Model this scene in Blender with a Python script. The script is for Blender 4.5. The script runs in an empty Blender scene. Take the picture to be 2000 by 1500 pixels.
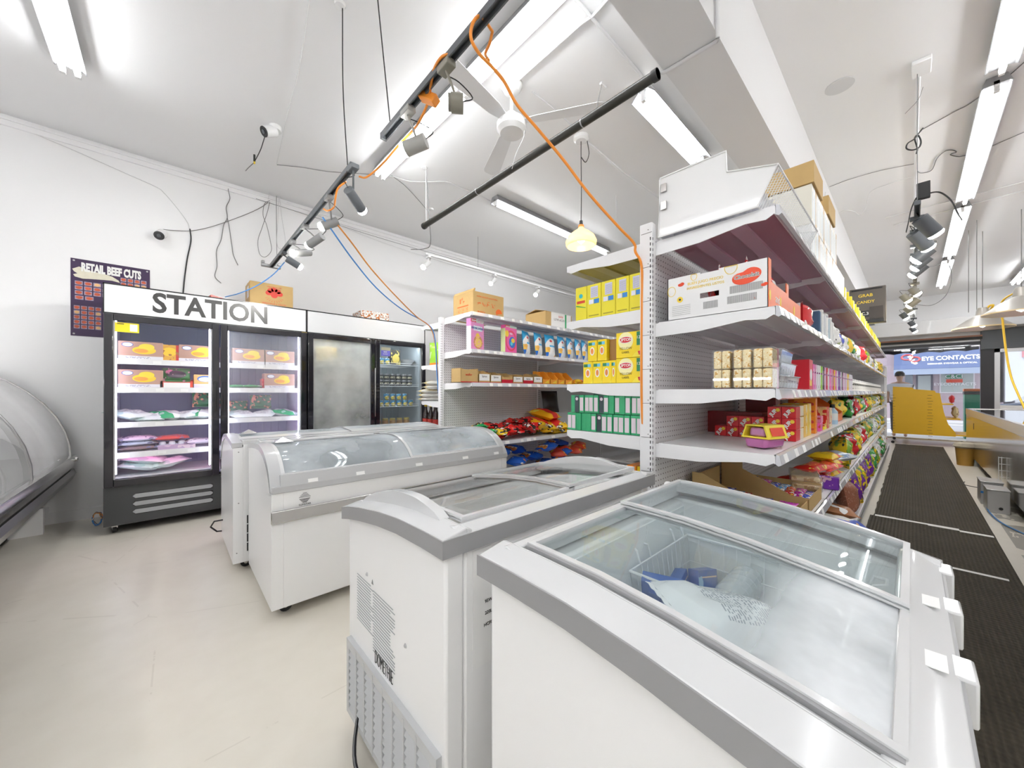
import bpy, math, random
from mathutils import Vector, Matrix
from mathutils.geometry import tessellate_polygon

SC = bpy.context.scene
COL = SC.collection
R = math.radians
rnd = random.Random(7)

# ------------------------------------------------------------------ camera
cam = bpy.data.cameras.new('camera')
cam.sensor_width = 36.0
cam.lens = 36.0 * 723 / 2000
cam.shift_y = 16 / 2000
cam.clip_start = 0.02
cam.clip_end = 200
camo = bpy.data.objects.new('camera', cam)
camo.location = (0, 0, 1.2)
camo.rotation_euler = (math.pi / 2, 0, R(47.18 - 90))
COL.objects.link(camo)
SC.camera = camo

# ------------------------------------------------------------------ exposure
SC.view_settings.view_transform = 'Standard'
SC.view_settings.look = 'None'
SC.view_settings.gamma = 1
SC.view_settings.use_curve_mapping = False
SC.view_settings.exposure = 1.52
CY = SC.cycles
CY.max_bounces = 12
CY.diffuse_bounces = 7
CY.glossy_bounces = 4
CY.transmission_bounces = 6
CY.transparent_max_bounces = 24
CY.caustics_reflective = False
CY.caustics_refractive = False
CY.sample_clamp_indirect = 4.0
CY.use_denoising = True

# ------------------------------------------------------------------ world (daylight in the street)
W = bpy.data.worlds.new('world')
SC.world = W
W.use_nodes = True
wn = W.node_tree.nodes
wl = W.node_tree.links
wn.clear()
wo = wn.new('ShaderNodeOutputWorld')
wb = wn.new('ShaderNodeBackground')
sky = wn.new('ShaderNodeTexSky')
sky.sky_type = 'HOSEK_WILKIE'
sky.sun_direction = Vector((-0.4, 0.3, 0.85)).normalized()
sky.turbidity = 6
wb.inputs[1].default_value = 0.75
mx = wn.new('ShaderNodeMix'); mx.data_type = 'RGBA'; mx.inputs[0].default_value = 0.6
mx.inputs[7].default_value = (1.0, 1.0, 1.0, 1)
wl.new(sky.outputs[0], mx.inputs[6]); wl.new(mx.outputs[2], wb.inputs[0]); wl.new(wb.outputs[0], wo.inputs[0])

SUNL = bpy.data.lights.new('sun', 'SUN')
SUNL.energy = 1.0
SUNL.angle = R(2)
SUN = bpy.data.objects.new('sun', SUNL)
SUN.location = (20, 0, 12)
SUN.rotation_euler = Vector((0.4, -0.3, -0.85)).to_track_quat('-Z', 'Y').to_euler()
COL.objects.link(SUN)
TUBE_E = 13.5      # radiance of the fluorescent tubes
SPOT_W = 12.0      # watts of each track spot

# ------------------------------------------------------------------ materials
MATS = {}
def _p(m): return m.node_tree.nodes['Principled BSDF']
def mat(name, col, rough=0.5, metal=0.0, spec=0.5, var=0.0, scale=8.0, bump=0.0, coat=0.0, emis=None, es=0.0, rvar=0.0):
    if name in MATS: return MATS[name]
    m = bpy.data.materials.new(name); m.use_nodes = True
    p = _p(m); nt = m.node_tree
    p.inputs['Base Color'].default_value = (*col, 1)
    p.inputs['Roughness'].default_value = rough
    p.inputs['Metallic'].default_value = metal
    p.inputs['Specular IOR Level'].default_value = spec
    p.inputs['Coat Weight'].default_value = coat
    if emis: p.inputs['Emission Color'].default_value = (*emis, 1); p.inputs['Emission Strength'].default_value = es
    if var or bump or rvar:
        tc = nt.nodes.new('ShaderNodeTexCoord'); nz = nt.nodes.new('ShaderNodeTexNoise')
        nz.inputs['Scale'].default_value = scale; nz.inputs['Detail'].default_value = 4
        nt.links.new(tc.outputs['Object'], nz.inputs['Vector'])
        if var:
            mr = nt.nodes.new('ShaderNodeMix'); mr.data_type = 'RGBA'
            mr.inputs[6].default_value = (*[max(0, c * (1 - var)) for c in col], 1)
            mr.inputs[7].default_value = (*[min(1, c * (1 + var)) for c in col], 1)
            nt.links.new(nz.outputs[0], mr.inputs[0]); nt.links.new(mr.outputs[2], p.inputs['Base Color'])
        if rvar:
            ma = nt.nodes.new('ShaderNodeMath'); ma.operation = 'MULTIPLY_ADD'
            ma.inputs[1].default_value = rvar; ma.inputs[2].default_value = rough - rvar / 2
            nt.links.new(nz.outputs[0], ma.inputs[0]); nt.links.new(ma.outputs[0], p.inputs['Roughness'])
        if bump:
            b = nt.nodes.new('ShaderNodeBump'); b.inputs['Strength'].default_value = bump; b.inputs['Distance'].default_value = 0.01
            nt.links.new(nz.outputs[0], b.inputs['Height']); nt.links.new(b.outputs[0], p.inputs['Normal'])
    MATS[name] = m
    return m

def emit(name, col, s):
    if name in MATS: return MATS[name]
    m = bpy.data.materials.new(name); m.use_nodes = True; nt = m.node_tree; nt.nodes.clear()
    e = nt.nodes.new('ShaderNodeEmission'); o = nt.nodes.new('ShaderNodeOutputMaterial')
    e.inputs[0].default_value = (*col, 1); e.inputs[1].default_value = s
    nt.links.new(e.outputs[0], o.inputs[0]); MATS[name] = m
    return m

def glass(name, tint=(1, 1, 1), haze=0.0, rough=0.02, hazecol=(0.85, 0.88, 0.9), fog=None, refl=1.0, grad=None):
    """thin clear pane: passes light straight, mirrors by Fresnel; haze = frost or condensation on it"""
    if name in MATS: return MATS[name]
    m = bpy.data.materials.new(name); m.use_nodes = True; nt = m.node_tree; nt.nodes.clear()
    N = nt.nodes.new; L = nt.links.new
    o = N('ShaderNodeOutputMaterial'); t = N('ShaderNodeBsdfTransparent'); g = N('ShaderNodeBsdfGlossy')
    t.inputs[0].default_value = (*tint, 1); g.inputs['Roughness'].default_value = rough
    lw = N('ShaderNodeFresnel'); lw.inputs[0].default_value = 1.5
    fm = N('ShaderNodeMath'); fm.operation = 'MULTIPLY'; L(lw.outputs[0], fm.inputs[0])
    ge = N('ShaderNodeNewGeometry'); bf = N('ShaderNodeMath'); bf.operation = 'MULTIPLY_ADD'; bf.inputs[1].default_value = -1.7 * refl; bf.inputs[2].default_value = 1.7 * refl
    L(ge.outputs['Backfacing'], bf.inputs[0]); L(bf.outputs[0], fm.inputs[1]); fm.use_clamp = True   # both mirror layers of the pane counted on its outer face
    a = N('ShaderNodeMixShader'); L(fm.outputs[0], a.inputs[0]); L(t.outputs[0], a.inputs[1]); L(g.outputs[0], a.inputs[2])
    out = a
    if haze:
        d = N('ShaderNodeBsdfDiffuse'); d.inputs[0].default_value = (*hazecol, 1)
        tr = N('ShaderNodeBsdfTranslucent'); tr.inputs[0].default_value = (*hazecol, 1)
        dm = N('ShaderNodeMixShader'); dm.inputs[0].default_value = 0.4; L(d.outputs[0], dm.inputs[1]); L(tr.outputs[0], dm.inputs[2])
        b = N('ShaderNodeMixShader'); b.inputs[0].default_value = haze
        L(dm.outputs[0], b.inputs[2])
        if fog:
            tc = N('ShaderNodeTexCoord'); nz = N('ShaderNodeTexNoise'); nz.inputs['Scale'].default_value = fog; nz.inputs['Detail'].default_value = 5
            L(tc.outputs['Object'], nz.inputs['Vector'])
            mp = N('ShaderNodeMapRange'); mp.inputs[1].default_value = 0.35; mp.inputs[2].default_value = 0.65
            mp.inputs[3].default_value = haze * 0.45; mp.inputs[4].default_value = min(1, haze * 1.5)
            L(nz.outputs[0], mp.inputs[0]); hz = mp.outputs[0]
            if grad:      # mist lies thicker towards one edge: (axis, clear at, thick at, low, high)
                sx = N('ShaderNodeSeparateXYZ'); L(tc.outputs['Object'], sx.inputs[0]); g2 = N('ShaderNodeMapRange'); g2.interpolation_type = 'SMOOTHSTEP'
                for q_, v_ in zip((1, 2, 3, 4), grad[1:]): g2.inputs[q_].default_value = v_
                L(sx.outputs[grad[0]], g2.inputs[0]); mm = N('ShaderNodeMath'); mm.operation = 'MULTIPLY'; mm.use_clamp = True; L(hz, mm.inputs[0]); L(g2.outputs[0], mm.inputs[1]); hz = mm.outputs[0]
            L(hz, b.inputs[0])
        L(out.outputs[0], b.inputs[1]); out = b
    L(out.outputs[0], o.inputs[0]); MATS[name] = m
    return m

class Nd:
    """small helper to write maths with shader nodes"""
    def __init__(s, nt): s.nt = nt
    def m(s, op, a, b=None, c=None):
        n = s.nt.nodes.new('ShaderNodeMath'); n.operation = op
        for i, v in enumerate((a, b, c)):
            if v is None: continue
            if isinstance(v, (int, float)): n.inputs[i].default_value = v
            else: s.nt.links.new(v, n.inputs[i])
        return n.outputs[0]
    def mix(s, f, a, b):
        n = s.nt.nodes.new('ShaderNodeMix'); n.data_type = 'RGBA'
        for i, v in ((0, f), (6, a), (7, b)):
            if isinstance(v, tuple): n.inputs[i].default_value = (*v, 1)
            elif isinstance(v, (int, float)): n.inputs[i].default_value = v
            else: s.nt.links.new(v, n.inputs[i])
        return n.outputs[2]

def art(name, base, shapes, rough=0.35, face='f', coat=0.0):
    """printed packaging: shapes in the pack's own metres.
    ('r',x0,x1,z0,z1,col) ('e',cx,cz,rx,rz,col) ('t',x0,x1,z0,z1,pitch,col) print lines ('n',scale,thr,col) blotches
    ('b',x0,x1,z0,z1,pitch,col) bars ; face: f front(-Y) l side(-X) t top(+Z) a everywhere"""
    if name in MATS: return MATS[name]
    m = bpy.data.materials.new(name); m.use_nodes = True; nt = m.node_tree; p = _p(m); q = Nd(nt)
    p.inputs['Roughness'].default_value = rough; p.inputs['Coat Weight'].default_value = coat
    tc = nt.nodes.new('ShaderNodeTexCoord')
    sp = nt.nodes.new('ShaderNodeSeparateXYZ'); nt.links.new(tc.outputs['Object'], sp.inputs[0])
    sn = nt.nodes.new('ShaderNodeSeparateXYZ'); nt.links.new(tc.outputs['Normal'], sn.inputs[0])
    cur = base
    gate = {}
    def G(f):
        if f in gate: return gate[f]
        if f == 'f': v = q.m('LESS_THAN', sn.outputs[1], -0.4)
        elif f == 'l': v = q.m('LESS_THAN', sn.outputs[0], -0.4)
        elif f == 't': v = q.m('GREATER_THAN', sn.outputs[2], 0.4)
        else: v = None
        gate[f] = v; return v
    for s in shapes:
        f = face
        if isinstance(s[-1], str): f = s[-1]; s = s[:-1]
        x = sp.outputs[1] if f == 'l' else sp.outputs[0]
        z = sp.outputs[1] if f == 't' else sp.outputs[2]
        k = s[0]; col = s[-1]
        if k in 'rtb':
            _, x0, x1, z0, z1 = s[:5]
            v = q.m('MULTIPLY', q.m('COMPARE', x, (x0 + x1) / 2, (x1 - x0) / 2), q.m('COMPARE', z, (z0 + z1) / 2, (z1 - z0) / 2))
            if k == 't':
                pt = s[5]
                st = q.m('LESS_THAN', q.m('FRACT', q.m('DIVIDE', z, pt)), 0.5)
                nz = nt.nodes.new('ShaderNodeTexNoise'); nz.noise_dimensions = '2D'; nz.inputs['Scale'].default_value = 0.9 / pt; nz.inputs['Detail'].default_value = 0
                cv = nt.nodes.new('ShaderNodeCombineXYZ'); nt.links.new(x, cv.inputs[0]); nt.links.new(q.m('MULTIPLY', q.m('FLOOR', q.m('DIVIDE', z, pt)), pt * 3.1), cv.inputs[1])
                nt.links.new(cv.outputs[0], nz.inputs['Vector'])
                v = q.m('MULTIPLY', v, q.m('MULTIPLY', st, q.m('GREATER_THAN', nz.outputs[0], 0.45)))
            if k == 'b':
                v = q.m('MULTIPLY', v, q.m('LESS_THAN', q.m('FRACT', q.m('DIVIDE', x, s[5])), 0.5))
        elif k == 'e':
            _, cx, cz, rx, rz = s[:5]
            a = q.m('MULTIPLY_ADD', x, 1 / rx, -cx / rx); b = q.m('MULTIPLY_ADD', z, 1 / rz, -cz / rz)
            v = q.m('LESS_THAN', q.m('MULTIPLY_ADD', a, a, q.m('MULTIPLY', b, b)), 1.0)
        else:
            nz = nt.nodes.new('ShaderNodeTexNoise'); nz.inputs['Scale'].default_value = s[1]; nz.inputs['Detail'].default_value = 1
            nt.links.new(tc.outputs['Object'], nz.inputs['Vector'])
            v = q.m('GREATER_THAN', nz.outputs[0], s[2])
        g = G(f)
        if g is not None: v = q.m('MULTIPLY', v, g)
        cur = q.mix(v, cur, col)
    if isinstance(cur, tuple): p.inputs['Base Color'].default_value = (*cur, 1)
    else: nt.links.new(cur, p.inputs['Base Color'])
    MATS[name] = m
    return m

# ------------------------------------------------------------------ mesh builder
class MB:
    def __init__(s): s.v = []; s.f = []; s.m = []; s.mats = []; s.T = None
    def _mi(s, mt):
        if mt not in s.mats: s.mats.append(mt)
        return s.mats.index(mt)
    def add(s, vs, fs, mt):
        o = len(s.v); i = s._mi(mt)
        if s.T: vs = [s.T @ Vector(v) for v in vs]
        s.v += [tuple(v) for v in vs]
        for f in fs: s.f.append(tuple(o + k for k in f)); s.m.append(i)
        return s
    def box(s, x0, x1, y0, y1, z0, z1, mt):
        if x0 > x1: x0, x1 = x1, x0
        if y0 > y1: y0, y1 = y1, y0
        if z0 > z1: z0, z1 = z1, z0
        v = [(x, y, z) for x in (x0, x1) for y in (y0, y1) for z in (z0, z1)]
        return s.add(v, [(0, 1, 3, 2), (4, 6, 7, 5), (0, 4, 5, 1), (2, 3, 7, 6), (0, 2, 6, 4), (1, 5, 7, 3)], mt)
    def prism(s, poly, ax, a, b, mt):
        """poly: 2D outline in the two other axes (x:(y,z) y:(x,z) z:(x,y)), extruded a..b along ax"""
        n = len(poly)
        def P(p, t): return (t, p[0], p[1]) if ax == 'x' else (p[0], t, p[1]) if ax == 'y' else (p[0], p[1], t)
        v = [P(p, a) for p in poly] + [P(p, b) for p in poly]
        ar = sum(poly[i][0] * poly[(i + 1) % n][1] - poly[(i + 1) % n][0] * poly[i][1] for i in range(n))
        flip = (ar > 0) ^ (ax == 'y') ^ (b < a)
        tri = tessellate_polygon([[Vector((p[0], p[1], 0)) for p in poly]])
        f = []
        for t in tri:
            t = list(t)
            ta = sum(poly[t[i]][0] * poly[t[(i + 1) % 3]][1] - poly[t[(i + 1) % 3]][0] * poly[t[i]][1] for i in range(3))
            if (ta > 0) != (ar > 0): t.reverse()
            f.append(tuple(t[::-1]) if flip else tuple(t)); f.append(tuple(n + k for k in (t if flip else t[::-1])))
        for i in range(n):
            j = (i + 1) % n
            f.append((i, j, n + j, n + i) if flip else (i, n + i, n + j, j))
        return s.add(v, f, mt)
    def cyl(s, p0, p1, r0, mt, r1=None, n=16, cap=True):
        p0, p1 = Vector(p0), Vector(p1); r1 = r0 if r1 is None else r1
        d = (p1 - p0).normalized(); u = d.orthogonal().normalized(); w = d.cross(u)
        v = []; f = []
        for c, r in ((p0, r0), (p1, r1)):
            for i in range(n):
                a = 2 * math.pi * i / n; v.append(c + r * (math.cos(a) * u + math.sin(a) * w))
        for i in range(n): j = (i + 1) % n; f.append((i, j, n + j, n + i))
        if cap: f.append(tuple(range(n))[::-1]); f.append(tuple(range(n, 2 * n)))
        return s.add(v, f, mt)
    def lathe(s, prof, mt, c=(0, 0, 0), n=24, axis=None):
        c = Vector(c); M = Matrix.Identity(3) if axis is None else Vector((0, 0, 1)).rotation_difference(Vector(axis)).to_matrix()
        v = []; f = []; k = len(prof)
        for i in range(n):
            a = 2 * math.pi * i / n
            for r, z in prof: v.append(c + M @ Vector((max(r, 1e-4) * math.cos(a), max(r, 1e-4) * math.sin(a), z)))
        for i in range(n):
            j = (i + 1) % n
            for t in range(k - 1): f.append((i * k + t, j * k + t, j * k + t + 1, i * k + t + 1))
        return s.add(v, f, mt)
    def tube(s, pts, r, mt, n=6, closed=False):
        pts = [Vector(p) for p in pts]; k = len(pts); v = []; f = []
        up = None
        for i, p in enumerate(pts):
            a = pts[i - 1] if (i or closed) else p; b = pts[(i + 1) % k] if (i < k - 1 or closed) else p
            d = (b - a).normalized()
            if up is None: up = d.orthogonal().normalized()
            up = (up - d * up.dot(d)); up = up.normalized() if up.length > 1e-5 else d.orthogonal().normalized()
            w = d.cross(up)
            for j in range(n):
                t = 2 * math.pi * j / n; v.append(p + r * (math.cos(t) * up + math.sin(t) * w))
        for i in range(k if closed else k - 1):
            i2 = (i + 1) % k
            for j in range(n): j2 = (j + 1) % n; f.append((i * n + j, i * n + j2, i2 * n + j2, i2 * n + j))
        if not closed: f.append(tuple(range(n))[::-1]); f.append(tuple((k - 1) * n + j for j in range(n)))
        return s.add(v, f, mt)
    def sheet(s, rows, mt, th=0.0, down=(0, 0, -1)):
        """a grid of points (rows of equal length); with th it gets a thickness along down"""
        h = len(rows); w = len(rows[0]); v = [p for r in rows for p in r]; f = []
        for i in range(h - 1):
            for j in range(w - 1): f.append((i * w + j, i * w + j + 1, (i + 1) * w + j + 1, (i + 1) * w + j))
        if th:
            d = Vector(down) * th; n0 = len(v); v = v + [tuple(Vector(p) + d) for p in v]
            f += [tuple(n0 + k for k in q[::-1]) for q in f[:]]
            edge = [j for j in range(w)] + [i * w + w - 1 for i in range(1, h)] + [(h - 1) * w + j for j in range(w - 2, -1, -1)] + [i * w for i in range(h - 2, 0, -1)]
            for a, b in zip(edge, edge[1:] + edge[:1]): f.append((b, a, n0 + a, n0 + b))
        return s.add(v, f, mt)
    def build(s, name, parent=None, bevel=0.0, seg=2, smooth=True, loc=None, angle=35):
        me = bpy.data.meshes.new(name); me.from_pydata(s.v, [], s.f)
        for m in s.mats: me.materials.append(m)
        me.polygons.foreach_set('material_index', s.m)
        if smooth:
            me.polygons.foreach_set('use_smooth', [True] * len(me.polygons)); me.set_sharp_from_angle(angle=R(angle))
        me.update()
        o = bpy.data.objects.new(name, me); COL.objects.link(o)
        if loc: o.location = loc
        if parent: o.parent = parent
        if bevel:
            b = o.modifiers.new('bevel', 'BEVEL'); b.width = bevel; b.segments = seg; b.limit_method = 'ANGLE'; b.angle_limit = R(40)
            b.harden_normals = False
        return o

def tag(o, label, cat, group=None, kind=None):
    if label and not 4 <= len(label.split()) <= 16: print('LABELLEN', len(label.split()), label)
    if label: o['label'] = label
    if cat: o['category'] = cat
    if group: o['group'] = group
    if kind: o['kind'] = kind
    return o
def struct(o): o['kind'] = 'structure'; return o
def empty(name, loc=(0, 0, 0), label=None, cat=None, group=None, rz=0):
    o = bpy.data.objects.new(name, None); COL.objects.link(o); o.location = loc; o.rotation_euler = (0, 0, rz)
    o.empty_display_size = 0.05
    return tag(o, label, cat, group)
def copy_tree(o, loc=None, rot=None, label=None, group=None, parent=None):
    c = o.copy(); COL.objects.link(c)
    if parent: c.parent = parent
    if loc is not None: c.location = loc
    if rot is not None: c.rotation_euler = rot
    if label: c['label'] = label
    if group: c['group'] = group
    for ch in list(o.children):
        copy_tree(ch, parent=c)
    return c

_TX = {}
def text_mesh(s, size, mt, depth=0.0008, bold=0.0, sx=1.0):
    k = (s, size, mt.name, depth, bold, sx)
    if k not in _TX:
        cu = bpy.data.curves.new('lettering', 'FONT'); cu.body = s; cu.size = size; cu.extrude = depth; cu.align_x = 'CENTER'; cu.align_y = 'CENTER'
        cu.offset = bold; cu.resolution_u = 3
        o = bpy.data.objects.new('t', cu); me = bpy.data.meshes.new_from_object(o)
        bpy.data.objects.remove(o); bpy.data.curves.remove(cu)
        if sx != 1: me.transform(Matrix.Diagonal((sx, 1, 1, 1)))
        me.materials.clear(); me.materials.append(mt); _TX[k] = me
    return _TX[k]
ROT = {'-y': (math.pi / 2, 0, 0), '-x': (math.pi / 2, 0, -math.pi / 2), '+y': (math.pi / 2, 0, math.pi), '+x': (math.pi / 2, 0, math.pi / 2), '+z': (0, 0, 0), '-z': (math.pi, 0, 0)}
def text(s, size, mt, loc, face, parent, name='lettering', **kw):
    """lettering that reads from the side it faces; -x needs the reader to stand at smaller X"""
    o = bpy.data.objects.new(name, text_mesh(s, size, mt, **kw)); COL.objects.link(o); o.parent = parent
    o.location = loc; o.rotation_euler = ROT[face] if isinstance(face, str) else face
    return o

# point on a real plane of the shop seen along a ray of the photograph (u,v in 2000x1500)
FX, FY = 0.6796, 0.7336
def P(u, v, X=None, Y=None, Z=None):
    r = (u - 1000) / 723; w = (766 - v) / 723
    dx, dy, dz = FX + FY * r, FY - FX * r, w
    t = X / dx if X is not None else Y / dy if Y is not None else (Z - 1.2) / dz
    return Vector((t * dx, t * dy, 1.2 + t * dz))

ORD = ['first', 'second', 'third', 'fourth', 'fifth', 'sixth', 'seventh', 'eighth', 'ninth', 'tenth', 'eleventh', 'twelfth', 'thirteenth', 'fourteenth', 'fifteenth', 'sixteenth',
       'seventeenth', 'eighteenth', 'nineteenth', 'twentieth', 'twenty-first', 'twenty-second', 'twenty-third', 'twenty-fourth', 'twenty-fifth', 'twenty-sixth', 'twenty-seventh', 'twenty-eighth', 'twenty-ninth', 'thirtieth']
# ================================================================== shared materials
WALL = mat('wall_paint', (0.86, 0.86, 0.865), 0.45, var=0.02, scale=1.5)
CEIL = mat('ceiling_paint', (0.80, 0.80, 0.805), 0.36, var=0.02, scale=1.2, rvar=0.10)
WHITE = mat('white_enamel', (0.80, 0.80, 0.80), 0.25, coat=0.2)
BODY = mat('freezer_white', (0.84, 0.84, 0.84), 0.28, coat=0.15)
RIMW = mat('glossy_white_plastic', (0.62, 0.625, 0.63), 0.16, coat=0.3)
GREYP = mat('grey_trim_plastic', (0.29, 0.29, 0.295), 0.38)
SILV = mat('silver_trim', (0.46, 0.46, 0.47), 0.32, metal=0.35)
SHELF = mat('shelf_white', (0.80, 0.80, 0.81), 0.3)
STEEL = mat('brushed_steel', (0.62, 0.61, 0.6), 0.22, metal=1.0, rvar=0.1, scale=30)
DSTEEL = mat('dark_steel', (0.3, 0.3, 0.3), 0.3, metal=0.9)
BLACK = mat('black_plastic', (0.012, 0.012, 0.014), 0.25)
BLKM = mat('black_matte', (0.02, 0.02, 0.02), 0.6)
CHAR = mat('charcoal_metal', (0.045, 0.048, 0.05), 0.35)
DGREY = mat('dark_grey_metal', (0.10, 0.11, 0.12), 0.4)
RUBBER = mat('rubber', (0.02, 0.02, 0.02), 0.7)
ORANGE = mat('orange_cable', (0.80, 0.27, 0.03), 0.45)
BLUEC = mat('blue_cable', (0.05, 0.22, 0.55), 0.45)
YELC = mat('yellow_cable', (0.85, 0.55, 0.04), 0.45)
WHITEC = mat('white_cable', (0.7, 0.7, 0.7), 0.5)
GREYC = mat('grey_cable', (0.2, 0.2, 0.2), 0.5)
KRAFT = mat('cardboard', (0.52, 0.35, 0.14), 0.75, var=0.06, scale=20)
KRAFTD = mat('cardboard_inside', (0.42, 0.30, 0.14), 0.8)
INK = mat('black_ink', (0.02, 0.02, 0.02), 0.5)
INKG = mat('grey_ink', (0.25, 0.25, 0.25), 0.5)
REDINK = mat('red_ink', (0.65, 0.05, 0.02), 0.5)
WINK = mat('white_ink', (0.85, 0.85, 0.83), 0.5)
YINK = mat('yellow_ink', (0.85, 0.62, 0.05), 0.5)
PAPER = mat('white_label', (0.85, 0.85, 0.84), 0.5)
TUBE = emit('fluorescent_tube', (.97, .985, 1), TUBE_E)
GLASS = glass('clear_glass')
GLASSL = glass('freezer_lid_glass', tint=(0.93, 0.96, 0.96), haze=0.07, fog=3, refl=0.8)
GLASSH = glass('misted_lid_glass', tint=(0.93, 0.96, 0.96), haze=0.50, fog=2.5, hazecol=(0.93, 0.945, 0.96), grad=(1, -.42, -.58, .06, 1.75), refl=0.7)

# floor with sealed-concrete mottling, dirt near the case
def floor_mat():
    m = bpy.data.materials.new('sealed_concrete_floor'); m.use_nodes = True; nt = m.node_tree; p = _p(m); q = Nd(nt)
    tc = nt.nodes.new('ShaderNodeTexCoord')
    def noise(sc, det, dis=0.0):
        n = nt.nodes.new('ShaderNodeTexNoise'); n.inputs['Scale'].default_value = sc; n.inputs['Detail'].default_value = det
        n.inputs['Distortion'].default_value = dis; nt.links.new(tc.outputs['Object'], n.inputs['Vector']); return n.outputs[0]
    a = noise(1.3, 5, 0.6); b = noise(9, 6); c = noise(3.2, 9, 1.4)
    col = q.mix(a, (0.66, 0.62, 0.54), (0.77, 0.735, 0.665))
    col = q.mix(q.m('MULTIPLY', b, 0.25), col, (0.42, 0.37, 0.28))
    # hairline scratches
    v = nt.nodes.new('ShaderNodeTexVoronoi'); v.feature = 'DISTANCE_TO_EDGE'; v.inputs['Scale'].default_value = 1.1
    nt.links.new(tc.outputs['Object'], v.inputs['Vector'])
    crack = q.m('MULTIPLY', q.m('LESS_THAN', v.outputs['Distance'], 0.003), q.m('GREATER_THAN', c, 0.52))
    col = q.mix(q.m('MULTIPLY', crack, 0.18), col, (0.3, 0.26, 0.2))
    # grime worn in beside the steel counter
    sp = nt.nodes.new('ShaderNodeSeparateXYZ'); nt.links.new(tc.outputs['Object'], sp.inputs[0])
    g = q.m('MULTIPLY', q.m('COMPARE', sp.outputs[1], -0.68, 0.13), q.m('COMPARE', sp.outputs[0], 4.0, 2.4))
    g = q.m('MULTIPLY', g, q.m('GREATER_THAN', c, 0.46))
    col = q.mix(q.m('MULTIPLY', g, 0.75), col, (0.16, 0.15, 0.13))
    nt.links.new(col, p.inputs['Base Color'])
    nt.links.new(q.m('MULTIPLY_ADD', a, 0.08, 0.26), p.inputs['Roughness'])
    return m
FLOOR = floor_mat()

H = 3.6
XL, XR, YB, YF = -2.6, 13.9, -3.6, 5.32      # room box (YF = cooler wall, XR = shop front)
struct(MB().box(XL, XR + 0.3, YB, YF, -0.08, 0, FLOOR).build('floor', smooth=False))
struct(MB().box(XL - .1, XR + .1, YB - .1, YF + .1, H, H + 0.1, CEIL).build('ceiling', smooth=False))
struct(MB().box(XL, XR, YF, YF + 0.1, 0, H, WALL).build('wall_left', smooth=False))
struct(MB().box(XL, XR, YB - 0.1, YB, 0, H, WALL).build('wall_right', smooth=False))
struct(MB().box(XL - 0.1, XL, YB, YF, 0, H, WALL).build('wall_back', smooth=False))
# shop-front wall: openings Y -1.08..1.6 (window) and -2.9..-1.22 (door side)
b = MB()
b.box(XR, XR + .2, 1.6, YF, 0, H, WALL); b.box(XR, XR + .2, YB, 1.6, 2.68, H, WALL)
b.box(XR, XR + .2, YB, -2.95, 0, 2.68, WALL)
struct(b.build('wall_front', smooth=False))
# concrete beam down the middle of the ceiling
struct(MB().box(XL, XR, 0.663, 0.944, 3.0, H, mat('beam_paint', (.70, .70, .70), .4)).build('trim_1', smooth=False)); bpy.data.objects['trim_1']['label'] = 'white boxed beam running the length of the ceiling'
# cover trim along the top of the left wall
struct(MB().box(XL, XR, YF - 0.02, YF, 3.50, 3.545, WALL).box(XL, XR, YF - 0.035, YF, 3.545, 3.56, WALL).build('trim_2', smooth=False))
struct(MB().box(XL, -0.8, YF - 0.012, YF, 0, 0.16, WALL).box(-0.8, XR, YF - 0.012, YF, 0, 0.1, WALL).build('baseboard_left', smooth=False))
struct(MB().box(4.1, 5.9, 4.9, YF, 0, H, WALL).build('trim_3', smooth=False)) if False else None

# dark grooved rubber runner in the aisle, two lengths
def runner_mat():
    m = bpy.data.materials.new('ribbed_rubber'); m.use_nodes = True; nt = m.node_tree; p = _p(m); q = Nd(nt)
    tc = nt.nodes.new('ShaderNodeTexCoord'); sp = nt.nodes.new('ShaderNodeSeparateXYZ'); nt.links.new(tc.outputs['Object'], sp.inputs[0])
    nz = nt.nodes.new('ShaderNodeTexNoise'); nz.inputs['Scale'].default_value = 45; nz.inputs['Detail'].default_value = 6; nt.links.new(tc.outputs['Object'], nz.inputs['Vector'])
    n2 = nt.nodes.new('ShaderNodeTexNoise'); n2.inputs['Scale'].default_value = 4; n2.inputs['Detail'].default_value = 6; nt.links.new(tc.outputs['Object'], n2.inputs['Vector'])
    rib = q.m('SINE', q.m('MULTIPLY', sp.outputs[1], 2 * math.pi / 0.022))
    rx = q.m('SINE', q.m('MULTIPLY', sp.outputs[0], 2 * math.pi / 0.03))
    t = q.m('MULTIPLY_ADD', rib, 0.12, q.m('MULTIPLY_ADD', n2.outputs[0], 0.5, q.m('MULTIPLY', nz.outputs[0], 0.6)))
    col = q.mix(t, (0.012, 0.010, 0.007), (0.085, 0.072, 0.052))
    nt.links.new(col, p.inputs['Base Color']); p.inputs['Roughness'].default_value = 0.7; p.inputs['Specular IOR Level'].default_value = 0.25
    bp = nt.nodes.new('ShaderNodeBump'); bp.inputs['Strength'].default_value = 0.5; bp.inputs['Distance'].default_value = 0.004
    nt.links.new(q.m('MULTIPLY_ADD', rx, 0.4, q.m('MULTIPLY_ADD', nz.outputs[0], 1.5, rib)), bp.inputs['Height']); nt.links.new(bp.outputs[0], p.inputs['Normal'])
    return m
RUN = runner_mat()
def mat_strip(x0, x1, y0, y1, z, label):
    r = random.Random(int(x0 * 10)); n = int((x1 - x0) / 0.12) + 2
    rows = [[(x0 + (x1 - x0) * i / (n - 1), (y1 + r.uniform(-.006, .006)) if j else y0, z + (0.004 if i in (0, n - 1) else 0)) for j in (1, 0)] for i in range(n)]
    o = MB().sheet([[p for p in row] for row in rows][::-1], RUN, th=0.006).build('floor_runner', smooth=False)
    return tag(o, label, 'floor mat', 'black runners in the aisle')
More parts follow.
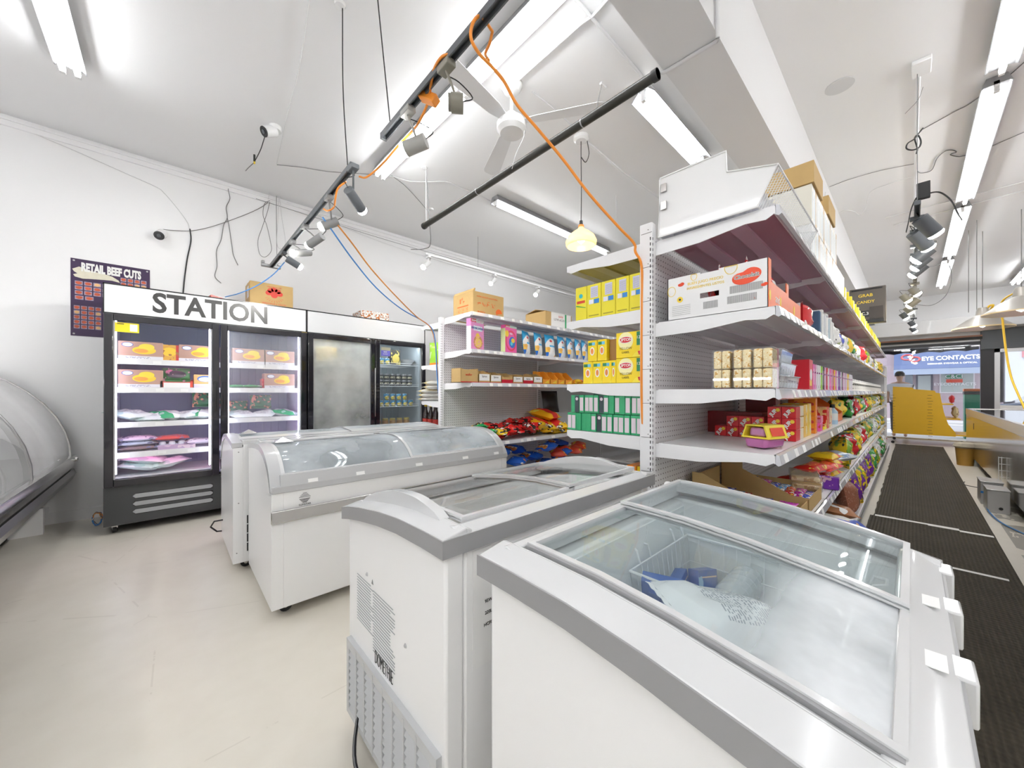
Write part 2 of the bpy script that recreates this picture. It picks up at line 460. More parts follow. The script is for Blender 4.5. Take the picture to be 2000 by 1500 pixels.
mat_strip(5.02, 12.3, -0.47, 0.25, 0.007, 'black ribbed floor runner, the far length leading to the shop front')
mat_strip(0.2, 5.0, -0.47, 0.27, 0.007, 'black ribbed floor runner, the near length beside the freezers')
TAPE = mat('white_tape', (0.8, 0.8, 0.78), 0.5)
b = MB(); pts = [(5.03, .24), (5.0, .1), (5.02, -.1), (4.98, -.28), (4.95, -.46)]
for a, c in zip(pts, pts[1:]): b.box(min(a[0], c[0]) - .012, max(a[0], c[0]) + .014, c[1], a[1], 0.0115, 0.0125, TAPE)
tag(b.build('tape_strip', smooth=False), 'ragged white tape over the joint of the two black runners', 'tape')
p0, p1 = P(1886, 1113, Z=0.009), P(1994, 1143, Z=0.009)
tag(MB().box(p0.x - .035, p0.x + .0, -0.42, -0.19, 0.008, 0.0095, TAPE).build('tape_strip', smooth=False), 'short worn white tape mark on the near runner beside the counter', 'tape')

# ================================================================== fluorescent fittings
FL = []
FIXT = mat('fixture_grey', (.24, .24, .245), .5)
def fluor(p0, p1, ntube, label, tr=0.017, z=3.5, refl=False):
    (x0, y0), (x1, y1) = p0, p1
    e = empty('fluorescent_light', ((x0 + x1) / 2, (y0 + y1) / 2, H), label, 'ceiling light', 'ceiling fluorescent lights')
    L = math.hypot(x1 - x0, y1 - y0); ang = math.atan2(y1 - y0, x1 - x0); e.rotation_euler = (0, 0, ang)
    zz = z - H; h = L / 2
    if refl:   # batten with a wide white reflector
        MB().prism([(-.10, zz + .01), (-.04, zz + .075), (.04, zz + .075), (.10, zz + .01), (.095, zz + .007), (.036, zz + .068), (-.036, zz + .068), (-.095, zz + .007)], 'x', -h, h, FIXT).box(-h, h, -.035, .035, zz + .07, -0.001, FIXT).build('housing', e)
    else:
        MB().prism([(-.078, zz + .026), (-.072, zz + .026), (-.060, zz + .036), (.060, zz + .036), (.072, zz + .026), (.078, zz + .026), (.05, -.001), (-.05, -.001)], 'x', -h, h, FIXT).build('housing', e)
    ys = [0] if ntube == 1 else [-.036, .036]
    for yy in ys:
        MB().cyl((-h + .03, yy, zz), (h - .03, yy, zz), tr, TUBE, n=10).build('tube', e)
    for sx in (-1, 1):
        for yy in ys: MB().box(sx * h - .03 * sx, sx * h, yy - .014, yy + .014, zz - .02, zz + .06, WHITE).build('lamp_holder', e)
    FL.append(e); return e
fluor((-.52, 2.9), (-.52, 4.13), 2, 'double fluorescent light at the upper left over the coolers')
fluor((1.65, 2.33), (1.65, 3.87), 2, 'double fluorescent light behind the black track, the end nearer the wall')
fluor((1.65, 0.97), (1.65, 2.22), 2, 'double fluorescent light behind the black track, the end nearer the beam')
fluor((2.92, 3.465), (5.37, 3.465), 1, 'long single-tube light beyond the glowing pendant', refl=False)
fluor((2.72, 1.43), (3.95, 1.43), 1, 'single-tube light with white reflector left of the beam', refl=True)
fluor((1.95, -.44), (4.4, -.44), 1, 'single-tube light over the aisle, nearest of the row at the top right')
fluor((4.6, -.44), (7.12, -.44), 1, 'single-tube light over the aisle, second of the row')
fluor((7.35, -.44), (9.85, -.44), 1, 'single-tube light over the aisle, third of the row')
fluor((10.1, -.44), (12.5, -.44), 1, 'single-tube light over the aisle, farthest of the row')
fluor((11.3, -1.5), (13.2, -1.5), 2, 'double fluorescent light near the shop front at the right edge')
# unseen fittings of the same kind, added to brighten the shop
fluor((-.52, -1.9), (-.52, -.6), 2, 'double fluorescent light over the rear floor behind the photographer')
fluor((1.65, -2.6), (1.65, -1.3), 2, 'double fluorescent light right of the near freezer')
fluor((-1.3, -.1), (-1.3, 1.1), 2, 'double fluorescent light just behind the photographer')
fluor((-1.3, -3.2), (-1.3, -2.0), 2, 'double fluorescent light over the rear corner behind the photographer')
fluor((-2.2, -1.9), (-2.2, -.6), 2, 'double fluorescent light along the back wall')
fluor((.6, -3.1), (.6, -1.9), 2, 'double fluorescent light over the rear right part of the shop')
fluor((-2.2, -.1), (-2.2, 1.1), 2, 'double fluorescent light by the back wall behind the photographer')
fluor((5.0, -2.6), (7.4, -2.6), 2, 'double fluorescent light over the serving side of the steel counter')
fluor((-1.9, 1.2), (-1.9, 2.5), 2, 'double fluorescent light over the meat case behind the photographer')
# ================================================================== slant-top chest freezers
PROF = [(0.0, .857), (.10, .857), (.233, .853), (.367, .840), (.516, .8176), (.60, .802), (.676, .784)]   # distance from the high side -> top of grey trim
def prof(d):
    for (a, za), (b_, zb) in zip(PROF, PROF[1:]):
        if d <= b_: return za + (zb - za) * (d - a) / (b_ - a)
    return PROF[-1][1]
def slant_freezer(x0, x1, yh, sgn, label, near_grille, group='slant-top chest freezers'):
    """yh = Y of the high long side, the top falls towards yh + sgn*0.676; built at the origin corner"""
    e = empty('chest_freezer', (x0, yh, 0), label, 'freezer', group)
    L = x1 - x0; Wd = .676
    Y = lambda d: sgn * d
    N = 20; ds = [Wd * i / N for i in range(N + 1)]
    t = .022
    # open-topped body: four walls, floor
    def wall_x(a, b_, zoff=-.035, mt=BODY):
        poly = [(Y(.02), .09)] + [(Y(min(max(d, .02), Wd - .02)), prof(d) + zoff) for d in ds] + [(Y(Wd - .02), .09)]
        return poly
    b = MB(); pol = wall_x(0, 0)
    b.prism(pol, 'x', .02, .075, BODY); b.prism(pol, 'x', L - .075, L - .02, BODY)
    b.box(.075, L - .075, Y(.02), Y(.075), .09, prof(.05) - .04, BODY); b.box(.075, L - .075, Y(Wd - .075), Y(Wd - .02), .09, prof(Wd - .05) - .035, BODY)
    b.box(.076, L - .076, Y(.076), Y(Wd - .076), .09, .22, BODY)
    b.box(.03, L - .03, Y(.03), Y(Wd - .03), .06, .09, DGREY)
    b.build('cabinet', e, bevel=.008)
    b = MB(); LIN = mat('freezer_liner', (0.78, 0.80, 0.80), 0.35)
    b.box(.075, .08, Y(.075), Y(Wd - .075), .22, .76, LIN); b.box(L - .08, L - .075, Y(.075), Y(Wd - .075), .22, .76, LIN)
    b.box(.075, L - .075, Y(.075), Y(.08), .22, .80, LIN); b.box(.075, L - .075, Y(Wd - .08), Y(Wd - .075), .22, .72, LIN)
    b.box(.075, L - .075, Y(.075), Y(Wd - .075), .22, .225, LIN); b.build('liner', e)
    # grey trim band
    b = MB(); hb = .043
    band = [(Y(d), prof(d)) for d in ds] + [(Y(d), prof(d) - hb) for d in ds[::-1]]
    b.prism(band, 'x', 0, .02, GREYP); b.prism(band, 'x', L - .02, L, GREYP)
    b.box(.02, L - .02, Y(0), Y(.02), prof(0) - hb, prof(0), GREYP); b.box(.02, L - .02, Y(Wd - .02), Y(Wd), prof(Wd) - hb, prof(Wd), GREYP)
    b.build('trim_band', e)
    # white rim with a slope rising to the lid tracks
    def ring(b, o0, o1, z0, z1, mt, dz=0):
        pass
    b = MB()
    def strip_x(xa, xb, za, zb):      # end strip, follows the arch; xa outer edge height za, xb inner edge height zb (offsets)
        rows = [[(xa, Y(min(max(d, .004), Wd - .004)), prof(d) + za), (xb, Y(min(max(d, .004), Wd - .004)), prof(d) + zb)] for d in ds]
        if (xb > xa) == (sgn > 0): rows = rows[::-1]
        b.sheet(rows, RIMW, th=.02)
    strip_x(.003, .072, .001, .014); strip_x(L - .003, L - .055, .001, .014)
    strip_x(.072, .088, .014, .006); strip_x(L - .055, L - .072, .014, .006)
    b.prism([(Y(.003), prof(0) + .001), (Y(.035), prof(.03) + .014), (Y(.052), prof(.05) + .010), (Y(.052), prof(.05) - .03), (Y(.003), prof(0) - .02)], 'x', .05, L - .05, RIMW)
    b.prism([(Y(Wd - .003), prof(Wd) + .001), (Y(Wd - .05), prof(Wd - .05) + .014), (Y(Wd - .075), prof(Wd - .075) + .008), (Y(Wd - .075), prof(Wd - .075) - .03), (Y(Wd - .003), prof(Wd) - .02)], 'x', .05, L - .05, RIMW)
    b.build('rim', e, bevel=.003)
    return e, L, Wd, Y, ds
def lid_pane(e, xa, xb, dz, Y, d0, d1, glassm, frame=RIMW, fw=.014, name='sliding_lid'):
    b = MB(); n = 16; dd = [d0 + (d1 - d0) * i / n for i in range(n + 1)]
    rows = [[(xa, Y(d), prof(d) + dz), (xb, Y(d), prof(d) + dz)] for d in dd]
    if Y(1) > 0: rows = rows[::-1]
    f = MB()
    for xx, xs in ((xa, 1), (xb, -1)):
        rw = [[(xx, Y(d), prof(d) + dz + .006), (xx + xs * fw, Y(d), prof(d) + dz + .006)] for d in dd]
        if (xs > 0) == (Y(1) > 0): rw = rw[::-1]
        f.sheet(rw, frame, th=.014)
    for d in (d0, d1 - .012):
        f.prism([(Y(d), prof(d) + dz - .008), (Y(d), prof(d) + dz + .006), (Y(d + .012), prof(d + .012) + dz + .006), (Y(d + .012), prof(d + .012) + dz - .008)], 'x', xa + fw, xb - fw, frame)
    fr = f.build(name, e)
    b.sheet(rows, glassm, th=.004).build('glass', fr)
    return fr

GLASS2 = glass('plain_lid_glass', tint=(0.98, 0.99, 0.99), haze=0.015, fog=3, refl=0.5)
# middle freezer: falls away from the near one
F2, L2, W2, Y2, D2 = slant_freezer(.459, 1.492, .729, 1, 'white slant-top chest freezer in the middle, grey trim, vent grille at its near end', True)
lid_pane(F2, .092, .56, .016, Y2, .055, .60, GLASS2)
lid_pane(F2, .53, L2 - .07, .026, Y2, .055, .60, GLASS2)
# raised arched lid stop at each end of the middle freezer
for xa, xb in ((.055, .085), (L2 - .085, L2 - .055)):
    n = 18; top = [(Y2(.10 + .52 * i / n), prof(.10 + .52 * i / n) + .012 + .042 * math.sin(math.pi * min(1, (i / n) ** .9)) ** .7) for i in range(n + 1)]
    bot = [(y, prof(abs(y)) - .005) for y, z in top[::-1]]
    MB().prism(top + bot, 'x', xa, xb, RIMW).build('lid_stop', F2, bevel=.003)
# near end furniture: vent grille, screws, printed notice
GP = mat('light_grey_plastic', (0.50, 0.51, 0.52), 0.35)
b = MB()
g0, g1, z0, z1 = .035, .635, .07, .33
b.box(-.004, .02, g0, g1, z1 - .03, z1, GP); b.box(-.004, .02, g0, g1, z0, z0 + .02, GP); b.box(-.004, .02, g0, g0 + .03, z0 + .02, z1 - .03, GP); b.box(-.004, .02, g1 - .02, g1, z0 + .02, z1 - .03, GP)
b.box(.0105, .0118, g0 + .02, g1 - .02, z0 + .01, z1 - .01, BLKM)
nr, ncol = 9, 8
for i in range(nr):
    zc = z0 + .02 + (z1 - z0 - .05) * (i + .5) / nr
    b.prism([(-.004, zc - .011), (-.001, zc - .011), (.012, zc + .006), (.008, zc + .006)], 'y', g0 + .02, g1 - .02, GP)
for j in range(1, ncol): yy = g0 + .03 + (g1 - g0 - .05) * j / ncol; b.box(-.005, .012, yy - .004, yy + .004, z0, z1 - .01, GP)
b.build('vent_grille', F2).location = (.008, 0, 0)
for yy, zz in ((.49, .60), (.22, .50)):
    MB().lathe([(0, .005), (.004, .004), (.007, 0)], SILV, (.02, yy, zz), 12, (-1, 0, 0)).build('screw', F2)
# printed notices on the end panel
b = MB(); r = random.Random(3)
for k in range(17):
    b.box(.0185, .0195, .465 - .006 - (r.random() < .3) * .02, .575, .42 + .0095 * k, .4225 + .0095 * k, INKG if False else mat('pale_grey_ink', (.36, .38, .39), .5))
for k in range(21):
    b.box(.0185, .0195, .285 + r.choice([0, 0, .012, .03]), .44, .375 + .0095 * k, .3775 + .0095 * k, mat('pale_grey_ink', (.36, .38, .39), .5))
b.prism([(.452, .585), (.438, .585), (.445, .60)], 'x', .0185, .0195, INKG)
b.build('printed_notice', F2, smooth=False)
text('DOMETHIE', .062, INK, (.018, .36, .365), '-x', F2, sx=.42, bold=-.0018)
b = MB()
b.box(.10, .16, .0183, .0195, .50, .80, PAPER)
b.build('rating_label', F2)
text('R600a', .02, INK, (.155, .018, .74), '-y', F2)
for k, s_ in enumerate(('95W', '220L', 'HCFC')): text(s_, .012, INK, (.15, .018, .66 - .03 * k), '-y', F2)
# feet and rear power lead
for xx in (.07, L2 - .07):
    for yy in (.07, W2 - .07):
        MB().cyl((xx, yy - .012, .03), (xx, yy + .012, .03), .03, RUBBER).box(xx - .012, xx + .012, yy - .02, yy + .02, .04, .062, GREYP).build('castor', F2)
MB().tube([(.02 - .055 * math.sin(t * math.pi) , .56 - .26 * t, .10 * (1 - t) ** 2 + .010 + .0 * t) for t in [k / 14 for k in range(15)]], .006, BLACK, 8).build('power_cord', F2)

# near freezer, back to back with the middle one
F3, L3, W3, Y3, D3 = slant_freezer(.477, 1.405, .624, -1, 'nearest white slant-top chest freezer in the foreground with wire baskets inside', False)
lid_pane(F3, .096, .50, .010, Y3, .055, .622, GLASSH, frame=RIMW)
MB().sheet([[(.088, Y3(.06 + .56 * i / 16), prof(.06 + .56 * i / 16) + .013), (.097, Y3(.06 + .56 * i / 16), prof(.06 + .56 * i / 16) + .013)] for i in range(17)], GREYP, th=.012).build('grey_seal', F3)
lid_pane(F3, .475, L3 - .06, .024, Y3, .055, .622, GLASSL, frame=RIMW)
# lift-up handle blocks and price stickers along the low edge
for k, xx in enumerate((.33, .56)): MB().box(xx, xx + .05, Y3(.632), Y3(.66), prof(.65) + .012, prof(.65) + .0135, PAPER).build('price_sticker', F3, smooth=False)
for xx in (.36, .60, .82): MB().box(xx, xx + .07, Y3(.662), Y3(.690), .72, prof(.676) + .004, RIMW).build('side_clip', F3, bevel=.004)
for xx in (.07, L3 - .07):
    for yy in (.07, W3 - .07):
        MB().cyl((xx, Y3(yy) - .012, .03), (xx, Y3(yy) + .012, .03), .03, RUBBER).box(xx - .012, xx + .012, Y3(yy) - .02, Y3(yy) + .02, .04, .062, GREYP).build('castor', F3)
MB().box(L3 - .001 - .6, L3 - .35, .0, .001, .3, .301, BODY)  # (unused guard)

# ================================================================== curved-glass island freezers
CP = [(0, .862), (.10, .872), (.21, .884), (.33, .892), (.42, .893), (.50, .884), (.56, .868), (.62, .842), (.67, .808), (.71, .766), (.74, .72), (.752, .694)]
def island(x0, x1, yb, sgn, label):
    """yb = Y of its tall back, the curved glass bows towards yb + sgn*.76"""
    e = empty('island_freezer', (x0, yb, 0), label, 'freezer', 'curved-glass island freezers standing back to back')
    L = x1 - x0; Y = lambda d: sgn * d
    def arcpts(off=0.0, k=1): return [(Y(d - off * (.0 if d < .4 else 1)), z - off * (1 if d < .6 else .6)) for d, z in CP]
    # body
    b = MB()
    endp = [(Y(.0), .06)] + [(Y(d), z) for d, z in [(p_[0], p_[1] - .03) for p_ in CP[:-1]]] + [(Y(.745), .694), (Y(.75), .694), (Y(.75), .06)]
    b.prism(endp, 'x', .0, .055, BODY); b.prism(endp, 'x', L - .055, L, BODY)
    b.box(.055, L - .055, Y(0), Y(.05), .06, .85, BODY); b.box(.055, L - .055, Y(.70), Y(.75), .06, .694, BODY); b.box(.055, L - .055, Y(.052), Y(.70), .06, .16, BODY)
    b.box(.05, L - .05, Y(.05), Y(.70), .16, .165, BODY)
    b.build('cabinet', e, bevel=.006)
    # silver arched end caps with a step
    for xa, xb in ((-.006, .05), (L - .05, L + .006)):
        out = [(Y(d), z) for d, z in CP] + [(Y(.757), .675)]
        inn = [(Y(.728), .675)] + [(Y(max(0, d - .018)), z - .034) for d, z in CP[::-1]]
        MB().prism(out + inn, 'x', xa, xb, SILV if False else mat('pearl_grey_plastic', (.50, .505, .515), .22, coat=.3)).build('end_cap', e, bevel=.004)
    PG = MATS['pearl_grey_plastic']
    MB().box(.0, L, Y(.70), Y(.757), .668, .705, PG).build('front_rail', e, bevel=.004)
    b = MB(); b.prism([(Y(.742), .76), (Y(.757), .70), (Y(.745), .70), (Y(.728), .76)], 'x', .04, L - .04, PG); b.build('glass_rail', e)
    MB().box(-.003, L + .003, Y(.745), Y(.762), .512, .578, STEEL).build('bumper_strip', e, bevel=.004)
    MB().box(.05, L - .05, Y(0), Y(.10), .845, .878, RIMW).build('back_rail', e, bevel=.004)
    # two curved glass lids
    arc = [(d, z - .008) for d, z in CP if d >= .1]
    for k, (xa, xb, dz) in enumerate(((.05, L * .52, 0.0), (L * .49, L - .05, .007))):
        rows = [[(xa, Y(d), z + dz), (xb, Y(d), z + dz)] for d, z in arc[:-1]]
        if sgn > 0: rows = rows[::-1]
        f = MB()
        for xx, xs in ((xa, 1), (xb, -1)):
            rw = [[(xx, Y(d), z + dz + .004), (xx + xs * .018, Y(d), z + dz + .004)] for d, z in arc[:-1]]
            if (xs > 0) == (sgn > 0): rw = rw[::-1]
            f.sheet(rw, RIMW, th=.012)
        for q in (0, len(arc) - 3): f.prism([(Y(arc[q][0]), arc[q][1] + dz), (Y(arc[q + 1][0]), arc[q + 1][1] + dz), (Y(arc[q + 1][0]), arc[q + 1][1] + dz + .005), (Y(arc[q][0]), arc[q][1] + dz + .005)], 'x', xa, xb, RIMW)
        fr = f.build('curved_lid', e)
        MB().sheet(rows, GLASSC, th=.004).build('glass', fr)
    b = MB()
    for xx in (.09,):
        b.prism([(xx, .0), (xx + .10, .0), (xx + .05, .026)], 'y', Y(.33), Y(.37), STEEL)
    h = MB(); cx, cz = .13, .893
    h.add([(cx - .05, Y(.30), cz), (cx + .05, Y(.30), cz), (cx + .05, Y(.38), cz), (cx - .05, Y(.38), cz), (cx, Y(.34), cz + .028)], [(0, 1, 4), (1, 2, 4), (2, 3, 4), (3, 0, 4), (3, 2, 1, 0)], STEEL)
    h.build('lid_handle', e, smooth=False)
    for xx in (.08, L - .08):
        for yy in (.09, .66):
            MB().cyl((xx, Y(yy) - .014, .032), (xx, Y(yy) + .014, .032), .032, RUBBER).cyl((xx, Y(yy) - .016, .032), (xx, Y(yy) + .016, .032), .012, STEEL).box(xx - .015, xx + .015, Y(yy) - .022, Y(yy) + .022, .04, .062, GREYP).build('castor', e)
    return e, L, Y
GLASSC = glass('curved_lid_glass', tint=(0.93, 0.96, 0.97), haze=0.30, fog=2.2, hazecol=(0.88, 0.91, 0.94), rough=0.03)
F1, L1, Y1 = island(.39, 2.03, 3.005, -1, 'white curved-glass island freezer with a grey bumper strip, facing the slant-top freezers')
F0, L0, Y0 = island(.31, 1.95, 3.045, 1, 'white curved-glass island freezer behind the front one, facing the tall coolers')
# maker's mark on the front of the near island freezer
b = MB()
for k in range(4):
    w = .010 + .006 * k
    b.box(.155 - w, .155 + w, -.7515, -.750, .648 - .007 * k, .651 - .007 * k, INKG)
for k in range(4):
    w = .026 - .005 * k
    b.box(.155 - w, .155 + w, -.7515, -.750, .616 - .006 * k, .619 - .006 * k, INK)
b.build('maker_emblem', F1, smooth=False)
text('SUMSTAR', .014, INK, (.155, -.7515, .588), '-y', F1)
# price tickets on its front rail
for k, (xx) in enumerate((.17, .43, .82, 1.2, 1.5)):
    b = MB(); b.prism([(-.7555, .705), (-.757, .705), (-.7475, .735), (-.746, .735)], 'x', xx, xx + .05, PAPER); b.build('price_ticket', F1)
# side vent of the rear island freezer, seen beside the front one
b = MB()
for k in range(4): b.box(.075, .083, -.0015, .001, .13 + .062 * k, .185 + .062 * k, BLKM)
b.build('side_vent', F0, smooth=False)
for xx, zz in ((.03, .80), (.03, .46), (.02, .13)): MB().cyl((xx, -.0015, zz), (xx, .001, zz), .004, DSTEEL, n=8).build('screw', F0)
MB().tube([(.0, .62, .20), (-.05, .66, .19), (-.07, .70, .14), (-.03, .72, .09), (.01, .70, .09)], .006, BLACK, 8).build('power_cord', F0)
# ================================================================== upright glass-door coolers
DOORF = mat('cooler_black_frame', (0.010, 0.009, 0.014), 0.12, coat=0.5)
CINT = mat('cooler_liner', (0.56, 0.56, 0.74), 0.4)
CBACK = mat('cooler_back_grey', (0.30, 0.36, 0.52), 0.4)
HEAD = mat('header_panel', (0.80, 0.81, 0.82), 0.18, coat=0.3)
LEDW = emit('cooler_led', (0.80, 0.82, 1.0), 6.5)
LEDP = emit('pink_led', (1.0, 0.22, 0.60), 1.6)
CY0 = 4.555   # front plane of the coolers
def cooler(x0, x1, label, wired, lit, shelfz, group='upright glass-door coolers against the left wall'):
    e = empty('display_cooler', (x0, CY0, 0), label, 'cooler', group)
    w = x1 - x0; D = .74
    b = MB()
    b.box(0, .045, .05, D, .07, 2.10, CHAR); b.box(w - .045, w, .05, D, .07, 2.10, CHAR)
    b.box(0, w, D - .03, D, .07, 2.10, CHAR); b.box(.0, w, .05, D, 2.07, 2.10, CHAR); b.box(0, w, .05, D, .07, .42, CHAR)
    b.build('cabinet', e, bevel=.004)
    LI = CINT if lit else mat('cooler_liner_dim', (.45, .48, .50), .4)
    LB = CBACK if lit else mat('cooler_back_dim', (.30, .34, .36), .4)
    b = MB()
    b.box(.045, .05, .05, D - .03, .42, 1.90, LI); b.box(w - .05, w - .045, .05, D - .03, .42, 1.90, LI)
    b.box(.045, w - .045, .05, D - .03, .42, .43, LI); b.box(.045, w - .045, .05, D - .03, 1.88, 1.90, LI)
    b.box(.045, w - .045, D - .05, D - .03, .42, 1.90, LB)
    for k in range(int((w - .15) / .075)): xx = .10 + .075 * k; b.box(xx, xx + .02, D - .06, D - .05, .44, 1.86, LB)
    b.build('liner', e)
    hp = MB().box(0, w, .0, .05, 1.868, 2.105, HEAD).build('header_panel', e, bevel=.003)
    f = MB().box(-.002, w + .002, -.004, .06, 2.103, 2.113, BLACK).box(-.002, w + .002, -.003, .05, 1.855, 1.868, BLACK).box(w - .008, w + .002, -.004, .05, 1.86, 2.11, BLACK).box(-.002, .006, -.004, .05, 1.86, 2.11, BLACK)
    f.build('header_edging', e)
    # kick panel with three slots
    b = MB().box(0, w, .0, .05, .075, .40, CHAR); SLOT = mat('slot_grey', (.34, .35, .36), .5)
    for k in range(3):
        zz = .170 + .067 * k; pts = []
        for c, a0 in ((.44 * w / 1.52 + .0, 90), (1.46 * w / 1.52, -90)): pass
        for xa, xb in (((.17), (.70)),) if w < 1.5 else (((.17), (w / 2 - .05)), ((w / 2 + .12), (w - .1))):
            n = 6; poly = [(xa + .02 * (1 - math.cos(a)) - .0, zz + .0) for a in ()]
            poly = [(xa, zz), (xa + .018, zz - .018), (xb - .018, zz - .018), (xb - .004, zz - .010), (xb, zz), (xb - .004, zz + .010), (xb - .018, zz + .018), (xa + .018, zz + .018)]
            b.prism(poly, 'y', -.001, .004, SLOT)
            b.prism([(xa - .004, zz), (xa + .016, zz - .023), (xb, zz - .023), (xb + .004, zz), (xb, zz + .023), (xa + .016, zz + .023)], 'y', -.0005, .001, BLACK)
    b.build('kick_panel', e)
    for xx in (.06, w - .06):
        for yy in (.08, D - .1):
            MB().cyl((xx - .012, yy, .03), (xx + .012, yy, .03), .03, RUBBER).box(xx - .018, xx + .018, yy - .02, yy + .02, .045, .072, STEEL).build('castor', e)
    # shelves
    for z in shelfz:
        if wired:
            b = MB()
            for yy in [.12 + .055 * i for i in range(11)]: b.cyl((.05, yy, z), (w - .05, yy, z), .002, WHITE, n=6)
            b.cyl((.05, .10, z), (w - .05, .10, z), .005, WHITE, n=8); b.cyl((.05, .10, z + .025), (w - .05, .10, z + .025), .003, WHITE, n=8)
            for xx in [.06 + .04 * i for i in range(int((w - .1) / .04))]: b.cyl((xx, .10, z - .003), (xx, D - .06, z - .003), .0015, WHITE, n=4)
            b.build('wire_shelf', e)
        else:
            b = MB().box(.055, w - .055, .10, D - .06, z - .012, z, WHITE).box(.055, w - .055, .092, .102, z - .045, z + .004, WHITE)
            s = b.build('shelf', e)
            t = MB(); r = random.Random(int(z * 100))
            for k in range(7):
                xx = .12 + k * .19 + r.uniform(-.03, .03)
                if xx < w - .16: t.box(xx, xx + .055, .0905, .0925, z - .036, z - .008, PAPER)
            t.build('price_strip', s)
            if z > .6:
                MB().box(.10, w / 2 - .08, .14, .16, z - .026, z - .014, LEDP).box(w / 2 + .08, w - .1, .14, .16, z - .026, z - .014, LEDP).build('pink_light_strip', s)
    return e, w
def door(e, xa, xb, gm, hinge, name='glass_door', handle=None):
    z0, z1 = .405, 1.855; fw = .055
    b = MB()
    b.box(xa, xa + fw, -.03, .03, z0, z1, DOORF).box(xb - fw, xb, -.03, .03, z0, z1, DOORF).box(xa + fw, xb - fw, -.03, .03, z0, z0 + .06, DOORF).box(xa + fw, xb - fw, -.03, .03, z1 - .055, z1, DOORF)
    f = b.build(name, e, bevel=.005)
    b = MB().box(xa + fw - .004, xb - fw + .004, -.008, -.004, z0 + .055, z1 - .05, gm).build('glass', f, smooth=False)
    b = MB(); b.box(xa + fw, xa + fw + .008, -.012, .012, z0 + .06, z1 - .055, SILV).box(xb - fw - .008, xb - fw, -.012, .012, z0 + .06, z1 - .055, SILV).build('glazing_bead', f)
    if handle is not None:
        MB().box(handle - .014, handle + .014, -.045, -.028, 1.02, 1.30, BLACK).build('handle', f, bevel=.006)
    return f
C1, w1 = cooler(-.40, 1.118, 'tall black cooler under a white STATION header with purple-lit shelves', False, True, (.46, .67, .935, 1.24, 1.49))
door(C1, .004, .757, GLASS, 0, handle=.725); door(C1, .763, w1 - .004, glass('part_fogged_glass', haze=.10, fog=1.6), 0, handle=.795)
sx0, sx1 = P(290, 596, Y=CY0).x + .40, P(530, 614, Y=CY0).x + .40
text('STATION', .24, mat('dark_grey_letters', (.045, .045, .045), .3), ((sx0 + sx1) / 2, -.0015, 1.985), '-y', C1, sx=(sx1 - sx0) / 1.06, bold=.0065)
for xx in (.07, .757 - .07, .763 + .07, w1 - .07):
    MB().box(xx - .004, xx + .004, .045, .055, .50, 1.80, LEDW).build('door_light', C1)
MB().box(.06, .21, -.011, -.0085, 1.71, 1.79, mat('yellow_sticker', (.85, .70, .02), .5)).box(.155, .20, -.012, -.0085, 1.72, 1.78, PAPER).box(.08, .12, -.012, -.0085, 1.775, 1.782, INK).build('door_sticker', C1, smooth=False)
C2, w2 = cooler(1.122, 2.585, 'tall black cooler with a plain white header and one fogged-up door', True, False, (.95, 1.01, 1.28, 1.56)[1:] + (.70,))
door(C2, .004, .757, glass('fogged_glass', tint=(.9, .9, .88), haze=.50, hazecol=(.78, .79, .77), fog=1.8, rough=.08), 0)
door(C2, .763, w2 - .004, glass('clear_glass_cool', tint=(.95, .98, 1.0), haze=.03), 0)
MB().box(.745, .758, -.05, -.034, .9, 1.5, STEEL).build('pull_handle', C2, bevel=.003)
MB().box(.05, w2 - .05, .03, .05, 1.82, 1.84, emit('cool_led_dim', (.9, .97, 1.0), 14.0)).build('interior_light', C2)
MB().box(.84, .96, -.011, -.0085, 1.66, 1.73, mat('violet_sticker', (.18, .17, .6), .5)).box(.84, .96, -.011, -.0085, 1.73, 1.77, mat('khaki_sticker', (.45, .43, .3), .5)).build('door_sticker', C2, smooth=False)
text('BEER', .022, WINK, (.895, -.012, 1.71), '-y', C2); text('& JUICE', .018, WINK, (.895, -.012, 1.685), '-y', C2)
MB().box(w1 - .05, w1 + .0, -.006, -.0005, 1.80, 1.862, mat('badge_gold', (.6, .45, .1), .4)).cyl((w1 - .025, -.007, 1.832), (w1 - .025, -.005, 1.832), .015, BLACK).build('maker_badge', C1, smooth=False)

# ================================================================== curved-glass meat case at the left
MC = empty('meat_display_case', (-.66, 3.4, 0), 'steel-framed meat display case with a curved glass front at the left edge', 'display case')
arcp = [(0.0, .62), (-.005, .72), (-.03, .84), (-.08, .97), (-.15, 1.09), (-.24, 1.20), (-.34, 1.29), (-.45, 1.35), (-.58, 1.385), (-.75, 1.39)]
YN, YX = -2.6, 1.83   # run from nearest end to the wall, local
b = MB()
b.prism([(-1.5, .20), (-.22, .20), (-.10, .28), (.02, .52), (.02, .60), (-1.5, .60)], 'y', YN, YX, STEEL)
b.prism([(-1.5, .0), (-.30, .0), (-.30, .20), (-1.5, .20)], 'y', YN, YX - .25, BLKM)
b.box(-1.5, -1.4, YN, YX, .60, 1.39, WHITE)
b.build('base', MC, bevel=.004)
MB().prism([(-.04, .60), (.045, .575), (.045, .60), (.03, .625), (-.04, .63)], 'y', YN, YX, STEEL).build('bumper', MC, bevel=.003)
MB().prism([(.02, .50), (.035, .46), (.01, .40), (-.02, .40), (.0, .46)], 'y', YN, YX, DSTEEL).build('lower_rail', MC)
rows = [[(x, YN, z), (x, YX, z)] for x, z in arcp]
MB().sheet(rows, glass('meat_case_glass', tint=(.95, .955, .96), haze=.16, hazecol=(.85, .85, .85), fog=1.5), th=.005, down=(-1, 0, 0)).build('curved_glass', MC)
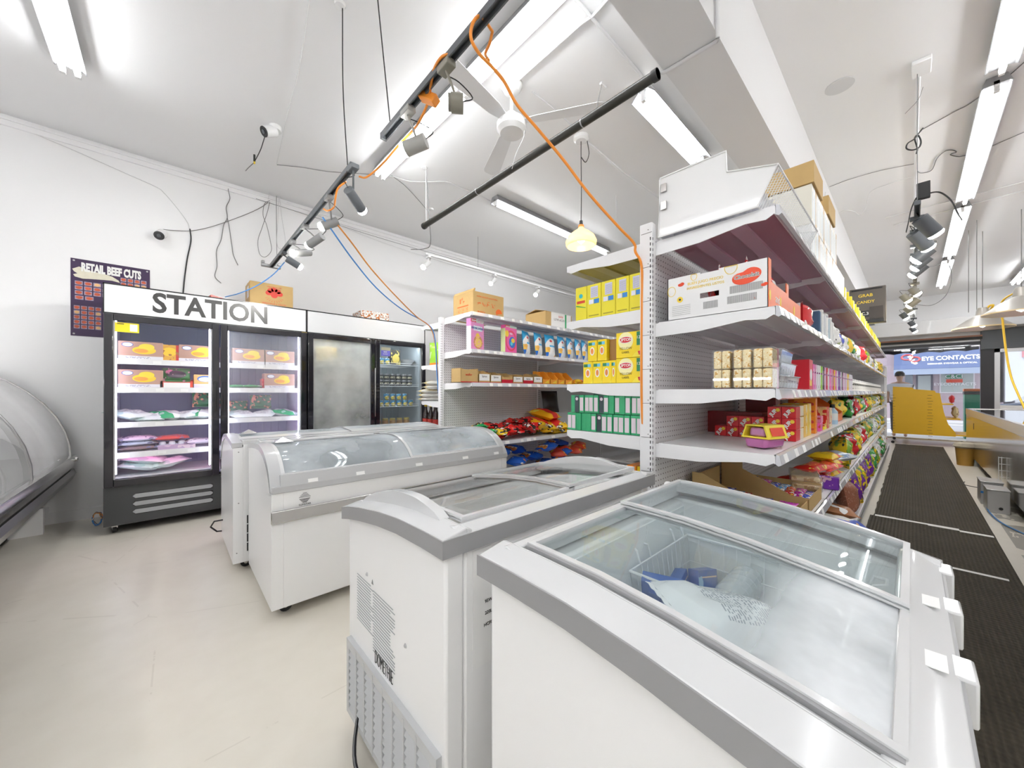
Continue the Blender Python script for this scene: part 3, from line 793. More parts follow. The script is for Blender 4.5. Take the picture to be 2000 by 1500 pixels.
for yy in (YX - .012, .52, -1.2):
    o_ = [(x + .006, z + .004) for x, z in arcp]; i_ = [(x - .03, z - .012) for x, z in arcp[::-1]]
    MB().prism(o_ + i_, 'y', yy - .012, yy + .012, DSTEEL if yy < 1 else STEEL).build('glass_rib', MC, bevel=.002)
MB().prism([(x, z) for x, z in arcp] + [(-1.4, 1.39), (-1.4, .62)], 'y', YX - .03, YX - .02, mat('end_panel_grey', (.72, .72, .73), .3)).build('end_panel', MC)
MB().box(-1.4, -.02, YN, YX - .03, .60, .63, STEEL).build('deck', MC)
MB().cyl((-.62, YN + .1, 1.345), (-.62, YX - .1, 1.345), .014, emit('case_fill_glow', (1, .97, .96), 15.0), n=10).build('added_case_fill', MC)  # added tube, hidden in the case, to brighten the left wall
for yy in (1.7,):
    MB().cyl((.045, yy, .60), (.058, yy, .60), .022, STEEL).cyl((.058, yy, .60), (.060, yy, .60), .008, BLKM).build('end_bracket', MC)
MB().box(-1.2, -.12, YX - .25, YX - .20, .0, .22, WALL).build('plinth_end', MC)

# ---- cables coiled on the floor beside the cooler
b = MB(); r = random.Random(5)
for k in range(7):
    mt = (BLUEC, GREYC, ORANGE, WHITEC)[k % 4]; rr = .05 + .012 * r.random(); c = Vector((-.47, 4.95, .07)); tilt = r.uniform(-.5, .5)
    pts = [c + Vector((rr * math.cos(a) * .5, rr * math.sin(a) * math.sin(tilt) * .3, rr * math.sin(a))) + Vector((r.uniform(-.004, .004),) * 3) for a in [i * math.pi / 10 for i in range(20)]]
    b.tube(pts, .004, mt, 5, closed=True)
tag(b.build('cable_coil'), 'small tangle of blue and grey cable on the floor beside the STATION cooler', 'cable')
# ---- poster
PO = empty('wall_poster', P(215, 580, Y=YF - .004), None, None)
pa, pb = P(138, 503, Y=YF - .004), P(293, 528, Y=YF - .004); pc = P(138, 655, Y=YF - .004)
px0, px1, pz1, pz0 = pa.x, pb.x, pa.z, pc.z
PO.location = ((px0 + px1) / 2, YF - .001, pz0)
tag(PO, 'dark purple RETAIL BEEF CUTS poster on the white wall left of the coolers', 'poster')
pw, ph = (px1 - px0), (pz1 - pz0)
PUR = mat('poster_purple', (.035, .012, .06), .35)
MB().box(-pw / 2, pw / 2, -.004, 0, 0, ph, PUR).build('sheet', PO, smooth=False)
text('RETAIL BEEF CUTS', .105, WINK, (0.0, -.006, ph - .075), '-y', PO, bold=.006, sx=pw * .93 / 1.06, name='title')
CARC = mat('poster_carcass', (.72, .68, .55), .5, var=.15, scale=25)
cp = [(-.48, .86), (-.40, .90), (-.28, .865), (-.10, .85), (0, .83), (.08, .79), (.10, .76), (.0, .775), (-.10, .77), (-.25, .76), (-.36, .75), (-.45, .765), (-.47, .79), (-.42, .81), (-.46, .83)]
MB().prism([(x * pw, z * ph) for x, z in cp], 'y', -.0065, -.004, CARC).build('carcass_picture', PO, smooth=False)
MEAT = mat('poster_meat', (.55, .10, .04), .45, var=.6, scale=60); MEATL = mat('poster_meat_pale', (.75, .45, .2), .45, var=.3, scale=60); TRAY = mat('poster_frame', (.35, .3, .4), .5)
b = MB(); r = random.Random(2)
def cuts(x0, x1, zt, n, rows):
    cw = (x1 - x0) / n
    for j in range(rows):
        for i in range(n):
            cx = (x0 + cw * (i + .5)) * pw; cz = (zt - .062 * (j + .5)) * ph; hw, hh = cw * .42 * pw, .022 * ph
            b.box(cx - hw, cx + hw, -.0055, -.004, cz - hh * 1.15, cz + hh * 1.15, TRAY)
            mtt = MEATL if r.random() < .25 else MEAT
            pl = [(cx + hw * .86 * math.cos(a) * (1 + .15 * math.sin(3 * a + i)), cz + hh * .9 * math.sin(a)) for a in [k * math.pi / 5 for k in range(10)]]
            b.prism(pl, 'y', -.0068, -.005, mtt)
cuts(-.46, -.02, .72, 4, 3); cuts(-.46, -.22, .53, 2, 1); cuts(.10, .46, .84, 4, 2); cuts(.0, .46, .70, 4, 9); cuts(-.47, -.13, .40, 4, 5); cuts(-.08, -.02, .44, 1, 6)
b.build('beef_cut_pictures', PO, smooth=False)['kind'] = 'stuff'
for sx in (-1, 1):
    for zz in (.02, ph - .02): MB().cyl((sx * (pw / 2 - .02), -.007, zz), (sx * (pw / 2 - .02), -.003, zz), .008, SILV, n=8).build('pin', PO)
# ================================================================== gondola shelving
def peg_mat():
    m = bpy.data.materials.new('perforated_panel'); m.use_nodes = True; nt = m.node_tree; p = _p(m); q = Nd(nt)
    tc = nt.nodes.new('ShaderNodeTexCoord'); sp = nt.nodes.new('ShaderNodeSeparateXYZ'); nt.links.new(tc.outputs['Object'], sp.inputs[0])
    a = q.m('SUBTRACT', q.m('FRACT', q.m('DIVIDE', sp.outputs[0], 0.0254)), .5); b = q.m('SUBTRACT', q.m('FRACT', q.m('DIVIDE', sp.outputs[2], 0.0254)), .5)
    d = q.m('LESS_THAN', q.m('MULTIPLY_ADD', a, a, q.m('MULTIPLY', b, b)), 0.020)
    nt.links.new(q.mix(d, (.72, .72, .73), (.06, .06, .06)), p.inputs['Base Color']); p.inputs['Roughness'].default_value = .35
    return m
PEG = peg_mat()
PLAIN = mat('plain_back_panel', (.60, .60, .61), .35)
UNDER = mat('underside_mauve_reflection', (.42, .20, .27), .3)  # reflected mauve tint put into the colour of the top shelf's underside
YELLOW_REFL = mat('underside_yellow_reflection', (.50, .43, .10), .3)  # reflection of the yellow cartons painted into the underside colour
RAILM = mat('price_rail_plastic', (.60, .61, .65), .18, coat=.5)
SLOTB = mat('slot_black', (.03, .03, .03), .6)
def shelf_unit(parent, x0, x1, ysp, sgn, z, depth, rail=True, under=None, seed=0, ends=True):
    """one bay shelf: plate, lip, ribs; brackets at its ends; price rail"""
    y0 = ysp + sgn * .04; y1 = ysp + sgn * depth
    b = MB().box(x0 + .003, x1 - .003, y0, y1, z - .008, z, SHELF)
    b.box(x0 + .003, x1 - .003, y1 - sgn * .004, y1, z - .034, z, SHELF)
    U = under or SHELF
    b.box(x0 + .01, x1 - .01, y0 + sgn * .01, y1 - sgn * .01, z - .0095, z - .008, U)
    U2 = mat('rib_mauve_reflection', (.58, .36, .47), .25) if under is UNDER else mat('rib_yellow_reflection', (.58, .52, .2), .3) if under is YELLOW_REFL else mat('underside_rib_grey', (.66, .62, .66), .3)  # ribs repeat the reflected tint in their colour
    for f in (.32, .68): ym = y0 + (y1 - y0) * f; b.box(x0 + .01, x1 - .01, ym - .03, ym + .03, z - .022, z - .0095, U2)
    s = b.build('shelf', parent)
    for xx in ((x0 + .002, x0 + .006), (x1 - .006, x1 - .002)):
        pl = [(ysp + sgn * .02, z - .004), (y1, z - .004), (y1 - sgn * .002, z - .03), (y1 - sgn * .03, z - .046), (y1 - sgn * .10, z - .040), (ysp + sgn * (depth * .45), z - .062), (ysp + sgn * .02, z - .066)]
        MB().prism(pl, 'x', xx[0], xx[1], SHELF).build('bracket', s, smooth=False)
    if rail:
        MB().prism([(y1 + sgn * .001, z + .002), (y1 + sgn * .012, z - .002), (y1 + sgn * .020, z - .036), (y1 + sgn * .010, z - .042), (y1 + sgn * .001, z - .036)], 'x', x0 + .004, x1 - .004, RAILM).build('price_rail', s)
        r = random.Random(seed); t = MB(); xx = x0 + .06
        while xx < x1 - .1:
            if r.random() < .75:
                w = r.choice((.04, .05, .06)); t.prism([(y1 + sgn * .0125, z - .004), (y1 + sgn * .0205, z - .034), (y1 + sgn * .0215, z - .034), (y1 + sgn * .0135, z - .004)], 'x', xx, xx + w, PAPER)
            xx += r.uniform(.07, .16)
        if t.v: t.build('price_tickets', s, smooth=False)['kind'] = 'stuff'
    return s
def gondola(label, x0, bays, bw, ysp, ztop, sides, peg, postw=.076):
    """sides: list of (sgn, depth, [z...], base_depth)"""
    e = empty('gondola_shelving', (x0, ysp, 0), label, 'shelving')
    for k in range(bays + 1):
        xx = bw * k
        b = MB(); o = .0 if k else -.0
        b.box(xx - (.04 if k == 0 else .02), xx + (.0 if k == 0 else .02), -.03, .03, .05, ztop, SHELF)
        po = b.build('post', e, bevel=.003)
        s = MB()
        n = int((ztop - .2) / .0254)
        for i in range(n):
            for sg in (-1, 1): s.box(xx - (.034 if k == 0 else .006), xx - (.030 if k == 0 else -.006), sg * .030, sg * .0312, .15 + .0254 * i, .162 + .0254 * i, SLOTB)
        if k == 0:
            for i in range(n):
                s.box(xx - .0412, xx - .04, -.025, -.021, .15 + .0254 * i, .164 + .0254 * i, SLOTB)
        s.build('slots', po, smooth=False)
    for k in range(bays):
        MB().box(bw * k + .004, bw * (k + 1) - .004, -.012, .012, .08, ztop - .05, PEG if peg(k) else PLAIN).build('back_panel', e, smooth=False)
    for sg, depth, zs, bd, rails in sides:
        for k in range(bays):
            for i, z in enumerate(zs):
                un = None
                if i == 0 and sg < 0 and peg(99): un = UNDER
                if i == 0 and sg > 0 and peg(99): un = YELLOW_REFL
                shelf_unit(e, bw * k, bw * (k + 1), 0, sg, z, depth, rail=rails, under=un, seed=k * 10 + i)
            b = MB().box(bw * k + .002, bw * (k + 1) - .002, sg * .03, sg * bd, .13, .145, SHELF).box(bw * k + .002, bw * (k + 1) - .002, sg * (bd - .008), sg * bd, .1, .19, SHELF)
            b.build('base_deck', e)
            MB().box(bw * k, bw * (k + 1), sg * (bd - .04), sg * (bd - .03), .0, .13, mat('kick_grey', (.35, .35, .36), .5)).build('kick_plate', e)
    return e
BY, BX, BW = 3.36, 2.12, 1.45
GB = gondola('white perforated gondola shelving in the middle, between the coolers and the yellow tea cartons', BX, 4, BW, BY, 1.985,
             [(-1, .50, [1.975, 1.616, 1.293, .70], .50, True), (1, .46, [1.95, 1.50, 1.10, .75], .46, False)], lambda k: k == 0)
DX, DY, DW, DN = 1.67, .842, 1.22, 7
GD = gondola('long white gondola shelving run at the right with a black aisle runner along it', DX, DN, DW, DY, 1.985,
             [(-1, .494, [1.905, 1.525, 1.213, .963, .56], .55, True), (1, .50, [1.917, 1.60, 1.245, .985, .62], .5, False)], lambda k: True)
# seams of the end cover plates
b = MB()
for k in range(12): b.box(-.0415, -.040, -.03, .022, .20 + .158 * k, .2015 + .158 * k, SLOTB).cyl((-.0412, -.012, .215 + .158 * k), (-.040, -.012, .215 + .158 * k), .0022, SLOTB, n=6)
b.build('cover_plate_seams', GD, smooth=False)['kind'] = 'stuff'
# open wire end frame where the run stops near the yellow stand
e = empty('end_frame', (DX + DN * DW + .45, .36, 0), 'tall white metal upright frame at the far end of the long gondola', 'rack')
for xx in (0, .06): MB().box(xx, xx + .03, -.02, .02, 0, 1.72, SHELF).build('upright', e)
MB().box(-.4, -.38, .0, .9, .0, 1.72, PLAIN).build('side_panel', e)
for zz in (.14, .7, 1.1, 1.7): MB().box(-.38, .06, -.01, .01, zz, zz + .02, SHELF).build('crossbar', e)
# ================================================================== goods: one builder per kind, repeats are copies
class Kind:
    def __init__(s, name, cat, fn, group=None): s.name, s.cat, s.fn, s.group, s.proto = name, cat, fn, group, None
    def put(s, loc, label, rot=(0, 0, 0), group=None, sc=1.0):
        if s.proto is None:
            o = s.fn(s.name); s.proto = o
        else: o = copy_tree(s.proto)
        o.location = loc; o.rotation_euler = rot
        hh_ = getattr(s.fn, 'lie_h', 0)
        if hh_ and rot[0] < -1.0: o.location = Vector(loc) - o.rotation_euler.to_matrix() @ Vector((0, 0, hh_ / 2))
        if sc != 1.0: o.scale = (sc, sc, sc)
        tag(o, label, s.cat)
        g = group or s.group
        if g: o['group'] = g
        elif 'group' in o: del o['group']
        return o
def carton(w, d, h, m, bev=.0015, deco=None):
    """origin bottom centre, front -Y"""
    def f(name):
        o = MB().box(-w / 2, w / 2, -d / 2, d / 2, 0, h, m).build(name, bevel=bev, seg=1, smooth=False)
        if deco: deco(o, w, d, h)
        return o
    return f
def pouch_mb(w, h, d, m, seed=0, seal=.012, wr=.12, mb=None, nu=9, nv=11, bot=True):
    r = random.Random(seed); b = mb or MB()
    ph = [r.uniform(0, 6.28) for _ in range(6)]
    def T(u, v):
        a = (1 - abs(2 * u - 1) ** 2.6) ** .7; c = (1 - abs(2 * v - 1) ** 4) ** .75 if bot else (1 - v ** 5) ** .8
        k = 1 + wr * (math.sin(9 * u + ph[0] + 5 * v) + math.sin(13 * v + ph[1]) * .6 + math.sin(17 * u - 11 * v + ph[2]) * .5)
        return max(.0008, d / 2 * a * c * k)
    for sg in (-1, 1):
        rows = []
        for j in range(nv + 1):
            v = j / nv; row = []
            for i in range(nu + 1):
                u = i / nu; pin = 1 - .035 * math.sin(math.pi * v) * (1 if 0 < v < 1 else 0)
                row.append(((u - .5) * w * pin, sg * T(u, v) if 0 < i < nu and 0 < j < nv else 0, seal + v * (h - 2 * seal)))
            rows.append(row)
        if sg > 0: rows = [q[::-1] for q in rows]
        b.sheet(rows, m)
    n = 14
    for z0, z1 in ((0, seal), (h - seal, h)) if bot else ((h - seal, h),):
        pts = [((-.5 + i / n) * w, .0015 * (-1) ** i) for i in range(n + 1)]
        b.prism(pts + [(x, y + .001) for x, y in pts[::-1]], 'z', z0, z1, m)
    return b
def pouch(w, h, d, m, seed=0, **k):
    def f(name): return pouch_mb(w, h, d, m, seed, **k).build(name, angle=60)
    f.lie_h = h
    return f
LIE = lambda rz=0, tilt=0, roll=0: (-math.pi / 2 + tilt, roll, rz)     # lay a pack on its back
def tray_box(w, d, h, hf, m, mi, deco=None):
    """open display carton: tall back, low front with a dip"""
    def f(name):
        t = .003; b = MB()
        b.box(-w / 2, w / 2, -d / 2, d / 2, 0, t, mi).box(-w / 2, w / 2, d / 2 - t, d / 2, 0, h, m)
        for s_ in (-1, 1):
            xa, xb = sorted((s_ * w / 2, s_ * (w / 2 - t)))
            b.prism([(-d / 2, 0), (d / 2, 0), (d / 2, h), (d / 2 - d * .35, h), (-d / 2, hf + .012)], 'x', xa, xb, m)
        b.prism([(-w / 2, 0), (w / 2, 0), (w / 2, hf + .012), (w * .3, hf), (-w * .3, hf), (-w / 2, hf + .012)], 'y', -d / 2, -d / 2 + t, m)
        o = b.build(name, smooth=False)
        if deco: deco(o, w, d, h)
        return o
    return f
def bottle(prof, m, cap, capm, lab=None):
    def f(name):
        o = MB().lathe(prof, m, n=16).build(name)
        MB().lathe(cap, capm, n=14).build('cap', o)
        if lab: MB().lathe(lab[0], lab[1], n=16).build('label', o)
        return o
    return f
def C(r, g, b_): return (r, g, b_)
RED = (.62, .02, .015); DRED = (.22, .012, .012); YEL = (.88, .60, .02); LEM = (.85, .72, .02); ORG = (.85, .26, .02); GRN = (.03, .34, .13); BLU = (.02, .16, .60); SKY = (.03, .42, .78)
PNK = (.85, .12, .45); VIO = (.16, .03, .30); BLK = (.012, .012, .012); WHT = (.82, .82, .80); CRM = (.80, .70, .48); LIME = (.35, .68, .05); MAG = (.62, .28, .52); TEAL = (.02, .16, .15); KR = (.52, .35, .14); LG = (.60, .62, .63)
# ------------------------------------------------------------------ on top of the coolers and the middle gondola
def big_box_deco(o, w, d, h):
    FL = mat('red_flower_print', (.60, .03, .01), .5)
    b = MB()
    for k in range(5):
        a = math.pi * (0.05 + .225 * k); cx, cz = .02 + .052 * math.cos(a), h * .58 + .045 * math.sin(a)
        b.prism([(cx + .030 * math.cos(t), cz + .026 * math.sin(t)) for t in [i * math.pi / 5 for i in range(10)]], 'y', -d / 2 - .0012, -d / 2 - .0002, FL)
    b.prism([(.02 + .035 * math.cos(t), h * .55 + .035 * math.sin(t)) for t in [i * math.pi / 6 for i in range(12)]], 'y', -d / 2 - .0014, -d / 2 - .0002, FL)
    b.build('flower_print', o, smooth=False)
    b = MB()
    for k in range(9):
        a = -math.pi * (.12 + .095 * k); b.prism([(.02 + .045 * math.cos(a), h * .5 + .04 * math.sin(a)), (.02 + .09 * math.cos(a), h * .47 + .06 * math.sin(a)), (.02 + .09 * math.cos(a + .06), h * .47 + .06 * math.sin(a + .06))], 'y', -d / 2 - .001, -d / 2 - .0002, REDINK)
    b.build('ray_print', o, smooth=False)
    text('HEMEROLLAR', .022, REDINK, (.02, -d / 2 - .0005, h * .86), '-y', o); text('MANUFAKUR & CERAMIS', .020, REDINK, (.02, -d / 2 - .0005, h * .17), '-y', o); text('TRANSVERSALAR MARMORE', .020, REDINK, (.02, -d / 2 - .0005, h * .085), '-y', o)
    MB().box(-w / 2 - .001, -w / 2, -.08, .04, .10, .22, PAPER).build('shipping_label', o, smooth=False)
    MB().box(-w / 2 - .001, -w / 2 + .002, -.012, .012, .0, h, mat('clear_tape', (.62, .5, .3), .15)).build('tape', o)
p = P(485, 560, Y=4.82)
Kind('carton', 'box', carton(.40, .30, .26, KRAFT, .004, big_box_deco)).put((.82, 4.86, 2.113), 'brown cardboard carton with a red flower print on top of the STATION cooler')
RB = MB().prism([(-.13, 0), (.12, -.0), (.10, .012), (-.12, .05), (-.13, .05)], 'y', -.08, .08, mat('red_folder', (.62, .03, .015), .35)).build('folder', smooth=False)
RB.location = (.42, 4.80, 2.113); RB.rotation_euler = (0, 0, .15); tag(RB, 'flat red folder lying on the STATION cooler left of the flower carton', 'folder')
m = art('speckled_box', (.82, .80, .76), [('n', 38, .56, (.55, .16, .02), 'a'), ('n', 60, .62, (.20, .10, .04), 'a')])
Kind('carton', 'box', carton(.36, .30, .12, m, .003)).put((1.95, 4.84, 2.113), 'orange and brown speckled flat box on top of the plain-header cooler')
def cjk(o, w, d, h):
    OI = mat('orange_red_ink', (.72, .13, .01), .5)
    r = random.Random(9)
    def glyph(b, cx, cz, s, face):
        for k in range(6):
            a, c = r.uniform(-s, s * .4), r.uniform(-s, s); ln = r.uniform(s * .5, s * 1.2)
            if r.random() < .5: q = (cx + a, cx + min(a + ln, s), cz + c, cz + c + s * .2)
            else: q = (cx + c, cx + c + s * .2, cz + a, cz + min(a + ln, s))
            if face == 'y': b.box(q[0], q[1], -d / 2 - .001, -d / 2, q[2], q[3], OI)
            else: b.box(-w / 2 - .001, -w / 2, -q[1], -q[0], q[2], q[3], OI)
    b = MB()
    for k in range(4): glyph(b, -.13 + .062 * k, h * .56, .024, 'y')
    b.build('front_lettering', o, smooth=False)
    b = MB()
    b.box(-w / 2 - .001, -w / 2, .035, .055, h * .62, h * .80, OI); glyph(b, -.0, h * .71, .03, 'x'); 
    for i in range(3):
        for j in range(2): glyph(b, -.07 + .07 * i, h * (.20 + .16 * j), .018, 'x')
    b.box(-w / 2 - .001, -w / 2, -.10, .10, h * .47, h * .51, OI)
    b.build('side_lettering', o, smooth=False)
    text('SUPER QUALITY & NATURAL', .022, OI, (-.02, -d / 2 - .0006, h * .82), '-y', o); text('BUMEA', .032, OI, (-.10, -d / 2 - .0006, h * .22), '-y', o)
    b = MB(); b.prism([(.14 + .045 * math.cos(t), h * .30 + .045 * math.sin(t)) for t in [i * math.pi / 8 for i in range(9)]] + [(.12, h * .22), (.13, h * .12), (.12, h * .12), (.105, h * .25)], 'y', -d / 2 - .001, -d / 2, OI); b.build('figure_print', o, smooth=False)
    MB().prism([(-w / 2, h), (-w / 2 + .02, h + .03), (-w / 2 + .03, h + .03), (-w / 2 + .025, h)], 'y', -d / 2, d / 2, KRAFT).build('flap', o, smooth=False)
Kind('carton', 'box', carton(.42, .36, .27, KRAFT, .003, cjk)).put((2.50, 3.24, 1.976), 'brown carton with orange lettering on the left end of the middle gondola')
def grn(o, w, d, h):
    b = MB().box(-w / 2 + .10, w / 2 - .02, -d / 2 - .001, -d / 2, 0, h, PAPER).box(w / 2 - .14, w / 2 - .11, -d / 2 - .0015, -d / 2, 0, h, mat('green_stripe', GRN, .5)); b.build('white_panel', o, smooth=False)
    text('DATES', .03, REDINK, (.03, -d / 2 - .0016, h * .78), '-y', o); text('LOW-ACID', .04, INKG, (.0, -d / 2 - .0016, h * .58), '-y', o)
    MB().prism([(-d / 2, h), (0, h + .04), (d / 2, h), (d / 2 - .006, h), (0, h + .034), (-d / 2 + .006, h)], 'x', -w / 2, w / 2, KRAFT).build('flaps', o, smooth=False)
Kind('carton', 'box', carton(.50, .34, .20, KRAFT, .003, grn)).put((3.55, 3.14, 1.976), 'carton with a white panel and green stripe on the middle gondola')

# ------------------------------------------------------------------ middle gondola, second shelf (z 1.616)
def cereal(nm, col, sh):
    return art(nm, col, sh, rough=.3)
def cer_deco(t1, t2, c2):
    def f(o, w, d, h):
        text(t1, .020, WINK, (-.055, -d / 2 - .0005, h * .94), '-y', o, bold=.0006)
        text(t2, .026, mat('navy_ink', (.05, .12, .3), .5) if c2 else WINK, (.0, -d / 2 - .0005, h * .70), '-y', o, bold=.0008)
    return f
w, h = .20, .30
mA = cereal('pink_cereal_card', (.70, .25, .55), [('r', -.1, -.02, h * .89, h, RED), ('r', -.02, .1, h * .89, h, (.6, .75, .65)), ('r', -.06, .07, h * .62, h * .78, (.62, .82, .86)), ('e', .01, .075, .07, .065, (.55, .25, .08)), ('e', .01, .07, .052, .045, (.85, .60, .10)), ('e', .0, .135, .03, .03, YEL), ('n', 90, .60, (.80, .30, .50)), ('r', -.05, .05, 0, h * .75, (.7, .78, .75), 'l')])
Kind('cereal_box', 'cereal box', carton(w, .06, h, mA, .002, cer_deco('AMAYA', 'RISONI LAVERN', 1))).put((P(929, 681, Y=2.93).x, 2.935, 1.617), 'lilac-pink cereal box with a bowl picture at the left of the second shelf', (0, 0, .22))
mB_ = cereal('magenta_cereal_card', (.80, .10, .38), [('r', -.1, -.02, h * .89, h, RED), ('r', -.02, .1, h * .89, h, (.6, .75, .65)), ('e', .0, .13, .095, .11, (.75, .04, .12)), ('e', .0, .13, .075, .09, (.80, .10, .38)), ('e', .02, .115, .055, .06, BLU), ('e', .035, .135, .03, .025, YEL), ('e', -.07, .20, .03, .035, YEL), ('e', .01, .10, .02, .02, (.1, .6, .7)), ('r', -.04, .04, 0, h * .85, (.55, .62, .3), 'l')])
Kind('cereal_box', 'cereal box', carton(w, .06, h * .97, mB_, .002, cer_deco('AMAYA', 'Pick', 0))).put((P(998, 686, Y=2.93).x - .03, 2.93, 1.617), 'magenta cereal box with a blue parrot ring, beside the blue pouches', (0, 0, .16))
mP = art('blue_flour_pouch', SKY, [('r', -.1, .1, 0, .045, (.85, .42, .03)), ('e', .0, .11, .095, .12, (.80, .82, .82)), ('r', -.1, -.035, .06, .12, (.85, .55, .08)), ('e', -.055, .10, .025, .022, (.80, .42, .06)), ('r', -.09, -.05, .0, .06, BLU), ('e', .02, .075, .04, .034, WHT), ('r', -.04, .075, .125, .145, SKY), ('e', -.01, .195, .028, .014, RED)], rough=.3)
fp = Kind('flour_pouch', 'pouch', pouch(.185, .275, .06, mP, 3), 'blue flour pouches on the second shelf')
us = [1031, 1054, 1077, 1099, 1116, 1131, 1144]
for i, u in enumerate(us):
    x = P(u, 690, Y=2.95).x
    lab = ['leaning blue flour pouch right beside the magenta cereal box', 'blue flour pouch after the gap, second from the left', 'blue flour pouch facing forward, third from the left', 'blue flour pouch, fourth from the left in the row', 'blue flour pouch, fifth from the left in the row', 'blue flour pouch, sixth from the left in the row', 'blue flour pouch nearest the yellow tea boxes'][i]
    fp.put((x, 2.96 - .004 * (i % 2), 1.617), lab, (-.10, 0, (.38, .30, .06, .25, .32, .35, .35)[i]))
# ------------------------------------------------------------------ middle gondola, third shelf (z 1.293): display trays
bnd = [(893, 928, 'k'), (928, 951, 'p'), (951, 973, 'w'), (973, 995, 'r'), (995, 1015, 'w'), (1015, 1035, 'q'), (1035, 1053, 'w'), (1053, 1068, 'o'), (1068, 1083, 'o'), (1083, 1097, 'o'), (1097, 1112, 'o')]
OC = mat('orange_card', (.85, .34, .03), .45); KM = KRAFT
def tdeco(kind):
    def f(o, w, d, h):
        if kind in 'pwq':
            MB().box(-w * .44, w * .44, -d / 2 - .001, -d / 2, h * .16, h * .68, PAPER).build('paper_tag', o, smooth=False)
            text('Spices', .026, INK, (0, -d / 2 - .0012, h * .5), '-y', o)
        if kind in 'rqkpw': MB().box(-w / 2, w / 2, -d / 2 - .0012, -d / 2, 0, h * (.34 if kind in 'rq' else .06), mat('crimson_card', (.55, .01, .03), .4)).build('red_band', o, smooth=False)
        if kind == 'k':
            text('wafer', .035, REDINK, (-.01, -d / 2 - .0015, h * .55), '-y', o)
        if kind == 'o': MB().prism([(-w * .3, h * .08), (w * .3, h * .08), (w * .3, h * .3)], 'y', -d / 2 - .0012, -d / 2, YINK).build('print', o, smooth=False); 
    return f
names = {'k': 'brown display tray with red print, leftmost on the third shelf', 'r': 'low brown display tray with a crimson front band'}
cnt = {'w': 0, 'o': 0}
for i, (ua, ub, k) in enumerate(bnd):
    xa, xb = P(ua, 740, Y=2.93).x, P(ub, 740, Y=2.93).x
    w_ = (xb - xa) * .97; h_ = {'k': .135, 'p': .125, 'w': .115, 'r': .11, 'q': .105, 'o': .15}[k] - (.012 if i == 4 else 0)
    lab = {'k': names['k'], 'p': 'display tray with yellow and red back card and white tag, second from the left', 'r': names['r'], 'q': 'crimson-fronted tray with a white tag in the middle of the third shelf'}.get(k)
    if k == 'w': lab = 'brown display tray with a white handwritten tag, ' + ['right of the yellow-backed tray', 'right of the crimson-banded tray', 'right of the crimson-fronted tray'][cnt['w']]; cnt['w'] += 1
    if k == 'o': lab = 'orange display tray, ' + ['leftmost', 'second', 'third', 'rightmost'][cnt['o']] + ' of the four'; cnt['o'] += 1
    Kind('display_tray', 'display tray', tray_box(w_, .16, h_, h_ * (.9 if k == 'k' else .35 if k == 'o' else .55), OC if k == 'o' else KM, mat('tray_inside_grey', (.4, .38, .36), .6) if k == 'o' else KRAFTD, tdeco(k)), 'display trays on the third shelf').put(((xa + xb) / 2, 2.955, 1.294), lab)
mR = mat('dark_red_foil', (.35, .01, .02), .3); mYp = art('yellow_snack_foil', YEL, [('n', 30, .55, (.75, .12, .02), 'a')])
Kind('snack_pack', 'snack pack', pouch(.14, .10, .04, mR, 4)).put((P(945, 720, Y=3.1).x, 3.10, 1.32), 'dark red snack pack behind the yellow-backed tray', (0, 0, .2))
sp = Kind('snack_pack', 'snack pack', pouch(.16, .11, .05, mYp, 6), 'yellow snack packs at the right of the third shelf')
for i, (u, z, rz) in enumerate(((1120, 1.315, .4), (1127, 1.345, -.3), (1136, 1.315, .1))): sp.put((P(u, 735, Y=3.0).x, 3.0, z), ['lower left', 'upper', 'lower right'][i] + ' yellow and red snack pack between the orange trays and tea boxes', LIE(rz))
# ------------------------------------------------------------------ middle gondola, fourth shelf: heap of crisps bags
foil = {
 'red': art('red_crisp_foil', (.60, .015, .015), [('n', 18, .51, (.02, .01, .01), 'a'), ('n', 26, .66, (.8, .75, .7), 'a')], rough=.22),
 'gold': art('yellow_black_foil', (.85, .55, .02), [('n', 16, .52, (.03, .03, .02), 'a'), ('n', 30, .64, (.8, .8, .75), 'a')], rough=.22),
 'green': art('green_crisp_foil', (.02, .36, .10), [('n', 20, .58, (.75, .72, .2), 'a'), ('n', 34, .66, (.8, .8, .8), 'a')], rough=.22),
 'orange': art('orange_sack', (.88, .42, .01), [('r', -.06, .06, 0, .4, (.70, .03, .02), 'a'), ('n', 12, .66, (.85, .75, .1), 'a')], rough=.25)}
kinds = {k: Kind('crisp_bag', 'snack bag', pouch(.15, .19, .055, m_, 11 + i, wr=.22), 'heap of snack bags on the fourth shelf') for i, (k, m_) in enumerate(foil.items()) if k != 'orange'}
r = random.Random(21)
lay = {'red': 'glossy red and black snack bag in the heap on the fourth shelf', 'gold': 'yellow and black snack bag in the heap on the fourth shelf', 'green': 'green snack bag at the left of the heap on the fourth shelf'}
for i in range(46):
    f = i % 23 / 22; row = i // 23
    x = 2.28 + f * 1.35 + r.uniform(-.03, .03); y = 2.95 + .17 * row + r.uniform(-.02, .02)
    k = 'green' if x < 2.42 else 'gold' if (x > 2.42 and x < 2.55 and r.random() < .5) or (row == 0 and r.random() < .3) or x > 3.25 else 'red'
    z = .735 + .045 * row + r.uniform(0, .055) + (.03 if .3 < f < .7 else 0)
    kinds[k].put((x, y, z), {'red': 'glossy red and black', 'gold': 'yellow and black', 'green': 'green'}[k] + f' snack bag in the {"back" if row else "front"} layer, {ORD[i % 23]} from the left', LIE(r.uniform(-1.2, 1.2), r.uniform(-.35, .25), r.uniform(-.35, .35)), sc=1.2)
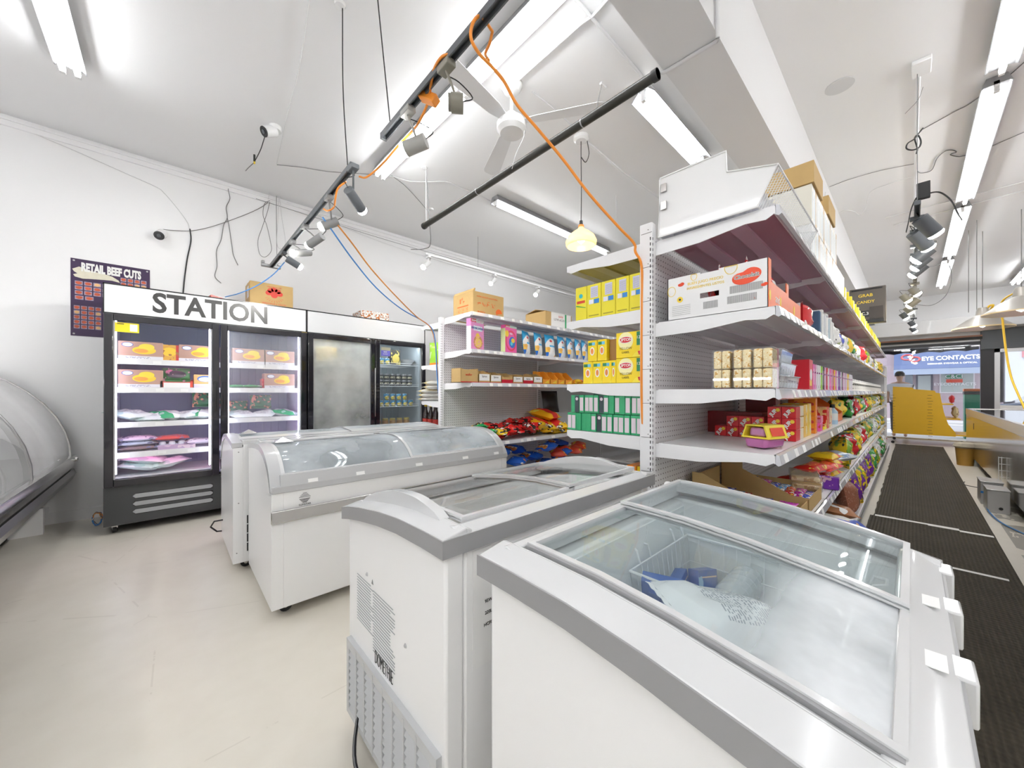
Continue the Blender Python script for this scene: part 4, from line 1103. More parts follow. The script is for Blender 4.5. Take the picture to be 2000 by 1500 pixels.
ob = Kind('snack_sack', 'snack bag', pouch(.30, .36, .12, foil['orange'], 31, wr=.1), 'large orange and yellow bags behind the heap')
for i, (x, y, z, rz) in enumerate(((3.25, 3.10, .83, .5), (3.52, 3.05, .80, -.4), (3.48, 3.15, .92, .2))):
    ob.put((x, y, z), ['orange bag with a red band, leftmost of the three large ones behind the heap', 'orange bag with a red band, lower right of the three large ones', 'orange bag with a red band, topmost of the three large ones'][i], LIE(rz, .2))
bk = Kind('snack_sack', 'snack bag', pouch(.24, .28, .08, mat('black_foil', (.012, .008, .008), .3), 33)); bk.put((3.62, 3.16, .94), 'upright black bag standing behind the orange ones', (-.2, 0, -.3))
# base deck: blue and orange bags
bb = art('blue_orange_foil', (.02, .13, .62), [('n', 9, .58, (.75, .25, .05), 'a'), ('n', 20, .66, (.80, .75, .6), 'a')], rough=.25)
kb = Kind('crisp_bag', 'snack bag', pouch(.22, .27, .09, bb, 41), 'blue bags on the bottom of the middle gondola')
for i in range(12):
    kb.put((2.32 + .13 * i + r.uniform(-.02, .02), 3.0 + .14 * (i % 2), .20 + .11 * (i % 3) + .12), f'blue and orange snack bag low in the middle gondola, {ORD[i]} from the left', LIE(r.uniform(-1, 1), r.uniform(-.4, .3)))
kr_ = Kind('crisp_bag', 'snack bag', pouch(.20, .24, .08, art('red_orange_foil', (.70, .06, .02), [('n', 12, .58, (.85, .5, .05), 'a')]), 43), 'orange-red bags on the bottom of the middle gondola')
for i in range(4): kr_.put((3.55 + .17 * i, 3.0 + .06 * (i % 2), .45 + .03 * (i % 2)), f'orange-red snack bag at the right end of the bottom deck, {ORD[i]} from the left', LIE(r.uniform(-1, 1), .2))

# far-side shelf ends of the middle gondola (seen past its left post)
lm = art('lime_bag', LIME, [('r', -.1, .1, 0, .03, ORG), ('n', 14, .62, (.7, .85, .6), 'a')])
Kind('tea_pouch', 'pouch', pouch(.17, .26, .06, lm, 51)).put((2.21, 3.66, 1.502), 'lime green pouch at the left end of the middle gondola', (0, 0, -1.25))
sg = Kind('sugar_bag', 'bag', pouch(.20, .28, .05, art('white_sugar_bag', (.80, .79, .76), [('r', .02, .06, 0, .3, (.80, .65, .2), 'a')]), 53), 'white bags stacked on the far side of the middle gondola')
for i in range(5): sg.put((2.24, 3.80 - .12 * (i > 2), 1.12 + .046 * (i if i < 3 else i)), ['lowest', 'second', 'third', 'fourth', 'topmost'][i] + ' white bag of the stack left of the middle gondola post', LIE(math.pi / 2))
bt = bottle([(0, 0), (.035, 0), (.038, .02), (.038, .12), (.03, .16), (.016, .20), (.014, .24), (0, .24)], mat('dark_sauce_bottle', (.015, .006, .004), .08), [(0, .275), (.016, .275), (.017, .235), (.0, .235)], mat('yellow_cap', (.85, .6, .05), .4), ([(.0385, .03), (.039, .03), (.039, .10), (.0385, .10)], mat('red_black_label', (.35, .03, .02), .4)))
kbt = Kind('sauce_bottle', 'bottle', bt, 'sauce bottles on the far side of the middle gondola')
for i, (x, y) in enumerate(((2.17, 3.80), (2.17, 3.69), (2.17, 3.58), (2.28, 3.78))): kbt.put((x, y, .80), 'dark sauce bottle with a yellow cap, ' + ['left of the three in front', 'middle of the three in front', 'right of the three in front', 'behind the left one'][i])
Kind('sauce_crate', 'box', carton(.30, .40, .045, art('red_white_crate', (.60, .04, .03), [('n', 25, .55, (.8, .8, .8), 'a')]), .002)).put((2.30, 3.62, .753), 'low red and white carton under the dark sauce bottles')
# ------------------------------------------------------------------ left end of the long gondola (goods shown on the plane X = DX)
XF = DX + .012
def side(w, d, h, m, bev=.0015, deco=None):
    """pack seen from -X: w along Y, d along X; origin bottom, front on -X"""
    def f(name):
        o = MB().box(0, d, -w / 2, w / 2, 0, h, m).build(name, bevel=bev, seg=1, smooth=False)
        if deco: deco(o, w, d, h)
        return o
    return f
def yctn(first):
    def f(o, w, d, h):
        if first:
            MB().cyl((-.0015, 0, h * .72), (0, 0, h * .72), .012, mat('teal_mark', (.02, .45, .5), .4)).build('mark', o); MB().box(-.0012, 0, -w * .36, w * .36, h * .50, h * .58, REDINK).build('red_badge', o, smooth=False)
            MB().prism([(-w * .42, h * .34), (w * .42, h * .42), (w * .42, h * .46), (-w * .42, h * .36)], 'x', -.0012, 0, mat('leaf_green', (.05, .35, .05), .5)).build('leaf_print', o, smooth=False)
        else:
            MB().box(-.0012, 0, -w * .30, w * .22, h * .60, h * .93, mat('pale_lilac_card', (.62, .62, .78), .5)).build('facts_panel', o, smooth=False)
            b = MB()
            for k in range(9): b.box(-.0018, -.001, -w * .26, w * .18, h * (.63 + .03 * k), h * (.637 + .03 * k), INKG)
            b.build('facts_print', o, smooth=False)
            MB().box(-.0012, 0, w * .02, w * .34, h * .42, h * .55, mat('white_badge', (.75, .75, .85), .4)).build('white_badge', o, smooth=False)
            MB().box(-.0012, 0, -w * .38, -w * .02, h * .42, h * .55, mat('blue_badge', (.03, .22, .6), .4)).build('blue_badge', o, smooth=False)
            MB().box(-.0012, 0, -w * .35, w * .35, h * .06, h * .09, mat('olive_print', (.35, .3, .02), .5)).build('small_print', o, smooth=False)
    return f
YC = mat('yellow_card', (.78, .68, .03), .35)
ub = [1124, 1146, 1174, 1202, 1229, 1255]
for i in range(5):
    ya, yb = P(ub[i], 600, X=XF).y, P(ub[i + 1], 600, X=XF).y; w_ = abs(ya - yb) * .97
    Kind('drink_carton', 'box', side(w_, .20, .182, YC, .002, yctn(i == 0)), 'yellow cartons on the upper left shelf of the long gondola').put((XF, (ya + yb) / 2, 1.602), 'yellow carton ' + ['with a green leaf print, leftmost of five', 'with a white facts panel, second from the left', 'with a white facts panel, middle of five', 'with a white facts panel, second from the right', 'with a white facts panel, nearest the gondola post'][i])
TY = art('tea_yellow', (.88, .66, .01), [('n', 8, .60, (.92, .76, .05), 'a')])
OV = mat('orange_oval', (.80, .25, .05), .4); GB_ = mat('tea_green', (.02, .22, .09), .4); SB = mat('sky_print', (.15, .5, .75), .4)
def tea_small(o, w, d, h):
    def oval(rx, rz, cz, mt, x=-.0012): return MB().prism([(rx * math.cos(t), cz + rz * math.sin(t)) for t in [k * math.pi / 8 for k in range(16)]], 'x', x, 0, mt)
    oval(w * .24, h * .20, h * .48, WINK).build('oval', o, smooth=False); oval(w * .15, h * .14, h * .48, OV, -.002).build('oval_print', o, smooth=False)
    MB().box(-.0012, 0, w * .02, w * .42, h * .76, h * .90, GB_).build('green_print', o, smooth=False); MB().box(-.0012, 0, -w * .3, w * .02, h * .76, h * .90, SB).build('blue_print', o, smooth=False)
SUNR = mat('pale_yellow_disc', (.92, .86, .45), .4); LRED = mat('logo_red', (.65, .015, .02), .35)
def tea_big(o, w, d, h):
    cx = .12 * w
    def disc(rx, rz, cz, mt, x): return MB().prism([(cx + rx * math.cos(t), cz + rz * math.sin(t)) for t in [k * math.pi / 12 for k in range(24)]], 'x', x, 0, mt)
    disc(w * .29, h * .34, h * .66, SUNR, -.001).build('disc', o, smooth=False)
    disc(w * .25, h * .135, h * .70, WINK, -.0016).build('logo_edge', o, smooth=False); disc(w * .23, h * .11, h * .70, LRED, -.0022).build('logo', o, smooth=False)
    text('LIPTON', h * .155, WINK, (-.0024, cx, h * .70), '-x', o, bold=.0004); text('YELLOW', h * .14, mat('tea_brown_ink', (.25, .18, .02), .5), (-.001, cx, h * .36), '-x', o); text('LABEL', h * .12, MATS['tea_brown_ink'], (-.001, cx, h * .21), '-x', o)
    MB().box(-.0012, 0, -w * .5, -w * .30, h * .45, h * .97, GB_).build('green_panel', o, smooth=False); text('125', h * .16, WINK, (-.0014, -w * .40, h * .75), '-x', o)
    MB().prism([(-w * .5, h * .08), (-w * .38, h * .08), (-w * .34, h * .22), (-w * .5, h * .25)], 'x', -.0012, 0, LRED).build('cup_print', o, smooth=False)
def tea(u0, u1, z, h_, big, lab, x=XF):
    ya, yb = P(u0, 700, X=x).y, P(u1, 700, X=x).y; w_ = abs(ya - yb) * .98
    Kind('tea_box', 'tea box', side(w_, .14, h_, TY, .0015, tea_big if big else tea_small), 'yellow tea boxes beside the gondola post').put((x, (ya + yb) / 2, z), lab)
tea(1139, 1158, 1.247, .118, 0, 'small yellow tea box, leftmost of the lower row'); tea(1158, 1176, 1.247, .118, 0, 'small yellow tea box, second of the lower row'); tea(1176, 1194, 1.247, .118, 0, 'small yellow tea box, third of the lower row')
tea(1194, 1203, 1.247, .118, 0, 'small yellow tea box half hidden by the large one, lower row'); tea(1203, 1255, 1.247, .124, 1, 'large yellow tea box with a red logo, lower of the two')
tea(1148, 1166, 1.367, .113, 0, 'small yellow tea box, left of the upper row'); tea(1167, 1185, 1.367, .113, 0, 'small yellow tea box, right of the upper row'); tea(1203, 1255, 1.373, .128, 1, 'large yellow tea box with a red logo, upper of the two')
Kind('tea_box', 'tea box', side(.045, .12, .11, mat('brown_tea_card', (.32, .16, .03), .4), .0015)).put((XF + .02, P(1194, 670, X=XF).y, 1.367), 'brown-sided tea box between the small and the large yellow ones')
# green herbal boxes, two rows
GC = mat('green_card', (.03, .36, .15), .35); PK = mat('pale_pink_card', (.72, .62, .68), .4); DKC = mat('dark_print_card', (.03, .05, .06), .4)
def gdeco(k):
    def f(o, w, d, h):
        if k == 'p': MB().box(-.0012, 0, -w * .38, w * .38, h * .10, h * .86, PK).build('pink_panel', o, smooth=False)
        if k == 'd':
            MB().box(-.0012, 0, -w * .48, w * .48, h * .02, h * .97, DKC).build('dark_panel', o, smooth=False); MB().cyl((-.002, 0, h * .78), (-.001, 0, h * .78), w * .3, PK, n=10).build('round_print', o, smooth=False)
    return f
gk = {(k, t): None for k in 'gpd' for t in 'ul'}
rows = [('lower', .987, 1107, 'ppgggpdppppppp'), ('upper', 1.087, 1114, 'gdppppdpgpgppp')]
for rn, z0, u0, pat in rows:
    y = P(u0, 820, X=XF).y; y1 = P(1255, 820, X=XF).y; n = len(pat); step = (y - y1) / n
    KK = {k: Kind('herbal_tea_box', 'tea box', side(step * .94, .15, .097, GC, .001, gdeco(k)), 'green herbal tea boxes in two rows') for k in 'gpd'}
    for i, k in enumerate(pat):
        KK[k].put((XF + (.006 if (i * 7) % 3 == 0 else 0), y - step * (i + .5), z0), {'g': 'plain green', 'p': 'pink-panelled green', 'd': 'dark-printed green'}[k] + ' herbal tea box, ' + ORD[i] + ' from the left in the ' + rn + ' row')
Kind('herbal_tea_box', 'tea box', side(.05, .12, .035, mat('dark_green_card', (.01, .12, .09), .4))).put((XF + .03, P(1160, 765, X=XF).y, 1.186), 'dark green box lying on top of the upper row of herbal tea')
# bottom goods at the left end
Kind('appliance_box', 'box', side(.30, .16, .11, mat('teal_box_side', TEAL, .35), .002, lambda o, w, d, h: [MB().box(.001, d - .001, -w / 2 + .001, w / 2 - .001, h, h + .003, PAPER).build('white_top', o, smooth=False), MB().box(.05, .10, -.10, .06, h + .003, h + .0045, INKG).build('slot', o, smooth=False)])).put((XF + .03, 1.12, .702), 'long dark teal box with a white top, low on the left of the gondola')
for i, (yy, c, lab) in enumerate(((.955, ORG, 'orange box with a blue print right of the teal box'), (.90, YEL, 'yellow-orange box at the foot of the gondola post'))):
    Kind('snack_box', 'box', side(.05, .12, .13, art('small_box_' + str(i), c, [('n', 25, .6, (.1, .35, .6), 'a')]))).put((XF + .02, yy, .702), lab)
Kind('snack_box', 'box', side(.16, .12, .05, mat('red_box', RED, .4))).put((XF + .05, 1.12, .818), 'red box lying on the teal one') if False else None

# ------------------------------------------------------------------ right side of the long gondola
# top shelf: acrylic-backed bulk bin with a wire front
bn = empty('wire_display_bin', (DX - .02, 0, 1.907), 'white-sided display bin with a slanted wire front on the top shelf', 'display bin')
op = [(.79, .003), (.40, 0), (.335, .135), (.505, .18), (.508, .265), (.78, .27)]
MB().prism(op, 'x', 0, .004, WHITE).build('end_panel', bn, smooth=False)
MB().tube([(-.003, y, z) for y, z in op], .0035, WHITE, 6, closed=True).build('wire_edge', bn)
MB().prism(op, 'x', .84, .844, glass('clear_acrylic', tint=(.95, .96, .97), haze=.12)).build('far_panel', bn, smooth=False)
MB().tube([(.845, y, z) for y, z in op], .0035, WHITE, 6, closed=True).build('wire_edge', bn)
MB().box(.004, .84, .785, .79, .003, .27, WHITE).build('back_panel', bn, smooth=False)
for k in range(34):
    x = .02 + .0245 * k; MB().tube([(x, .40, .004), (x, .335, .135), (x, .42, .158)], .0016, WHITE, 5).build('wire', bn)
for y, z in ((.40, .004), (.335, .135)): MB().tube([(0, y, z), (.84, y, z)], .0035, WHITE, 6).build('rail_wire', bn)
for y, z in ((.78, .20), (.78, .12)): MB().box(-.012, .0, y - .03, y - .005, z, z + .035, STEEL).build('hinge_clip', bn)
CLR = glass('clear_packet_film', tint=(.9, .9, .92), haze=.42, hazecol=(.72, .72, .75), fog=12, rough=.1)
pk = Kind('clear_packet', 'packet', pouch(.30, .20, .05, CLR, 61, wr=.25), 'clear packets in the wire display bin')
for i in range(13): pk.put((DX + .05 + .06 * i, .60, 1.915), f'crinkled clear packet upright in the wire-fronted bin, {ORD[i]} from the near end', (0, -.05 + .02 * (i % 3), math.pi / 2))
# flat cartons on edge behind it, two tiers
pal = [WHT, (.75, .72, .62), KR, WHT, (.70, .75, .78), WHT, CRM]
fk = []
for j, c in enumerate(pal[:5]):
    fk.append(Kind('flat_carton', 'carton', carton(.052, .30, .215, art('flat_carton_%d' % j, c, [('r', -.012, .012, .03, .18, (.45, .52, .55)), ('n', 30, .68, (.35, .28, .15))]), .001), 'flat cartons standing on edge on the top shelf'))
sc_w = {0: 'white', 1: 'cream', 2: 'brown', 3: 'white', 4: 'pale grey'}
for t in range(2):
    for i in range(26 - 8 * t):
        j = (i * 3 + t) % 5; fk[j].put((2.60 + .055 * i, .52, 1.907 + .218 * t), sc_w[j] + ' flat carton on edge, ' + ('upper' if t else 'lower') + ' tier of the top shelf, ' + ORD[i] + ' along')
for i, x in enumerate((2.72, 3.25)): Kind('carton', 'box', carton(.30, .28, .12, KRAFT, .002)).put((x, .50, 2.345), 'brown carton lying on the upper tier of flat cartons, ' + ('nearer' if i == 0 else 'farther') + ' of two')
yb_ = Kind('ring_pack', 'pack', lambda n: (lambda o: (MB().tube([(.02 * math.cos(a), 0, .19 + .02 * math.sin(a)) for a in [k * math.pi / 6 for k in range(12)]], .003, WHITE, 5, closed=True).build('ring', o), o)[1])(MB().box(-.04, .04, -.05, .05, 0, .16, art('yellow_green_pack', LEM, [('r', -.03, .03, .07, .13, (.75, .85, .75)), ('r', -.03, .03, .0, .03, ORG), ('n', 30, .64, GRN, 'a')])).build(n, bevel=.006)), 'yellow packs with rings on the top shelf')
for i in range(24): yb_.put((4.12 + .215 * i, .42, 1.907), 'yellow and white pack with a ring on the top shelf, ' + ORD[i] + ' after the flat cartons', (0, 0, .1 * (i % 3)))

# second shelf (z 1.525)
z2 = 1.526
wc = empty('display_carton', (DX + .01, 0, z2), 'long white and orange display carton with a red bean logo and hand hole', 'box')
WC = mat('white_card', (.80, .80, .80), .4); OCD = mat('orange_red_card', (.80, .16, .04), .4)
ya, yb2 = .372, .762; hh = .19
def endp(b, x0, x1):
    # panel with a hand hole, built of strips round it
    cy0, cy1, cz0, cz1 = .545, .620, .078, .100
    b.box(x0, x1, ya, cy0, 0, hh, WC).box(x0, x1, cy1, yb2, 0, hh, WC).box(x0, x1, cy0, cy1, 0, cz0, WC).box(x0, x1, cy0, cy1, cz1, hh - .006, WC)
b = MB(); endp(b, 0, .004); b.box(0, .60, yb2 - .004, yb2, 0, hh, WC).box(0, .60, ya, yb2, 0, .003, WC).box(.596, .60, ya, yb2, 0, hh * .6, WC); b.build('card_body', wc, smooth=False)
b = MB(); b.box(0, .04, ya - .001, ya + .003, 0, hh, OCD).box(.04, .30, ya - .001, ya + .003, 0, .105, OCD).box(.30, .34, ya - .001, ya + .003, 0, .15, OCD).box(.34, .60, ya - .001, ya + .003, 0, .095, OCD).build('orange_front', wc, smooth=False)
b = MB(); r = random.Random(4)
for cx, s_ in ((.02, 1), (.19, .9), (.45, 1.1)): b.prism([(cx + .012 * s_ * math.cos(t), .05 + .022 * s_ * math.sin(t)) for t in [k * math.pi / 4 for k in range(8)]], 'y', ya - .002, ya - .001, YINK)
b.build('yellow_print', wc, smooth=False)
text('and', .05, WINK, (.14, ya - .0012, .05), '-y', wc)
def bean(cy, cz, s_, mt, x=-.0014):
    pts = []
    for k in range(28):
        t = k * math.pi / 14; q = 1 - .34 * math.exp(-((t - 1.35) / .42) ** 2); a, c = s_ * q * math.cos(t), s_ * .60 * q * math.sin(t); pts.append((cy + a * .97 + c * .22, cz + c * .97 - a * .18))
    return MB().prism(pts, 'x', x, 0, mt)
bean(.445, .135, .052, mat('bean_red', (.75, .06, .01), .35)).build('logo', wc, smooth=False); text('Chocolait', .022, WINK, (-.0022, .445, .135), '-x', wc, bold=.0012); text('Chocolait', .022, INK, (-.0026, .445, .135), '-x', wc)
bean(.700, .155, .014, MATS['bean_red']).build('bean_print', wc, smooth=False); bean(.384, .09, .012, MATS['bean_red']).build('bean_print', wc, smooth=False)
for cy, cz, s_ in ((.742, .13, .022), (.645, .178, .016), (.50, .185, .03)):
    pts = [(-.002, cy + s_ * .8 * math.cos(t), min(cz + s_ * math.sin(t), hh - .002)) for t in [k * math.pi / 8 for k in range(16)]]; MB().tube(pts, .0012, YINK, 4, closed=True).build('bean_outline', wc)
text('BUEN JUGO PRECIO', .016, YINK, (-.0006, .60, .150), '-x', wc); text('INGREDIENTES LISTOS', .015, YINK, (-.0006, .60, .130), '-x', wc)
b = MB()
for (a0, a1, c0, c1) in ((.39, .505, .075, .105), (.41, .515, .035, .065), (.55, .605, .030, .060)):
    k = a0
    while k < a1: b.box(-.001, 0, k, k + .0016, c0, c1, INKG); k += .0034
b.build('barcodes', wc, smooth=False)
MB().cyl((-.0015, .705, .088), (0, .705, .088), .013, YINK, n=16).build('seal', wc, smooth=False); MB().cyl((-.0022, .705, .088), (-.001, .705, .088), .005, INK, n=10).build('seal_print', wc, smooth=False)
b = MB()
for k in range(6): b.box(-.001, 0, .66, .74, .02 + .008 * k, .021 + .008 * k, INKG)
b.build('small_print', wc, smooth=False)
rb = Kind('candy_bag', 'snack bag', pouch(.14, .20, .045, art('red_candy_foil', (.62, .015, .015), [('n', 16, .60, (.015, .01, .01), 'a'), ('n', 22, .64, (.85, .82, .8), 'a')], rough=.2), 71), 'red bags in the white and orange display carton')
for i, (x, y, ry) in enumerate(((.06, .44, .3), (.12, .50, -.2), (.20, .43, .15), (.27, .48, -.3), (.36, .43, .25), (.43, .50, -.1), (.52, .45, .2), (.10, .60, .1), (.25, .62, -.2))):
    rb.put((DX + .01 + x, y, z2 + .02), 'red, black and white candy bag ' + ['in the near corner of the display carton', 'second in the display carton', 'third in the display carton', 'fourth in the display carton', 'leaning out past the middle divider', 'behind the leaning bag', 'at the far end of the display carton', 'at the back near the hand hole', 'at the back in the middle of the carton'][i], (.15 if i % 2 else -.1, ry, .4 - .2 * (i % 3)))
rg = Kind('round_bag', 'snack bag', pouch(.20, .17, .10, art('red_white_bag', (.62, .015, .02), [('n', 18, .60, (.85, .8, .8), 'a')], rough=.2), 73)); rg.put((2.62, .43, z2), 'plump red and white bag after the display carton on the second shelf', (0, 0, .3))
bkp = [((.05, .12, .22), 'dark blue'), (WHT, 'white'), ((.68, .70, .72), 'pale grey'), (WHT, 'white'), ((.5, .62, .68), 'grey-blue'), (WHT, 'white'), ((.72, .72, .70), 'pale grey')]
for i, (c, cn) in enumerate(bkp):
    Kind('noodle_packet', 'packet', carton(.05, .16, .15 + .02 * (i % 2), art('packet_%d' % i, c, [('n', 28, .62, (.25, .3, .35), 'a')]), .006), 'upright packets on the second shelf').put((2.80 + .085 * i, .44, z2), cn + ' upright packet on the second shelf, ' + ORD[i] + ' after the red bag', (0, 0, .1 * (i % 3)))
bags = [('n_white', WHT, (.5, .6, .3)), ('n_red', (.60, .02, .03), WHT), ('n_blue', (.05, .08, .5), WHT), ('n_yel', YEL, (.2, .4, .05)), ('n_grn', (.05, .35, .08), WHT), ('n_pur', VIO, YEL)]
bmat = {n: art(n, a, [('n', 16, .56, c, 'a'), ('n', 34, .64, (.05, .04, .04), 'a')], rough=.25) for n, a, c in bags}
def bagrow(keys, x0, x1, y, z, w_, h_, d_, desc, group, seed, lie=False, step=None):
    r = random.Random(seed); ks = {k: Kind('snack_bag', 'snack bag', pouch(w_, h_, d_, bmat[k], seed + i, wr=.2), group) for i, k in enumerate(sorted(set(keys)))}
    cn = {'n_white': 'white', 'n_red': 'red', 'n_blue': 'blue', 'n_yel': 'yellow', 'n_grn': 'green', 'n_pur': 'purple'}
    n = int((x1 - x0) / (step or w_ * .8))
    for i in range(n):
        k = keys[i % len(keys)]; x = x0 + (x1 - x0) * (i + .5) / n
        rot = LIE(r.uniform(-.7, .7), r.uniform(-.2, .2)) if lie else (r.uniform(-.25, -.05), r.uniform(-.1, .1), r.uniform(-.5, .5))
        ks[k].put((x, y + r.uniform(-.02, .02), z + (d_ * .55 if lie else .002)), f'{cn[k]} snack bag {desc}, {ORD[i]} of the row', rot)
bagrow(['n_white', 'n_white', 'n_red', 'n_white', 'n_blue', 'n_white', 'n_yel', 'n_yel', 'n_grn', 'n_yel', 'n_white', 'n_yel'], 3.42, 6.2, .42, z2, .20, .20, .09, 'on the second shelf beyond the upright packets', 'bags along the second shelf', 101)
bagrow(['n_yel', 'n_white', 'n_yel'], 6.2, 9.9, .42, z2, .26, .20, .10, 'at the far end of the second shelf', 'bags along the far second shelf', 111, step=.4)

# third shelf (z 1.213)
z3 = 1.214
cr = Kind('rice_cake_pack', 'pack', None, 'clear packs of puffed rice blocks')
RC = art('puffed_rice', (.80, .66, .36), [('n', 75, .60, (.62, .32, .04), 'a'), ('n', 120, .60, (.86, .78, .55), 'a')], rough=.7)
def ricef(name):
    o = MB().box(-.001, .105, -.034, .034, 0, .162, glass('clear_film', haze=.05)).build(name, bevel=.004)
    r = random.Random(1)
    for i in range(2):
        for j in range(2):
            b = MB(); b.box(.003, .098, -.031 + .0315 * i, -.0015 + .0315 * i, .004 + .078 * j, .079 + .078 * j, RC); b.build('rice_block', o, bevel=.007, seg=3)
    MB().box(.1, .101, -.034, .034, .0, .16, mat('pink_label', (.75, .3, .4), .5)).build('back_label', o, smooth=False)
    return o
cr.fn = ricef
for i in range(3): cr.put((DX + .012 + .0 * i, P((1408, 1448, 1488)[i], 740, X=DX + .012).y, z3), ['left', 'middle', 'right'][i] + ' clear pack of four cream puffed-rice blocks on the third shelf')
TC = glass('clear_tray_plastic', tint=(.95, .96, .97), haze=.10)
EGG = mat('white_dumpling', (.80, .78, .72), .6)
def ctray(name):
    b = MB(); W_, D_, H_ = .30, .17, .052
    b.box(0, W_, -D_ / 2, D_ / 2, 0, .002, TC)
    b.prism([(-D_ / 2, 0), (-D_ / 2 - .008, H_), (-D_ / 2 - .006, H_), (-D_ / 2 + .002, 0)], 'x', 0, W_, TC); b.prism([(D_ / 2, 0), (D_ / 2 + .008, H_), (D_ / 2 + .006, H_), (D_ / 2 - .002, 0)], 'x', 0, W_, TC)
    b.box(0, .002, -D_ / 2, D_ / 2, 0, H_, TC).box(W_ - .002, W_, -D_ / 2, D_ / 2, 0, H_, TC)
    o = b.build(name, smooth=False)
    MB().box(-.006, W_ + .006, -D_ / 2 - .012, D_ / 2 + .012, H_, H_ + .004, glass('tray_rim_plastic', haze=.35)).build('rim', o, bevel=.002)
    for k in range(6): MB().box(.045 * k + .03, .045 * k + .034, -D_ / 2 - .006, -D_ / 2 + .004, .004, H_, MATS['tray_rim_plastic']).build('rib', o, smooth=False)
    r = random.Random(8); b = MB()
    for i in range(7):
        for j in range(4): b.lathe([(0, -.012), (.013, -.008), (.017, 0), (.013, .009), (0, .013)], EGG, (.025 + .041 * i, -.062 + .041 * j, .018 + .006 * r.random()), 8)
    for i in range(6):
        for j in range(3): b.lathe([(0, -.012), (.013, -.008), (.017, 0), (.013, .009), (0, .013)], EGG, (.045 + .041 * i, -.04 + .041 * j, .036), 8)
    q = b.build('white_sweets', o); q['kind'] = 'stuff'
    return o
ct = Kind('clear_tray', 'tray', ctray, 'clear trays of white sweets stacked on the third shelf')
for i in range(3): ct.put((1.83 + .012 * i, .455, z3 + .0565 * i), ['lowest', 'middle', 'topmost'][i] + ' clear plastic tray of white sweets on the third shelf', (0, 0, -.04 + .05 * i))
Kind('cookie_box', 'box', carton(.10, .17, .16, art('red_cookie_box', (.62, .015, .03), [('r', -.04, .02, .02, .05, YEL), ('e', 0, .08, .035, .03, WHT)]), .002)).put((2.52, .45, z3), 'bright red box with a white drawing on the third shelf beside the clear trays')
tp = [('t_pink', PNK), ('t_white', WHT), ('t_rose', (.75, .35, .55)), ('t_grn', LIME), ('t_red', RED), ('t_vio', VIO), ('t_pale', (.72, .68, .74)), ('t_yel', YEL), ('t_black', (.05, .05, .04))]
tk = {n: Kind('slim_box', 'box', carton(.036, .14, .148, art(n, c, [('r', -.008, .01, .03, .12, (.8, .78, .8)), ('n', 40, .66, (.3, .05, .2), 'a')]), .001), 'slim coloured boxes in a row on the third shelf') for n, c in tp}
cnm = dict(zip([t[0] for t in tp], ['pink', 'white', 'rose', 'lime green', 'red', 'purple', 'pale lilac', 'yellow', 'black']))
seq = ['t_white', 't_pink', 't_rose', 't_white', 't_white', 't_grn', 't_black', 't_rose', 't_red', 't_white', 't_pink', 't_rose', 't_red', 't_yel', 't_pink', 't_white', 't_vio', 't_vio', 't_white', 't_black', 't_rose', 't_pale', 't_rose', 't_pale', 't_yel', 't_yel', 't_pale', 't_white', 't_pale', 't_pale']
for i, k in enumerate(seq): tk[k].put((2.64 + .072 * i, .45, z3), cnm[k] + ' slim box standing on the third shelf, ' + ORD[i] + ' after the red box', (0, .03 * (i % 3 - 1), .0))
jr = Kind('jar', 'jar', bottle([(0, 0), (.04, 0), (.042, .01), (.042, .085), (.034, .095), (0, .095)], art('jar_contents', (.72, .70, .65), [('n', 30, .6, (.1, .1, .08), 'a'), ('n', 20, .62, YEL, 'a')]), [(0, .115), (.036, .115), (.037, .092), (0, .092)], mat('jar_lid', (.72, .72, .70), .3)), 'jars at the far end of the third shelf')
for i in range(28): jr.put((4.95 + .17 * i, .42, z3), 'small pale jar on the third shelf, ' + ORD[i] + ' after the slim boxes')

# fourth shelf (z .963)
z4 = .964
SR = art('small_red_card', (.62, .012, .02), [('r', -.002, .026, .028, .05, YEL), ('e', .014, .022, .012, .012, (.5, .6, .05))], face='l')
def juicy(o, w, d, h):
    text('JUP', .024, WINK, (-.0008, .004, h * .45), (math.pi / 2, -.9, -math.pi / 2), o, bold=.0012); MB().cyl((-.001, -w * .25, h * .72), (0, -w * .25, h * .72), .009, YINK, n=10).build('fruit_print', o, smooth=False)
jb = Kind('juice_box_pack', 'box', side(.056, .10, .054, mat('small_red_card_plain', (.62, .012, .02), .35), .001, juicy), 'small red boxes stacked on the fourth shelf')
spots = []
for j in range(3):
    for i in range(2): spots.append((2.19, .402 + .058 * i, z4 + .055 * j, ('right' if i == 0 else 'left') + ' column of the tall stack, ' + ['bottom', 'middle', 'top'][j]))
for i in range(3): spots.append((2.21, .535 + .058 * i, z4 + .055, 'second layer of the left group, ' + ['rightmost', 'middle', 'leftmost'][i]))
for i in range(4): spots.append((2.21, .535 + .058 * i, z4, 'bottom layer of the left group, ' + ['rightmost', 'second from the right', 'second from the left', 'leftmost'][i]))
for x, y, z, d_ in spots: jb.put((x, y, z), 'small red box with white lettering, ' + d_)
for j in range(3):
    for i in range(3):
        Kind('yellow_box', 'box', carton(.10, .11, .052 + .004 * i, art('yo%d' % i, [(.80, .70, .55), (.85, .50, .04), (.88, .58, .03)][i], [('n', 22, .62, (.85, .75, .5), 'a')]), .001), 'pale and yellow boxes behind the small red ones').put((2.345 + .105 * i, .432, z4 + .057 * j + .001), ['cream', 'orange-yellow', 'yellow'][i] + ' box behind the small red ones, ' + ['bottom', 'middle', 'top'][j] + ' layer')
DR = art('dark_red_carton', (.25, .012, .015), [('r', -.12, .12, .08, .10, (.5, .1, .02))])
